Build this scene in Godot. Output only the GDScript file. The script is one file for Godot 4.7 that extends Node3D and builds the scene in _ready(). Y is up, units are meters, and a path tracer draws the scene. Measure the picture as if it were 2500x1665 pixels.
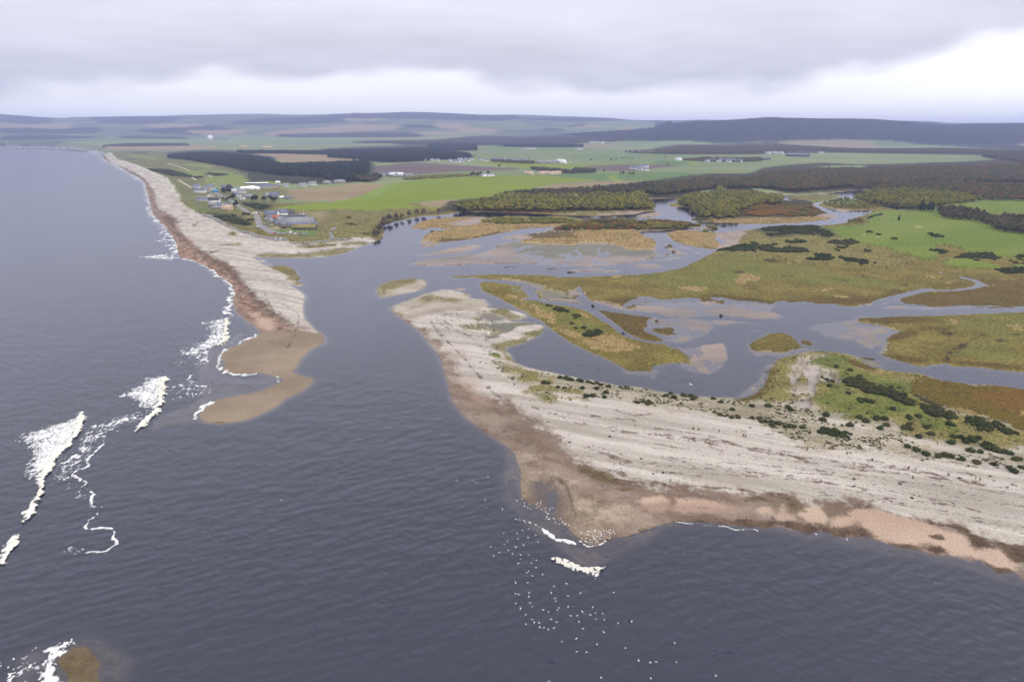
extends Node3D
# A river mouth seen from about 100 m above the sea: shingle spits, braided channels, salt marsh, farmland and far hills.
# Places are in metres: x to the right, d (= -z) away from the viewpoint's foot, y up.

func _ready() -> void:
	var camera := Camera3D.new()
	camera.name = "camera"
	camera.position = Vector3(0, 100, 0)
	camera.rotation.x = -atan((832.5 - 322.0) / 1667.0)
	camera.fov = rad_to_deg(2.0 * atan(832.5 / 1667.0))
	camera.near = 1.0
	camera.far = 40000.0
	add_child(camera)
	camera.current = true
	soft_noise.seed = 7
	soft_noise.noise_type = FastNoiseLite.TYPE_SIMPLEX_SMOOTH
	soft_noise.frequency = 0.01
	soft_noise.fractal_octaves = 2
	soft_noise.fractal_type = FastNoiseLite.FRACTAL_FBM
	wave_noise.seed = 11
	wave_noise.noise_type = FastNoiseLite.TYPE_SIMPLEX_SMOOTH
	wave_noise.frequency = 0.01
	wave_noise.fractal_type = FastNoiseLite.FRACTAL_FBM
	wave_noise.fractal_octaves = 2
	rng.seed = 4
	var around := WorldEnvironment.new()
	around.name = "daylight"
	var e := Environment.new()
	e.background_mode = Environment.BG_SKY
	e.sky = Sky.new()
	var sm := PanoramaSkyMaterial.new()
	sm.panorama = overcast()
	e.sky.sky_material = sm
	e.tonemap_mode = Environment.TONE_MAPPER_LINEAR
	e.tonemap_exposure = 1.3
	e.fog_enabled = true
	e.fog_density = 0.00009
	e.fog_light_color = Color(0.76, 0.81, 1.0)
	e.sdfgi_enabled = true
	e.ssao_enabled = true
	e.ssil_enabled = true
	around.environment = e
	add_child(around)
	var sun := DirectionalLight3D.new()
	sun.name = "veiled_sun"
	sun.light_energy = 0.4
	sun.light_angular_distance = 25.0
	sun.light_color = Color(1.0, 0.97, 0.93)
	sun.shadow_enabled = true
	sun.rotation = Vector3(deg_to_rad(-40.0), deg_to_rad(48.0), 0)
	add_child(sun)
	var t0 := Time.get_ticks_msec()
	make_grid()
	lay_out()
	print("land laid out ", Time.get_ticks_msec() - t0)
	shape_land()
	build_land()
	print("land built ", Time.get_ticks_msec() - t0)
	build_water()
	print("water built ", Time.get_ticks_msec() - t0)
	build_things()
	print("things built ", Time.get_ticks_msec() - t0)

# stratus brightened overhead to light land and water; a thin bright band low down, most of all to the right where the sun hides
func overcast() -> ImageTexture:
	var w := 2048
	var h := 1024
	var f := FastNoiseLite.new()
	f.seed = 21
	f.noise_type = FastNoiseLite.TYPE_SIMPLEX_SMOOTH
	f.frequency = 1.0
	f.fractal_type = FastNoiseLite.FRACTAL_FBM
	f.fractal_octaves = 5
	var px := PackedFloat32Array()
	px.resize(w * h * 4)
	for y in h:
		var el := (0.5 - (y + 0.5) / h) * PI
		var deg := rad_to_deg(el)
		for x in w:
			var az := wrapf((x + 0.5) / w * TAU, -PI, PI)   # 0 straight ahead
			var i := (y * w + x) * 4
			var v := 0.5
			var warm := 0.0
			if el > -0.03:
				var e2 := maxf(deg, 0.0)
				# looking up at a cloud sheet: streaks draw out sideways low down
				var q := 1.0 / tan(maxf(el, 0.0) + 0.10)
				var sx := sin(az) * q
				var sz := cos(az) * q
				var n := f.get_noise_2d(sx * 0.55, sz * 0.9 + 3.0)
				var n2 := f.get_noise_2d(sx * 1.6 + 9.0, sz * 2.4)
				var sheet := (0.50 + 0.05 * n + 0.03 * n2) * (1.0 + 2.5 * sin(el))  # sheet gains strongly overhead, above the view, for more ground light and water reflection
				var edge := 3.6 + 2.0 * f.get_noise_2d(az * 1.2 + 2.0, 0.5) + 1.5 * f.get_noise_2d(az * 4.0, e2 * 0.25) + 3.0 * smoothstep(0.28, 0.75, az) * smoothstep(1.6, 0.9, az)
				var clear := 1.0 - smoothstep(edge - 1.2, edge + 0.7, e2)
				var band := 0.93 + 0.06 * f.get_noise_2d(az * 3.0, e2 * 0.9) + 0.26 * exp(-pow((az - 0.72) / 0.30, 2.0) - pow((e2 - 4.0) / 4.0, 2.0))
				v = lerpf(sheet, band, clear * 0.85)
				v -= 0.025 * exp(-pow((e2 - edge - 1.2) / 1.3, 2.0)) * (1.0 - clear)
				warm = clear
			warm = maxf(warm, 0.8 * smoothstep(10.0, 35.0, deg))
			px[i] = v * lerpf(0.95, 1.0, warm)
			px[i + 1] = v * lerpf(0.96, 0.995, warm)
			px[i + 2] = v * lerpf(1.09, 1.0, warm)
			px[i + 3] = 1.0
	return ImageTexture.create_from_image(Image.create_from_data(w, h, false, Image.FORMAT_RGBAF, px.to_byte_array()))

func grain_texture(lowest: float, freq: float, octaves: int, seed_: int) -> NoiseTexture2D:
	var t := NoiseTexture2D.new()
	t.width = 1024
	t.height = 1024
	t.seamless = true
	var n := FastNoiseLite.new()
	n.seed = seed_
	n.frequency = freq
	n.fractal_octaves = octaves
	t.noise = n
	var g := Gradient.new()
	g.set_color(0, Color(lowest, lowest, lowest))
	g.set_color(1, Color(1, 1, 1))
	t.color_ramp = g
	return t

var stone_grain: NoiseTexture2D
var turf_grain: NoiseTexture2D
var ripple: NoiseTexture2D

func land_material(group: String) -> StandardMaterial3D:
	var m := StandardMaterial3D.new()
	m.resource_name = group
	m.vertex_color_use_as_albedo = true
	m.roughness = 0.95
	m.metallic_specular = 0.2
	if stone_grain == null:
		stone_grain = grain_texture(0.74, 0.14, 4, 3)
		turf_grain = grain_texture(0.55, 0.03, 5, 5)
	m.uv1_triplanar = true
	m.uv1_world_triplanar = true
	if group in ["shingle_beach", "sandbank", "gravel_bar"]:
		m.albedo_texture = stone_grain
		m.uv1_scale = Vector3.ONE / 110.0
	elif group in ["mudflat"]:
		m.roughness = 0.5
		m.metallic_specular = 0.35
	else:
		m.albedo_texture = turf_grain
		m.uv1_scale = Vector3.ONE / 83.0
	return m

func water_material(calm: bool) -> StandardMaterial3D:
	var m := StandardMaterial3D.new()
	m.resource_name = "water"
	m.albedo_color = Color(0.005, 0.009, 0.032).linear_to_srgb()
	m.albedo_color.a = 0.5
	m.transparency = BaseMaterial3D.TRANSPARENCY_ALPHA
	m.roughness = 0.08
	m.metallic_specular = 0.455
	if ripple == null:
		ripple = NoiseTexture2D.new()
		ripple.width = 1024
		ripple.height = 1024
		ripple.seamless = true
		ripple.as_normal_map = true
		ripple.bump_strength = 8.0
		var n := FastNoiseLite.new()
		n.seed = 31
		n.frequency = 0.012
		n.fractal_octaves = 4
		n.fractal_gain = 0.55
		ripple.noise = n
	m.normal_enabled = true
	m.normal_texture = ripple
	m.normal_scale = 0.07 if calm else 0.36
	m.uv1_triplanar = true
	m.uv1_world_triplanar = true
	m.uv1_scale = Vector3(1.0 / 37.0, 1.0 / 37.0, 1.0 / 23.0)
	return m


const RIDGE_FAR: PackedFloat32Array = [-1.2225,383,-0.7118,337,-0.6795,316,-0.6472,296,-0.6256,285,-0.6145,296,-0.5817,302,-0.5379,310,-0.4943,310,-0.4505,323,-0.4068,331,-0.3414,337,-0.2978,331,-0.2563,333,-0.2542,337,-0.2126,354,-0.2105,350,-0.1472,364,-0.0819,347,-0.0384,331,0.0270,323,0.0925,302,0.1362,285,0.1691,258,0.1998,252,0.2237,252,0.2588,258,0.3527,252,0.5604,246,0.5845,240,0.6090,219,0.7144,219,1.2858,220]
const RIDGE_NEAR: PackedFloat32Array = [-1.2380,24,0.0163,67,0.0602,80,0.0931,92,0.1369,111,0.1696,130,0.2023,149,0.2217,190,0.2240,168,0.2522,186,0.2588,191,0.3197,209,0.3478,225,0.3607,231,0.3871,224,0.4395,217,0.5052,211,0.5493,193,0.5826,176,0.6093,161,0.6593,169,0.7142,175,1.2850,185]
const RIVER_ZONE: PackedFloat32Array = [-83.4,269.5,-25.6,257,223.7,238.3,1500,238,3500,2300,-335,2307,-201,543,-127.1,407.4]
const WATERS: Array[PackedFloat32Array] = [
[-7495,6047,-5066,5667,-3965,5499,-3578,5373,-3184,5029,-2804,4588,-2486,4217,-2263,3902,-2002,3469,-1695,2926,-1453,2529,-1251,2226,-1074,1945,-895,1664,-766,1453,-640,1219,-549,1049,-481,920,-441,850,-408,796,-375,743,-348,696,-327,659,-307,621,-290,587,-276,564,-259,550,-240,526,-226,507,-217,492,-204,476,-191,455,-179,428.5,-173.4,411.5,-162.4,388.2,-153.3,373.9,-142,357.5,-133.4,345.2,-131.1,336.5,-133.9,331,-134.3,321.6,-137.7,312.7,-137.7,305.4,-133.2,296.2,-130,291.8,-129.4,284.3,-125.3,280.2,-117.3,277.2,-110.6,279.2,-102.2,274.3,-97.9,271.4,-97.3,267.6,-99.4,262.1,-103.6,255.9,-109.8,252.5,-114.6,249.2,-116.3,244.4,-117.6,240.4,-117.1,235.9,-115.1,230.1,-111,226.5,-105.9,225.2,-100.6,225.9,-96,228.6,-92.3,234.4,-89.6,240.4,-88,248.4,-85.1,255.1,-83.3,262.1,-83.4,269.5,-85.5,273.3,-89.7,275.2,-94.3,279.2,-95.6,282.3,-95.4,287.5,-96.6,296.2,-96.4,305.4,-96.6,314,-92.5,321.6,-96.8,336.5,-105.7,349.7,-114.5,365.5,-118.2,373.9,-125.1,395.6,-134.2,428.5,-157,465,-152,459,-146,453,-142,457,-147,464,-151,469,-151,478,-157,491,-166,512,-175,525,-180,528,-185,525,-190,524,-194,531,-203,544,-212,558,-219,568,-214,566,-202,564,-185,563,-169,563,-160,566,-152,574,-147,583,-142,599,-140,612,-139,617,-136,629,-132,641,-130,653,-130,678,-133,706,-140,748,-144,767,-142,774,-138,795,-130,813,-121,836,-112,853,-93,861,-79,878,-70,895,-67,905,-61,909,-46,900,-38,903,-7,894,23,888,38,881,52,874,81,864,107,859,125,865,145,868,157,876,177,908,190,912,193,946,198,1010,202,1058,215,1076,235,1083,252,1093,261,1089,245,1033,230,1004,221,977,224,963,237,966,243,946,233,898,240,889,233,864,225,839,213,820,214,808,229,797,254,790,253,788,272,779,296,783,325,790,355,808,378,823,396,842,405,859,407,871,406,884,409,902,412,921,414,940,425,976,431,992,443,1015,460,1032,482,1050,506,1088,531,1129,550,1165,577,1212,600,1237,627,1249,625,1216,608,1196,573,1158,548,1115,529,1075,527,1082,522,1088,506,1075,483,1044,465,1026,453,1015,437,987,434,960,432,925,431,902,425,880,440,907,453,921,458,916,489,925,477,911,454,880,437,859,425,846,399,811,385,790,352,769,326,759,302,754,285,753,269,743,248,725,234,728,227,716,215,716,203,716,197,725,185,728,171,722,157,699,157,683,156,657,158,640,164,626,171,613,176,606,184,609,183,602,169,580,157,559,141,535,131,518,119,508,112,502,102,496,93,491,81,490,69,487,55,483,41,483,35,482,34,479,30,486,19,490,2,491,-13,493,-27,490,-38,487,-46,484,-46,482,-38,483,-29,483,-21,479,-15,475,-7,472,2,468,10,460,15,453,18.4,444.5,14.1,441,15.9,432.9,16.9,419.8,17.7,415.6,20.6,413.5,19.3,413.3,29.7,409.2,40.9,405.2,38,415.4,42.7,423.9,43.7,435,42,444.3,43,450,46,455,46.6,449.1,46.8,435,46.9,426.1,49.5,413.3,53.4,405.2,59.2,395.5,65,388,68.3,385.2,67.2,384.4,66.1,389,67.7,400.4,70.3,406.3,80,420.8,82.1,424,87.9,422.9,91.8,415.5,97.5,414.5,111,419.7,120.3,417.6,133,420.8,136.5,414.5,142.9,411.4,151.5,408.3,159.3,403.3,161.6,408.3,169.9,412.4,169.8,408.3,179.4,408.3,181.2,410.3,184.7,408.3,186.9,403.3,196.9,404.3,196.5,400.4,199.4,396.5,205.1,396.5,220.4,408.3,228.3,414.5,244.4,426.2,261.3,438.6,272.5,444.4,282.5,447.8,281.1,441.8,296,444.2,303.5,447.8,313,454,321,463,323,470,321,476,321,483,325,485,329,478,329,470,326,460,326,456,316.4,449,305.7,443,295.7,439.5,284,437.2,274.2,437.2,262.1,430.4,249.1,420.6,245.5,418.5,240.6,412.2,240.2,406.1,246.1,402.1,250.9,398.3,255,396.3,265,398.3,278.1,400.2,291.6,399.2,307.5,398.3,380.5,397.4,489.5,385.7,700,40,-700,40,-4000,1500]]
const LANDS: Array[PackedFloat32Array] = [
[296.8,383.3,288.7,381.6,273.9,379.8,254.2,377.1,234.8,374.5,221,373.7,205.1,371.1,198,372,191.4,366.1,190.1,362,194.1,359.6,198,356.4,199.8,352.6,200.7,348,204.9,344.3,199.3,339.9,193.8,334.9,188.5,329.4,187.2,325.4,187.3,323.4,182,316.9,175.6,308.3,173.8,304.1,175,299.5,177.7,294.4,180.6,290,184.3,287.4,188,290,190.1,290,193.5,291.1,196.7,291.1,196.8,287.9,202.1,287.9,210.8,285.2,218.3,281.1,223,280.4,319.7,255.2,471,390.5],
[119.8,136.4,119.6,137.8,119.3,139.1,115.1,137.8,114.5,140.8,114.2,143.6,111,142.9,110.4,144.3,108,145.5,105.5,145,103.6,145.7,101.8,147.9,98.8,148.3,95.9,149.8,94,151.7,91.6,153.7,88.1,153.3,83.8,153.7,82.4,155.7,80.5,156.5,76.9,154.7,74.7,156.5,71.9,158.1,67.2,157.7,63.9,158.1,60.5,158.5,56.2,159.4,54.1,160.2,48.4,160.6,43.3,160.6,38.6,158.5,34.8,156.5,29.3,153.3,26.3,153.1,22.6,150.4,19.3,149.8,17.5,151.8,15.8,155.4,13.7,159.1,11.3,162.2,9.8,164.5,7.3,167,5.6,169.4,3,172.9,2.2,179.1,2.3,189.8,1.4,196.1,0.4,201.6,-1.1,205.7,-1.3,205.7,-5.1,211.1,-9.6,218,-15.7,228.1,-20.5,239.1,-23.7,248.6,-27.1,266,-31,285.7,-34.9,303.4,-39.5,318.1,-44.2,331.3,-51.3,348.6,-55.9,357.9,-64.5,374.4,-73.4,392.4,-72.9,392.8,-69.8,402.4,-64.2,413.5,-58.6,426.3,-53.4,434.1,-48.9,439.8,-46.3,444.5,-39.8,442.1,-31.4,432.9,-27.1,428.5,-26.1,424.1,-28.1,420.9,-23,417.7,-16.6,415.6,-15.8,409.4,-13.7,401.4,-13.5,401.3,-14.7,395.5,-14.2,393.6,-10.4,392.6,-4.8,391.7,0.7,388,5.3,382.5,7.9,377.2,8.9,372.1,7.3,369.5,3.3,367,-1,367,-1.5,365.4,0.7,362.9,7.2,362.9,11.4,360.5,16,356.5,17.3,352.6,16.9,348.1,14.9,340.7,13.9,336.4,11,332.2,7.7,326.8,4.5,321.5,0.6,318.9,-2.4,315.7,-3.5,311.4,-1.6,306.5,0.2,300.7,0.6,296.1,1.6,292.8,4.1,289.5,7.5,285.8,12.6,282.2,17.6,279.6,24,275.2,30.3,271.3,36.6,268,41.2,265.6,45.6,262.9,49.7,262.5,55.6,259.8,61.3,256.3,68.3,252.9,72.7,251.6,78.7,251.1,86.1,250,88.8,248.9,89,249.6,91.7,250.4,95.7,252.9,100.9,258.9,104.7,265.2,109.1,274.7,112.2,281.7,115.9,289.1,118.9,292.3,124.2,299,128.5,302.5,134.3,306,140.7,309,147.5,310.2,152.4,309.2,158,305.2,160.5,302,160.6,296.3,158.9,291.4,161.3,286,163.6,283.7,166.6,281.4,171.3,279.7,176,278.1,178.2,275.3,179.7,271.6,181.8,268.9,186,266.8,190.4,265.3,195.1,264.3,198.4,263.8,203.8,261.3,207.5,258.8,248.2,248.6,280.1,219.8,330,75,135,112,127,127.5],
[-23,459,-22,464,-18,467,-10,464,-3,459,2,454,7.6,441.9,9.4,430.5,10.9,419.6,7.2,419.6,6.7,415.4,8.6,412.9,15.3,410.9,22.2,403.2,33.6,396.4,40,389.8,42.8,386.1,45.5,377.2,48,368.7,49.6,363.8,52.9,356.6,54.6,347.4,56.3,340,57.9,334.3,61.1,329.5,64.4,326.2,68.4,322.2,75,320.9,76.6,315.8,80.8,312.7,82.2,306,81.7,297.9,80.2,293.4,77.7,291.8,74.6,292.3,71.9,292.8,68.7,291.2,64.5,288,63.1,285.9,61.7,280.7,56.3,281.2,50.1,280.7,50.1,283.3,47.4,290.1,43.2,299,38.7,306.6,33,317,28.1,326.8,24.8,336.4,21,348.1,18.6,357.3,15.9,365.4,9.7,377.2,5.3,388,-0.2,401.3,-6.6,415.4,-14.4,430.5,-18.8,439.6,-21,452],
[-1,458,4,456,8,453,9.3,449.1,5,450,1,454],
[-37.7,444.3,-35.9,447.9,-31.4,447.6,-31.8,441.9,-34.8,440.1],
[-88.7,433.6,-90.4,447.5,-89,462,-82,473,-69,479,-63,475,-60,465,-58.9,447.5,-63.1,435.8,-72.9,426.9,-82.4,418.3,-85,424.7],
[50.4,387.1,52.6,388.1,56.6,383.5,65.1,379.9,71,374.7,76.4,373,80.9,373,76,366.3,74,358.2,73.3,351.9,69.4,348.9,69.5,342.9,72.5,337.2,75.3,331.6,77.2,327.5,73.8,324.2,68.6,327.5,65.2,330.2,60.6,338.6,58.1,348.9,55.7,361.4,53.2,374.7],
[73.2,347.4,77.2,350.4,81,348.9,82.5,351.9,85.5,350.4,86.6,345.9,83.5,341.5,84.7,339.3,80.5,335,78.2,335.8,75.4,341.5],
[116.5,320.9,120.2,325.5,126.7,330.9,132.7,338.6,137.5,340.7,141.3,340,142.9,333.7,143.6,327.5,141.8,320.9,142.4,315.8,137.7,312.7,128.8,307.2,121.6,307.8,115.9,309.6,114.9,312],
[143.5,326.2,146.4,329.5,147,326.2,149,326.2,147.9,320.9,146.1,318.3,144.8,320.9,142.4,319.6],
[161,300.1,164.2,300.1,167.4,298.4,168,296.2,163.8,295.6,160.8,296.7],
[159.7,293.9,163.2,294.5,165.1,291.2,165,288,162.6,289.1,160.4,291.8],
[-110,744,-109,766,-105,801,-95,827,-78,843,-60,847,-40,851,-30,839,-21,843,-7,855,13,857,27,847,37,847,57,859,61,859,74,843,81,831,83,816,75,797,64,780,54,763,46,763,50,760,28,750,11,741,-3,722,-14,705,-29,683,-43,665,-58,652,-69,645,-69,635,-72,622,-79,622,-84,626,-87,665,-88,683,-85,711,-79,725,-86,731,-95,736],
[-82,574,-71,582,-60,602,-48,620,-34,633,-28,635,-29,624,-34,606,-43,590,-55,580,-68,576],
[-80,535,-80,541,-74,547,-67,556,-50,568,-35,580,-29,580,-22,594,-16,606,-14,624,-7,642,6,652,13,663,-1,665,-11,665,-8,680,3,694,12,696,27,711,41,741,51,766,45,747,70,790,85,807,96,822,119,823,130,835,138,827,150,812,172,827,186,808,191,794,199,783,213,787,212,766,208,756,195,750,185,744,159,725,142,719,133,711,131,694,134,680,138,665,136,647,131,620,125,594,124,582,125,576,122,565,115,559,106,548,95,538,85,533,72,526,59,522,47,525,36,528,38,530,20,531,2,538,-10,535,-35,531,-57,526,-72,527,-78,529],
[42,509,58,514,71,515,69,508,54,505,44,503],
[60,500,68,502,72,508,80,511,83,509,79,503,71,499],
[89,522,95,525,104,535,113,533,115,528,120,523,113,517,104,514,100,518],
[114,545,128,559,139,567,146,567,137,559,122,548],
[128,578,133,588,136,590,137,580,132,568,128,567],
[139,615,144,620,146,598,150,586,148,574,145,578,140,582,140,598],
[152,626,158,615,161,602,159,600,153,613],
[156,588,162,592,166,592,162,585],
[184,742,203,750,219,760,225,748,216,736,205,739,192,739],
[151,855,171,885,190,903,193,889,185,864,169,841,157,839],
[26,516,32,518,36,517,32,514],
[-90.4,110.3,-90.3,112.4,-89,114.4,-86.1,114.4,-83.5,112,-81,109.9,-79.1,107,-77.6,103.9,-75.5,98.4,-78.9,98.4,-86.6,107]]
const POOLS: Array[PackedFloat32Array] = [
[-93,746,-82,755,-79,750,-70,744,-66,751,-66,739,-74,727,-86,728,-92,734],
[-66,795,-61,807,-57,807,-61,797],
[-65,774,-57,783,-49,790,-51,781,-59,773],
[64,625,60,610,58,598,59,586,60,568,61,556,57,548,49,541,54,556,58,567,56,580,55,597,59,611,62,623],
[78,624,79,624,79,607,76,594,76,583,84,592,85,586,80,567,75,563,73,545,70,535,68,535,72,548,73,565,69,570,74,578,75,598,78,607],
[2,598,9,615,17,628,27,631,19,622,11,612,5,596],
[8,586,19,592,30,598,24,589,13,583],
[-29,570,-26,574,-21,559,-24,560],
[-25,582,-18,572,-10,556,-12,556,-19,567],
[198,672,205,672,203,652,202,638,195,635,197,657],
[322,509,323,507,320,500,316,495,318,501],
[329,526,332,528,325,518,325,520],
[-194,722,-194,736,-196,757,-191,755,-190,748,-192,732,-190,719,-182,694,-177,679,-176,669,-179,671,-183,688],
[417,1115,429,1129,453,1143,481,1151,514,1165,544,1188,572,1212,546,1158,533,1165,491,1143,463,1136,435,1095,427,1050,411,1050,418,1092],
[364,1165,377,1168,382,1151,368,1139,359,1143],
[525,1069,524,1054,522,1023,529,1003,533,989,537,976,540,960,518,930,521,950,523,985,518,1003,518,1038],
[446,1196,463,1199,460,1181,438,1165]]
# [level, softness, silt left by the tide, outline]
const LEVELS := [
[-0.02,3.0,true,[67.7,399.4,81.8,422.5,87.7,421.9,91.6,414.5,110.7,418.7,132.7,419.7,142.5,410.3,156.6,402.3,160.3,399.4,152.7,385.3,155.5,374.7,147.7,365.4,137,366.3,121.1,371.3,107.9,371.3,90.2,371.3,85.1,376.4,82.6,381.7,67.9,386.2]],
[0.05,3.0,true,[69,395.6,77.1,396.5,91,395.6,97.3,392.7,98.8,389,107,376.4,107,373,101,370.4,90.8,373.8,87.8,380.8,82.9,383.2,68.5,386.8]],
[0.04,3.0,true,[111.6,388.6,127.3,391.8,135,394.2,140.5,389.9,149.8,383.5,150.4,373,148.3,367.1,137.3,367.1,126,373,119.1,376.4,114.3,381.7]],
[0.05,3.0,true,[107.3,369.3,120.1,367.9,127.5,363.8,142.7,356.9,133.7,356.6,125.9,359,115.7,353.5,109.7,353.2,109.5,361.4]],
[-0.005,3.0,true,[76.7,369.6,107.4,369.6,109.7,353.2,102.7,337.2,92.2,327.5,80.7,322.2,76.9,322.2,77.9,334.3,85.9,342.9,85.9,351.9,73.5,348.9,74.3,359.8]],
[0.03,3.0,true,[81.1,322.2,92,326.8,107.3,333.7,101.8,333.7,88.2,327.5,78.5,326.2]],
[0.01,3.0,true,[77.5,314.5,91.7,319.6,104.7,323.5,105.1,315.8,102.9,306,96.7,288,89.5,277.7,85.3,274.7,79.1,276.7,75.8,282.7,73.4,286.9,80.8,294.5,82.2,306,80.8,312.7]],
[0.12,3.0,true,[91.7,319.6,96.2,322.2,104.7,323.5,105.1,317,103.1,307.2,98.2,301.3,96.2,306,93.2,309.6,91.5,314.5]],
[0.03,3.0,true,[119.9,341.5,123.2,346.6,130.2,346.6,131.6,344.7,124.6,342.2]],
[-0.01,3.0,true,[154.4,351.2,160.4,356.6,181.5,365.4,191.4,366.3,188.8,358.2,199.6,351.9,199.8,342.9,188.4,328.8,182.8,323.5,173.1,312.7,170.6,324.8,166,324.8,161.3,330.2,157.6,340]],
[0.05,3.0,true,[156.8,342.9,159.8,335.8,164.4,328.2,166.7,325.5,162.7,328.8,158.7,337.9]],
[0.045,3.0,true,[171.3,329.5,174.9,328.8,175.4,319.6,183.2,324.2,173.1,312.7,172.2,317,170.8,323.5]],
[0,3.0,true,[90.5,256.3,98.8,265.7,106.4,274.7,115.6,289.1,116.1,288.5,111.5,279.7,104.7,265.2,100.3,258.1,95.2,252.5,91.3,250,88.3,249.2]],
[0,3.0,true,[114.7,312.7,115.7,309,121.6,307.8,128.6,306.6,137.7,312.7,144.2,312,135,307.8,123.6,303,115.6,301.3,113.2,298.4,113,303]],
[0.04,3.0,true,[174.2,306,179.7,314.5,186,322.2,189.1,322.2,181.3,313.3,177.1,306,175.7,297.9,174.5,302.5]],
[0.03,3.0,true,[196.9,402.3,203.1,402.3,215.5,408.3,220.4,408.3,220.2,402.3,208.3,397.5,199.9,395.6]],
[0.04,3.0,true,[227,406.3,230.5,409.3,238.4,411.4,232.8,406.3,226.1,402.7]],
[0,3.0,true,[217.4,392.5,230.8,400.2,239.7,399.2,256.8,396.3,276.8,398.3,303.7,396.3,304.8,394.4,285.8,390.7,266.7,389.7,247.2,387.9,233.7,388.4,225.7,390.7]],
[0.03,3.0,true,[196.1,374.5,200.1,374.5,205.1,372,198,372]],
[0.03,3.0,true,[210.4,385.2,215.9,386.1,213.6,382.5,209.8,383]],
[0,3.0,true,[-17,556,-8,570,16,580,53,586,48,533,21,533,2,540,-11,543]],
[0.01,3.0,true,[34,567,51,574,55,567,61,556,71,567,83,567,89,541,72,528,59,523,47,526,32,533]],
[-0.015,3.0,true,[49.7,280.7,61.7,280.7,63.3,286.9,63.9,279.7,62.8,272.8,60.5,268,59.4,269,55.1,274.7,49.5,277.2]],
[0.06,3.0,true,[40.9,405.2,38,415.4,42.7,423.9,44,437.3,42.1,445.5,34.2,437.3,27.1,421.8,29.8,410.2]],
[0.02,3.0,true,[6.9,181.9,11.6,181.9,14.7,173.7,13.1,162.9,9.8,164.5,7.4,169.4,6.2,175.5]],
[-0.02,3.0,true,[-214,562,-203,557,-187,531,-192,527,-206,548]],
[-0.055,3,false,[-1.1,206.2,1.4,196.1,2.2,179.1,3,172.9,9.8,164.5,13.7,159.1,17.5,151.8,22.5,150.1,28.5,152.9,37.5,157.6,31.7,148.4,24.8,141.3,22.1,140.4,17.6,140.7,13.3,143.8,8.3,150.4,2.4,159.8,-2.7,169.4,-4.2,179.1,-3.5,191.9]],
[-0.09,3,false,[-115.1,230.1,-120,221.8,-129.1,217.8,-130.4,231.5,-126.7,242,-125.6,251.7,-138.3,277.2,-146.1,307.8,-144.2,331,-140.8,354.3,-133.1,312.7,-120.7,277.2,-97.2,271.4,-103.9,253.4,-116.3,238.9]],
[-0.1,4,false,[-137.6,180.1,-127.7,178.2,-122.5,171.1,-117.8,159.8,-119.9,155.4,-126.1,159.8,-132.9,169.4]],
[-0.09,3,false,[-124.9,145.7,-123.4,149.8,-115.2,152.5,-107.6,150.4,-104.8,147.1,-109.4,145.1,-118.3,145.1]],
[-0.09,4,false,[-100.4,109.5,-98,115,-90.5,117.3,-85.4,116.4,-78,111.1,-72,103.9,-68.1,96.7,-91.3,96.7]],
[-0.05,3,false,[-88.2,116.8,-84,115,-81.1,113.3,-75.7,108.6,-70.8,100.2,-76.6,100.2,-87.1,107.8]],
[-0.08,2,false,[80.3,156.1,83.4,152.9,91,152.5,98.1,147.2,105.1,144.3,112.2,142.2,114.8,136.8,119.1,135.5,117.7,133.6,110.4,139.4,100.6,143.9,91.6,147.2,84.6,150.5,79.3,153.7]],
[-0.08,2,false,[71.7,157.7,76.7,154.3,80,155.3,78.9,152.9,75.3,152.5,69.7,155.3]]]
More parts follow.
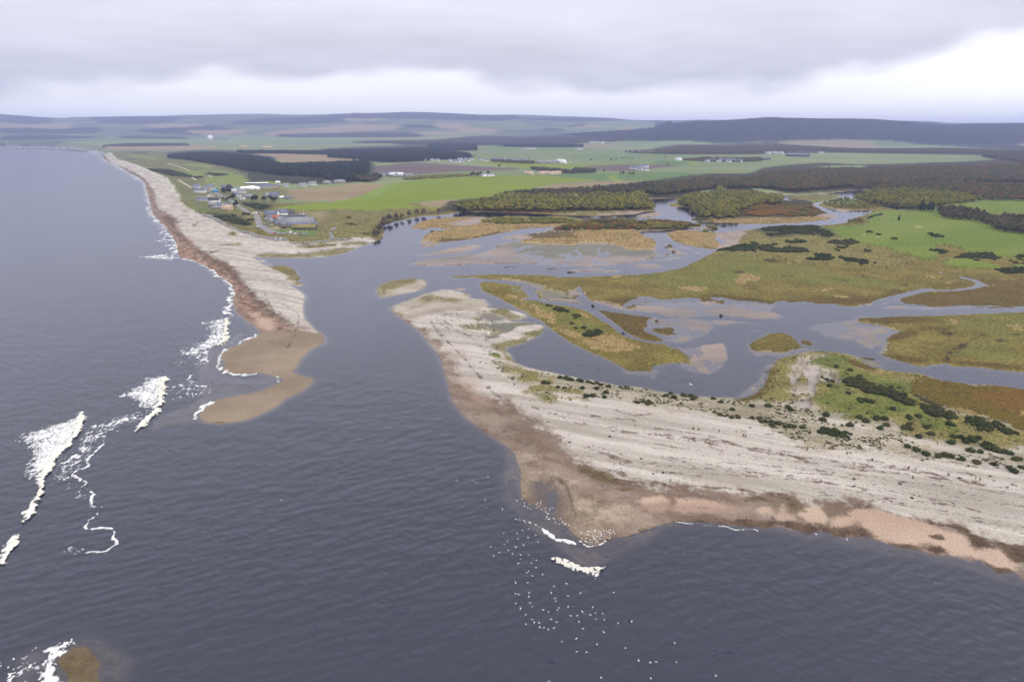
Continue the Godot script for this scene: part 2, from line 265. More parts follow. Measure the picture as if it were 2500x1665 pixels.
# [cover, softness, raggedness, raggedness per metre, strength, outline]
const COVER := [
["fieldpale",20,20,0.004,1,[-1891,3330,-1782,3556,-1302,3330,-1074,3556,-719,3556,-1269,6314,-2604,6352,-2986,5082]],
["fieldpale",20,20,0.004,1,[-1639,6347,-245,6350,458,4905,1211,4675,371,1408,102,1408,-693,2655]],
["fieldpale",20,20,0.004,1,[953,4733,1961,4651,3376,4693,1479,2033,1015,1885,679,1885,280,1366]],
["hillmix",60,60,0.002,1,[-8377,9946,-9959,14000,-2787,14000,-1269,6314,-2548,6210,-3101,5279,-3443,4781,-3952,4634]],
["hillmix",60,60,0.002,1,[-3584,14000,2212,14000,3594,14000,1283,4966,405,5684,-245,6350,-1621,6275]],
["hillforest",30,40,0.004,1,[160,5880,380,6311,605,6495,936,6839,1251,7377,1607,7944,1928,8608,2483,9849,3595,14000,1203,4643,561,4860,258,5243]],
["hillforest",30,40,0.004,1,[2796,14000,3712,14000,4925,14000,5537,14000,7375,14000,8614,14000,9994,14000,11368,14000,2303,2797,2407,3330,2554,4111,2375,4659,1634,4593,1411,4521,1226,4580,950,4715]],
["hillheath",15,20,0.006,0.8,[4384,14000,2004,5909,1943,5722,1851,5827]],
["hillheath",15,20,0.006,0.8,[2261,5803,2979,5921,3181,5883,2871,5676,2371,5670]],
["hillheath",15,20,0.006,0.8,[2286,5288,2379,5261,2344,5207,2251,5232]],
["hillheath",15,20,0.006,0.8,[2447,5085,2505,5089,2434,5009]],
["hillheath",15,20,0.006,0.8,[1595,4757,1672,4769,1636,4690,1583,4685]],
["hillheath",15,20,0.006,0.8,[2617,5229,2733,5277,2647,5172]],
["hillforest",25,30,0.005,1,[-9965,14000,-9061,14000,-5224,8107,-4941,7360,-5655,7921]],
["hillforest",25,30,0.005,1,[-4941,6902,-4841,7090,-4429,7048,-4200,7189,-3823,6581,-4183,6419,-4598,6411]],
["hilltan",25,30,0.005,1,[-5111,7617,-4989,8012,-4469,7242,-4545,6988,-4810,7113]],
["hilltan",25,30,0.005,1,[-5379,7528,-5153,7557,-4810,7113,-4980,6957]],
["hillforest",25,30,0.005,1,[-5602,9702,-4468,9455,-3923,8487,-3781,7623,-4554,7928]],
["hillforest",25,30,0.005,1,[-3594,6927,-3125,7259,-2580,6658,-2747,6360,-3293,6473]],
["hillforest",25,30,0.005,1,[-3006,7694,-2747,8889,-1889,9479,-1609,8055,-2097,7570,-2504,7302]],
["hilltan",25,30,0.005,1,[-2231,6487,-1922,6926,-1407,7023,-1325,6603,-1747,6277,-2067,6202]],
["hilltan",25,30,0.005,1,[-3864,7623,-3424,7574,-3125,7259,-3492,7029]],
["hillforest",25,30,0.005,1,[-1971,8310,-1705,8546,-1609,8055,-1892,7969]],
["hillforest",25,30,0.005,1,[-2044,6344,-1301,6483,-1231,6119,-1911,6047]],
["hillgreen",25,30,0.005,1,[-3906,6197,-3383,6240,-2934,6159,-2705,5419,-3310,5432]],
["hilltan",25,30,0.005,1,[-3019,6659,-2612,6743,-2419,6419,-2716,6286]],
["hillforest",25,30,0.005,1,[-4405,6134,-4191,6323,-3622,6178,-3496,6074,-3718,5692,-3996,5555]],
["hillforest",25,30,0.005,1,[-3372,6168,-2846,6114,-2659,5762,-3235,5960]],
["hilltan",25,30,0.005,1,[-2423,4277,-2033,4458,-1573,3813,-1744,3330,-2025,3556]],
["hillforest",25,30,0.005,1,[-3588,14000,-2976,14000,-2060,14000,-994,14000,-537,14000,50,9647,25,8212,-654,7959,-1191,8071,-1779,8350,-2203,8581]],
["hilltan",25,30,0.005,1,[-1952,8388,-1692,8194,-1629,7800,-1819,7886]],
["hilltan",25,30,0.005,1,[-1660,8213,-1487,8247,-1415,7747,-1558,7782]],
["hilltan",25,30,0.005,1,[-784,7529,-539,7554,-428,7083,-559,6776,-762,7012]],
["hilltan",25,30,0.005,1,[-1833,7116,-1463,7218,-1124,7071,-1133,6660,-1697,6576]],
["hilltan",25,30,0.005,1,[-485,6790,-267,6930,-111,6672,-248,6425,-463,6472]],
["hillforest",25,30,0.005,1,[-1074,7154,-917,7277,-707,6929,-861,6820,-1015,6852]],
["hillgreen",25,30,0.005,1,[-385,7803,42,8052,192,7068,-114,6849,-336,7108]],
["hillgreen",25,30,0.005,1,[523,7377,1393,8802,1928,8608,1082,5649,771,6703,404,6727]],
["hilltan",25,30,0.005,1,[548,7267,964,7677,964,7411,657,7075]],
["hilltan",25,30,0.005,1,[1052,7342,1356,7704,1008,5940,1058,7163]],
["hillforest",25,30,0.005,1,[328,6998,462,6927,476,6703,300,6710]],
["hillforest",25,30,0.005,1,[560,7437,761,7838,746,7502,575,7207]],
["hilltan",25,30,0.005,1,[-954,6429,-538,6522,-494,6324,-898,6232]],
["hillforest",25,30,0.005,1,[141,8739,657,9294,1273,9344,1579,9461,965,8425,224,8288]],
["hillforest",25,30,0.005,1,[-1658,6421,-1101,6468,-797,6303,-888,5971,-1571,6073]],
["hilltan",8,5,0.01,1,[1681,4582,1848,4622,2064,4653,2258,4628,2348,4521,2146,4111,1801,3680,1638,3680,1855,4277,1759,4519]],
["hillgreen",8,5,0.01,1,[2353,4613,2540,4582,2534,4277,2247,4047,2164,4111]],
["hilltan",8,2,0.05,1,[3250,4557,3359,4570,3026,4111,3063,4277]],
["fieldpale",8,5,0.01,1,[937,4648,1231,4598,1339,4384,1041,4047,863,4277]],
["woodfloor",12,10,0.01,1,[-1100,5066,-557,5311,-240,6209,405,5684,763,4785,538,4661,-196,4111,-166,3330,-395,3330,-801,4681,-999,4642]],
["pinefloor",8,8,0.01,1,[-956,3680,-544,4277,-395,3330,-163,2874,-155,2527,-339,2254,-405,2206,-693,2655]],
["pinefloor",4,4,0.02,1,[-67,4625,462,4510,388,3869,-49,3956]],
["woodfloor",12,10,0.01,1,[744,3680,1057,4458,1293,4458,1626,4568,1759,4519,1801,3680,2371,3813,2407,3330,2025,2797,1581,2955,1357,3041,965,2874,599,2955]],
["woodfloor",12,10,0.01,1,[1894,2874,2295,3330,2568,3556,2763,3556,1724,2206,1577,2206,1719,2527]],
["stubble",5,2,0.05,1,[456,4458,621,4509,584,4047,397,3869]],
["fieldmid",10,10,0.01,0.35,[-190,3813,56,3927,533,3330,662,2655,577,2206,257,2206,196,2725,-99,2527,-159,2797]],
["fieldgreen",6,4,0.02,1,[-138,2254,-13,2283,200,2116,453,2206,575,2304,554,2116,341,2116,157,1885,53,1920,-85,2160]],
["fieldmid",5,2,0.05,1,[490,2410,521,2356,557,2206,491,2074,431,2116]],
["plough",5,4,0.02,1,[-386,1851,-383,2033,-322,2206,-229,2160,-78,1994,23,1885,-51,1819,-148,1769,-241,1645,-332,1699]],
["plough",6,4,0.02,1,[195,1971,265,2074,435,2116,477,1994,388,1885,289,1787,216,1851]],
["fieldpale",6,4,0.05,1,[367,1885,532,2033,461,1757,395,1728]],
["fieldmid",5,3,0.05,1,[59,1619,199,1699,248,1699,210,1501,171,1453]],
["fieldmid",5,3,0.05,1,[240,1645,318,1728,446,1699,407,1546,317,1453,252,1453,230,1523]],
["fieldlime",3,2,0.05,1,[226,1619,251,1645,230,1546,236,1453,213,1453,214,1546]],
["fieldgreen",3,2,0.05,1,[-270,1014,-244,1087,-245,1289,-226,1430,-165,1546,-98,1594,46,1645,115,1584,182,1491,102,1408,42,1289,35,1253,-12,1188,-43,1087,-112,1037,-141,1014,-146,981,-134,960,-101,939,-119,911,-181,911,-243,911,-260,905,-303,911,-318,930,-303,981,-253,1003]],
["fieldlime",3,2,0.05,1,[-234,1072,-238,1140,-242,1304,-235,1394,-221,1404,-220,1304,-218,1170,-212,1047,-225,1041]],
["stubble",4,3,0.05,1,[41,1271,101,1387,187,1453,262,1453,260,1408,157,1334,77,1253,46,1236]],
["stubble",4,3,0.05,1,[-133,1001,-111,1035,-78,1053,-83,979,-86,948,-106,938,-126,968]],
["stubble",3,2,0.05,1,[-429,1195,-384,1244,-313,1335,-329,1362,-293,1394,-253,1373,-246,1250,-244,1140,-246,1072,-271,1018,-246,1043,-285,1031,-323,1043,-351,1094,-378,1121,-407,1149]],
["rough",6,6,0.02,1,[-1687,2955,-1847,3330,-1537,3132,-1158,2655,-648,1699,-514,1408,-584,1289,-411,893,-478,1003,-557,1157,-664,1366,-860,1699,-1263,2304]],
["fairway",4,3,0.05,1,[-1060,1994,-847,1819,-797,1728,-936,1851]],
["fairway",4,3,0.05,1,[-815,1699,-806,1819,-719,1645,-687,1546,-755,1594]],
["fairway",4,3,0.05,1,[-1007,2160,-912,2116,-820,1920,-900,1994]],
["fairway",4,3,0.05,1,[-820,1851,-709,1757,-661,1645,-731,1699]],
["fairway",4,5,0.05,1,[-680,1557,-638,1657,-543,1441,-531,1335,-560,1316,-590,1355]],
["fairway",6,3,0.05,1,[-1558,2874,-1271,2527,-1224,2410,-1435,2655]],
["fieldgreen",3,3,0.05,1,[-540,1441,-545,1500,-518,1522,-481,1418,-485,1376,-513,1376]],
["gorsefloor",4,4,0.03,1,[-1000,1920,-919,1885,-722,1594,-772,1594,-912,1787]],
["gorsefloor",4,4,0.03,1,[-744,1594,-708,1619,-694,1546,-722,1546]],
["gorsefloor",4,4,0.03,1,[-763,1757,-671,1671,-683,1619,-716,1645]],
["gorsefloor",4,4,0.03,1,[-1394,2527,-1280,2467,-1322,2444]],
["gorsefloor",4,4,0.03,1,[-1702,3170,-1676,3228,-1523,2955,-1582,2955]],
["pinefloor",8,8,0.02,1,[-1458,2955,-1514,3395,-1302,3330,-893,2655,-729,2206,-635,2254,-490,2410,-298,1453,-337,1408,-419,1366,-510,1453,-526,1408,-648,1699,-1053,2410]],
["stubble",8,6,0.01,1,[-1091,2955,-988,3041,-539,2655,-479,2356,-676,2225,-761,2304,-899,2655]],
["scrub",4,4,0.05,1,[-328,906,-317,925,-261,906,-217,915,-160,666,-207,646,-251,687,-324,870]],
["stubble",4,5,0.05,0.7,[-259,879,-215,906,-183,765,-204,779,-231,814,-248,846]],
["scrub",3,3,0.05,1,[-241,905,-181,909,-148,928,-105,928,-129,840,-150,795,-131,658,-149,663,-178,658]],
["lawn",2,2,0.05,1,[-256,727,-240,739,-226,721,-208,715,-198,709,-198,666,-223,698,-241,704]],
["scrub",3,3,0.05,1,[-454,954,-361,897,-320,862,-273,727,-297,733,-366,838,-409,897,-434,915]],
["lawn",3,3,0.05,1,[-452,954,-420,954,-373,915,-354,879,-384,879,-409,897]],
["rough",4,4,0.05,0.8,[-667,1418,-562,1261,-420,1261,-347,1043,-354,879,-418,915,-477,1019]],
["gorsefloor",3,3,0.05,1,[-391,879,-347,862,-299,786,-287,758,-293,746,-326,786,-364,838]],
["gorsefloor",3,3,0.05,1,[-401,1019,-345,986,-326,934,-322,897,-345,925,-380,975]],
["gravelpink",1,0.5,0.05,1,[-260,739,-250,744,-237,733,-238,728,-253,728]],
["shingle",2.2,3,0.05,1,[-1935,3330,-1758,3095,-1417,2527,-1263,2304,-1051,1994,-860,1699,-763,1546,-664,1366,-557,1157,-478,1003,-411,893,-357,818,-311,749,-274,701,-242,664,-208,639,-200,632,-157,654,-156,663,-137,668,-131,653,-134,620,-140,591,-154,567,-163,555,-211,562,-140,452,-138,452,-114.2,370.5,-93.3,333.7,-89.2,317.7,-101.5,307.8,-131.2,307.8,-173.2,370.5,-219,452,-233,510,-376,724,-574,1074,-836,1546,-1849,3132]],
["rubble",2,1.5,0.05,1,[-401,879,-364,838,-303,739,-267,698,-244,671,-213,651,-210,642,-225,644,-248,666,-275,698,-302,733,-360,822]],
["rubble",1.5,1,0.05,1,[-204,628,-185,632,-174,646,-158,659,-156,649,-169,642,-183,625,-200,621]],
["scrub",2,2,0.05,0.7,[-207,632,-157,654,-155,646,-176,628,-201,623]],
["marsh",2,2,0.05,1,[-193,612,-176,625,-162,625,-162,614,-174,606,-189,604]],
["marsh",2,1,0.05,1,[-156,623,-152,630,-148,616]],
["algae",2,1.5,0.05,1,[-218,572,-210,579,-196,575,-176,577,-166,589,-146,604,-142,589,-152,573,-169,564,-192,564,-214,566]],
["algae",2,2,0.05,1,[-157,634,-144,643,-133,639,-136,627,-147,623]],
["algae",1.5,1,0.05,1,[-161,595,-147,607,-142,614,-139,607,-146,587,-155,568]],
["algae",2.5,2,0.05,1,[-186,527,-175,526,-165,508,-158,494,-151,480,-151,469,-159,472,-160,488,-172,512]],
["algae",2,1,0.05,1,[-152,464,-143,459,-146,454]],
["scrub",3,2,0.05,1,[-265,619,-254,623,-242,614,-253,612]],
["scrub",2,2,0.05,1,[-348,746,-359,786,-342,739]],
["scrub",2,2,0.05,1,[-285,682,-287,704,-280,693,-275,674]],
["wet",1.65,3,0.06,1,[-2065,3556,-1374,2410,-1096,1994,-906,1699,-758,1453,-595,1157,-503,981,-445,884,-402,818,-354,724,-314,659,-286,612,-265,579,-240,550,-214,516,-190,470,-170.7,436,-154,406.1,-134.5,376.2,-144,388.2,-128.1,367.2,-115.8,349.7,-103.7,342.3,-95.6,336.5,-100.5,331,-131.3,328.2,-179.5,407.4,-184.3,431.5,-226,492,-348,669,-514,960,-787,1453,-1746,2955]],
["cusp",3,2,0.06,1,[-404,789,-395,804,-347,713,-313,659,-269,587,-237,543,-210,504,-180,450,-154.5,402.1,-138.7,372.8,-132.4,367.2,-116.9,345.2,-128.2,342.3,-140.8,354.3,-170.9,410.1,-196,455,-251,523,-340,669]],
["weed",2.5,4,0.08,0.75,[-434,866,-402,818,-354,724,-314,659,-286,612,-240,550,-214,516,-190,470,-158.8,414.2,-134.5,376.2,-121.2,359,-115.3,348.2,-128.7,363.9,-145.8,388.2,-148.2,386.9,-174.8,436,-201,481,-224,516,-263,572,-296,621,-333,679,-372,749,-423,834]],
["peach",2,2,0.05,1,[-151.4,380.9,-136.8,367.2,-126.3,351.2,-127.1,343.7,-138.6,357.5]],
["sandflat",1.1,2,0.05,1,[-133.7,339.4,-111,339.4,-97.2,336.5,-90.6,320.3,-96.2,312.7,-95.2,294,-94.2,281.3,-83.3,271.4,-82.2,260.3,-88.5,240.4,-95.5,227.2,-110.1,224.5,-116.5,230.1,-119,245.2,-106.4,260.3,-99.2,269.5,-126.1,277.2,-140.9,307.8,-136.5,325.5]],
["wet",2.2,3,0.05,0.4,[-125.9,324.2,-121,328.2,-112.3,325.5,-108.3,317.7,-115.1,315.2]],
["marsh",3,2,0.05,1,[-49,483,-38,491,-10,497,34,486,35,483,70,488,103,497,131,520,170,582,184,606,215,642,257,728,313,759,404,823,490,925,521,925,713,890,315.2,376.4,287.1,392.5,248.8,390.7,234,406.1,251.6,420.6,300.5,443,319,460,319,481,262.8,431.5,210.9,398.3,193.9,392.7,179.3,402.3,160.3,402.3,158.9,402.3,134.1,414.5,94.1,410.3,80.7,416.6,65.4,381.7,49.9,404.3,53.1,403.2,45.8,435,38.5,399.3,15.1,405.2,13.9,444.3,-4,468,-21,477,-37,480]],
["marshgreen",12,14,0.02,0.7,[90,475,116,491,150,535,187,563,148.4,439.8,123.2,432.9,107,452]],
["marshgreen",12,14,0.02,0.7,[169,559,204,566,217,531,238,509,247,480,263,467,234.1,441.9,208,454,186,480,135.5,441.9]],
["reed",2,3,0.05,1,[155,469,168,491,176,480,166,467,157,460]],
["reed",1.5,2,0.05,1,[219,541,226,541,222,533,218,534]],
["reed",1.5,2,0.05,1,[210,494,215,497,214,488,209,483]],
["reed",1.5,2,0.05,1,[201.4,439.6,209.2,444.3,214.9,444.3,205.6,436.1]],
["reed",1.5,2,0.05,1,[201.2,423.9,210.2,423.9,213.6,419.6,206.2,415.4]],
["reed",1.5,2,0.05,1,[285,553,296,553,300,546,287,543]],
["reed",1.5,2,0.05,1,[110.7,446.9,124,454,127.9,444.5,118.7,435.2,112.2,439.8]],
["reed",1.5,2,0.05,1,[70,483,78,488,78,483,72,477]],
["reed",1.5,2,0.05,1,[279,424.9,286.5,424.9,287.6,414.3,278.4,405.1,274.8,410.2]],
["reed",1.5,2,0.05,1,[274.9,438.4,285.3,436.1,280.5,431.5,273.2,433.8]],
["reed",1.5,2,0.05,1,[322,453,332,463,337,460,330,453,322,450]],
["reed",1.5,2,0.05,1,[299,484,308,484,301,478]],
["reed",1.5,2,0.05,1,[299,465,305,464,299,459]],
["reed",1.5,2,0.05,1,[104,611,105,602,103,598]],
["marshdark",1.5,2,0.05,1,[164,503,176,503,168,495]],
["marshdark",1.5,2,0.05,1,[193,485,202,484,194,479]],
["marshdark",1.5,2,0.05,1,[186,449.1,195,453,192.4,446.7]],
["marshdark",1.5,2,0.05,1,[228,474,236,469,230,467]],
["marshdark",1.5,2,0.05,1,[251,487,258,483,252,477]],
["marshdark",1.5,2,0.05,1,[220.8,367.8,225.3,368.6,230.4,366.1,224.2,363.7]],
["marshdark",1.5,2,0.05,1,[264,455,269,455,264,450]],
["marshdark",1.5,2,0.05,1,[204,555,217,548,207,538]],
["marshbrown",5,5,0.05,1,[130.4,423.9,160.7,411.2,193.3,419.6,223,419.6,257.5,441.9,251.3,430.5,216.1,405.6,125.1,405.6]],
["marshbrown",4,3,0.05,1,[55.4,410.3,76.2,418.7,95,414.5,131.4,421.9,163.6,408.3,161.4,402.3,93.7,408.3,70.4,398.4]],
["marshbrown",4,4,0.05,0.8,[196.8,398.3,261.5,438.4,282.5,447.8,313,455,319,481,332,476,349,468,359,470,302.1,390.7,251,394.4,239,410.2,262.8,431.5,280.7,436.1,323,453,324,468,279.7,443,228.6,414.3]],
["mudbrown",1.5,1,0.05,1,[50.7,411.4,57.3,406.3,63.5,399.4,68.2,388.1,68.3,384.4,65.1,385.3,56.3,398.4,50.1,406.3]],
["mudbrown",2,1.5,0.05,1,[-18,479,-9,475,7,469,18,454,22.6,446.9,18.3,443.3,10,459,-6,471]],
["mudolive",3,2,0.05,1,[14.3,441.9,26.6,439.6,36.1,428.3,39.8,419.6,35.2,417.5,19.3,413.3,17.2,421.8,16.6,432.8]],
["mudbrown",2,2,0.05,1,[33.7,430.5,42.5,444.3,43.8,432.8,41.6,422.8,35.7,423.9]],
["mudbrown",1.5,1,0.05,1,[20.3,414.4,30.3,417.5,37.9,414.4,40.9,405.2,29.7,408.8]],
["golf",3,3,0.05,1,[326,734,396,769,475,907,516,916,669,1123,664,994,593,735,444,543,397,571,395,625,339,543,333,581,329,574,333,606,321,633,320,662,324,688]],
["golf",3,3,0.05,1,[347,543,371,550,377,519,356,507,338,516]],
["golf",3,3,0.05,1,[390,523,415,523,396,498,382,510]],
["fairway",12,8,0.02,0.5,[442,846,486,871,465,823,401,728,377,662,363,672,384,728,414,779]],
["golf",4,4,0.02,1,[638,981,694,1026,771,1062,774,1049,643,866,613,866,631,939]],
["peach",0.8,0.3,0.05,1,[348,734,352,731,348,728]],
["peach",0.8,0.3,0.05,1,[351,685,355,682,350,680]],
["peach",0.8,0.3,0.05,1,[355,667,359,664,354,659]],
["peach",0.8,0.3,0.05,1,[439,749,442,734,433,736]],
["peach",0.8,0.3,0.05,1,[349,685,356,685,349,677]],
["scrub",8,8,0.03,0.8,[180,598,228,682,297,740,324,728,322,682,321,633,325,566,297,515,263,524,235,531,208,559,171,566]],
["gorsefloor",4,5,0.04,1,[271,746,332,762,327,693,309,662,291,682,252,662,256,704]],
["gravel",2,2,0.05,1,[216,722,238,728,240,699,230,682,220,657,211,633,203,619,191,610,182,600,186,619]],
["reed",2,3,0.05,1,[157,699,171,722,196,722,206,699,198,672,196,638,184,615,173,620,159,647,158,683]],
["marsh",3,2,0.05,1,[296.8,383.3,288.7,381.6,273.9,379.8,254.2,377.1,234.8,374.5,221,373.7,205.1,371.1,198,372,191.4,366.1,190.1,362,194.1,359.6,198,356.4,199.8,352.6,200.7,348,204.9,344.3,199.3,339.9,193.8,334.9,188.5,329.4,187.2,325.4,187.3,323.4,182,316.9,175.6,308.3,173.8,304.1,175,299.5,177.7,294.4,180.6,290,184.3,287.4,188,290,190.1,290,193.5,291.1,196.7,291.1,196.8,287.9,202.1,287.9,210.8,285.2,218.3,281.1,223,280.4,319.7,255.2,471,390.5]],
["marshbrown",1.65,4,0.05,1,[191.6,367.8,203.1,356.4,243.3,359.6,234.2,351.8,209.9,345.7,188.6,328.7,194.9,328.7,215.6,341.3,236.5,348.7,242.5,359.6,227.5,369.4,206.4,371.1]],
["marshgreen",5.5,12,0.02,0.6,[251.5,372.8,295.5,381.6,247.4,314.4,222,296.6,211.3,308.3,243.5,334.2,240.7,348.7]],
["marshdark",0.66,1,0.05,1,[240,326,244.8,327.4,247.1,323.4,241.9,321.4]],
["marshdark",1.5,2,0.05,1,[220.8,338.5,227,341.3,227.9,335.6,222.6,332.8]],
["marshdark",1.2,1,0.05,1,[257,336.3,261.8,336.3,257.9,334.2]],
["reed",2,3,0.05,1,[242,364.5,248.1,365.3,243,356.4,237.6,351.8,240.7,359.6]],
["reed",2,3,0.05,1,[267.8,351.8,275.3,353.3,268.8,344.3,263.8,344.3]],
["marshdark",0.55,1.5,0.1,1,[204.3,304.7,222.1,319.5,244.7,338.5,244.2,337,221.7,317.6,203.6,302.3,197.7,292.2,200.1,297.8]],
["marshbrown",1.65,2,0.05,1,[173.1,303.5,180.6,293.3,196.7,291.1,223.9,281.6,227.6,286.8,202,293.3,183.8,298.9,177.8,304.7]],
["marsh",2,1.5,0.05,1,[-23,459,-22,464,-18,467,-10,464,-3,459,2,454,7.6,441.9,9.4,430.5,10.9,419.6,7.2,419.6,6.7,415.4,8.6,412.9,15.3,410.9,22.2,403.2,33.6,396.4,40,389.8,42.8,386.1,45.5,377.2,48,368.7,49.6,363.8,52.9,356.6,54.6,347.4,56.3,340,57.9,334.3,61.1,329.5,64.4,326.2,68.4,322.2,75,320.9,76.6,315.8,80.8,312.7,82.2,306,81.7,297.9,80.2,293.4,77.7,291.8,74.6,292.3,71.9,292.8,68.7,291.2,64.5,288,63.1,285.9,61.7,280.7,56.3,281.2,50.1,280.7,50.1,283.3,47.4,290.1,43.2,299,38.7,306.6,33,317,28.1,326.8,24.8,336.4,21,348.1,18.6,357.3,15.9,365.4,9.7,377.2,5.3,388,-0.2,401.3,-6.6,415.4,-14.4,430.5,-18.8,439.6,-21,452]],
["reed",1.38,3,0.06,1,[-2.7,423.9,5.7,417.5,23.2,379,25.2,368.7,21.4,362.1,36.2,329.5,46.6,318.9,59.3,313.8,58.2,307.7,40.3,313.8,32.2,329.5,25.3,343.6,20.6,363.7,10.1,393.6,3.7,409.2]],
["reed",2,2,0.05,1,[37.3,386.1,42.7,372.1,40.1,368.7,38.5,379]],
["reed",1.38,3,0.06,1,[43.6,332.2,52.4,332.2,58.1,318.9,59.1,312.6,49.6,312.6,42.8,318.9]],
["reed",1.38,3,0.06,1,[40,318.3,48.4,323.5,59.2,318.3,61.1,312,53.8,308.4,39.5,313.3]],
["marshgreen",4,4,0.05,0.7,[5.6,409.2,33.3,393.6,44.8,352.6,36.6,333.6,22.4,365.4,25,372.1]],
["algae",2,2,0.05,1,[-0.2,449.1,6.1,446.7,8.9,430.5,5.8,423.9,0.8,432.8]],
["marshbrown",1.5,1,0.05,1,[50.4,387.1,52.6,388.1,56.6,383.5,65.1,379.9,71,374.7,76.4,373,80.9,373,76,366.3,74,358.2,73.3,351.9,69.4,348.9,69.5,342.9,72.5,337.2,75.3,331.6,77.2,327.5,73.8,324.2,68.6,327.5,65.2,330.2,60.6,338.6,58.1,348.9,55.7,361.4,53.2,374.7]],
["marshbrown",1.5,1,0.05,1,[73.2,347.4,77.2,350.4,81,348.9,82.5,351.9,85.5,350.4,86.6,345.9,83.5,341.5,84.7,339.3,80.5,335,78.2,335.8,75.4,341.5]],
["marshbrown",1.5,1,0.05,1,[116.5,320.9,120.2,325.5,126.7,330.9,132.7,338.6,137.5,340.7,141.3,340,142.9,333.7,143.6,327.5,141.8,320.9,142.4,315.8,137.7,312.7,128.8,307.2,121.6,307.8,115.9,309.6,114.9,312]],
["marshbrown",1.5,1,0.05,1,[143.5,326.2,146.4,329.5,147,326.2,149,326.2,147.9,320.9,146.1,318.3,144.8,320.9,142.4,319.6]],
["marshbrown",1.5,1,0.05,1,[159.7,293.9,163.2,294.5,165.1,291.2,165,288,162.6,289.1,160.4,291.8]],
["marsh",3,2,0.05,0.7,[116.5,320.9,120.2,325.5,126.7,330.9,132.7,338.6,137.5,340.7,141.3,340,142.9,333.7,143.6,327.5,141.8,320.9,142.4,315.8,137.7,312.7,128.8,307.2,121.6,307.8,115.9,309.6,114.9,312]],
["marshdark",1,0.5,0.05,1,[161,300.1,164.2,300.1,167.4,298.4,168,296.2,163.8,295.6,160.8,296.7]],
["reed",2,2,0.05,1,[-110,744,-109,766,-105,801,-95,827,-78,843,-60,847,-40,851,-30,839,-21,843,-7,855,13,857,27,847,37,847,57,859,61,859,74,843,81,831,83,816,75,797,64,780,54,763,46,763,50,760,28,750,11,741,-3,722,-14,705,-29,683,-43,665,-58,652,-69,645,-69,635,-72,622,-79,622,-84,626,-87,665,-88,683,-85,711,-79,725,-86,731,-95,736]],
["gravel",1.5,1,0.05,1,[-82,574,-71,582,-60,602,-48,620,-34,633,-28,635,-29,624,-34,606,-43,590,-55,580,-68,576]],
["gravel",2,2,0.05,1,[-73,776,-66,801,-53,816,-49,839,-30,839,-34,808,-38,780,-50,766,-62,760]],
["marshgreen",4,5,0.05,0.8,[-39,816,3,855,76,847,71,794,21,780,-24,787]],
["gravel",2,1.5,0.05,1,[-84,626,-85,657,-69,642,-70,629,-78,620]],
["marshbrown",2,2,0.05,1,[-74,665,-44,672,-14,716,-6,719,-29,677,-50,657,-68,647]],
["mudbrown",2,2,0.05,1,[-80,535,-80,541,-74,547,-67,556,-50,568,-35,580,-29,580,-22,594,-16,606,-14,624,-7,642,6,652,13,663,-1,665,-11,665,-8,680,3,694,12,696,27,711,41,741,51,766,45,747,70,790,85,807,96,822,119,823,130,835,138,827,150,812,172,827,186,808,191,794,199,783,213,787,212,766,208,756,195,750,185,744,159,725,142,719,133,711,131,694,134,680,138,665,136,647,131,620,125,594,124,582,125,576,122,565,115,559,106,548,95,538,85,533,72,526,59,522,47,525,36,528,38,530,20,531,2,538,-10,535,-35,531,-57,526,-72,527,-78,529]],
["mudolive",6,5,0.03,1,[-5,638,6,647,58,638,52,570,22,563,2,598]],
["mudolive",5,4,0.03,1,[37,620,60,633,88,629,129,615,122,578,100,567,84,574,73,563,63,574,51,570,34,563]],
["reed",3,3,0.05,1,[5,650,25,667,60,672,57,629,39,633,10,642]],
["reed",3,4,0.04,1,[41,677,69,728,104,747,133,716,137,662,131,620,116,602,101,615,90,638,61,642,38,633]],
["marshbrown",5,6,0.03,0.7,[15,699,65,722,60,672,25,667]],
["woodfloor",3,3,0.05,1,[44,741,85,808,135,831,186,808,215,780,204,753,160,728,119,734,69,728]],
["mudolive",2,2,0.05,0.7,[-67,556,-35,580,-29,578,-43,559,-55,552]],
["mudbrown",1,0.6,0.05,1,[42,509,58,514,71,515,69,508,54,505,44,503]],
["mudbrown",1,0.6,0.05,1,[60,500,68,502,72,508,80,511,83,509,79,503,71,499]],
["mudbrown",1,0.6,0.05,1,[89,522,95,525,104,535,113,533,115,528,120,523,113,517,104,514,100,518]],
["mudbrown",1,0.6,0.05,1,[114,545,128,559,139,567,146,567,137,559,122,548]],
["mudolive",1,0.6,0.05,1,[128,578,133,588,136,590,137,580,132,568,128,567]],
["gravel",1,0.6,0.05,1,[139,615,144,620,146,598,150,586,148,574,145,578,140,582,140,598]],
["gravel",1,0.6,0.05,1,[152,626,158,615,161,602,159,600,153,613]],
["gravel",1,0.6,0.05,1,[156,588,162,592,166,592,162,585]],
["gravel",1,0.6,0.05,1,[184,742,203,750,219,760,225,748,216,736,205,739,192,739]],
["gravel",1,0.6,0.05,1,[151,855,171,885,190,903,193,889,185,864,169,841,157,839]],
["gravel",2,1.5,0.05,1,[110,898,166,903,189,908,157,876,125,864,107,859]],
["scrub",2,2,0.05,1,[53,885,114,894,161,903,143,885,107,868,52,872]],
["woodfloor",4,4,0.05,1,[258,1083,364,1123,260,794,214,808,214,823,237,881,237,966,236,793]],
["woodfloor",4,4,0.05,1,[443,1513,424,1136,445,1032,413,907,366,823,297,786,236,793]],
["reed",2,2,0.05,0.8,[247,830,304,830,345,838,397,871,382,830,327,793,273,783,236,793]],
["gravel",2,2,0.05,1,[383,863,403,884,407,871,403,854,392,838,378,838]],
["scrub",3,3,0.05,1,[442,1108,491,1143,546,1158,505,1088,456,1032,438,1044]],
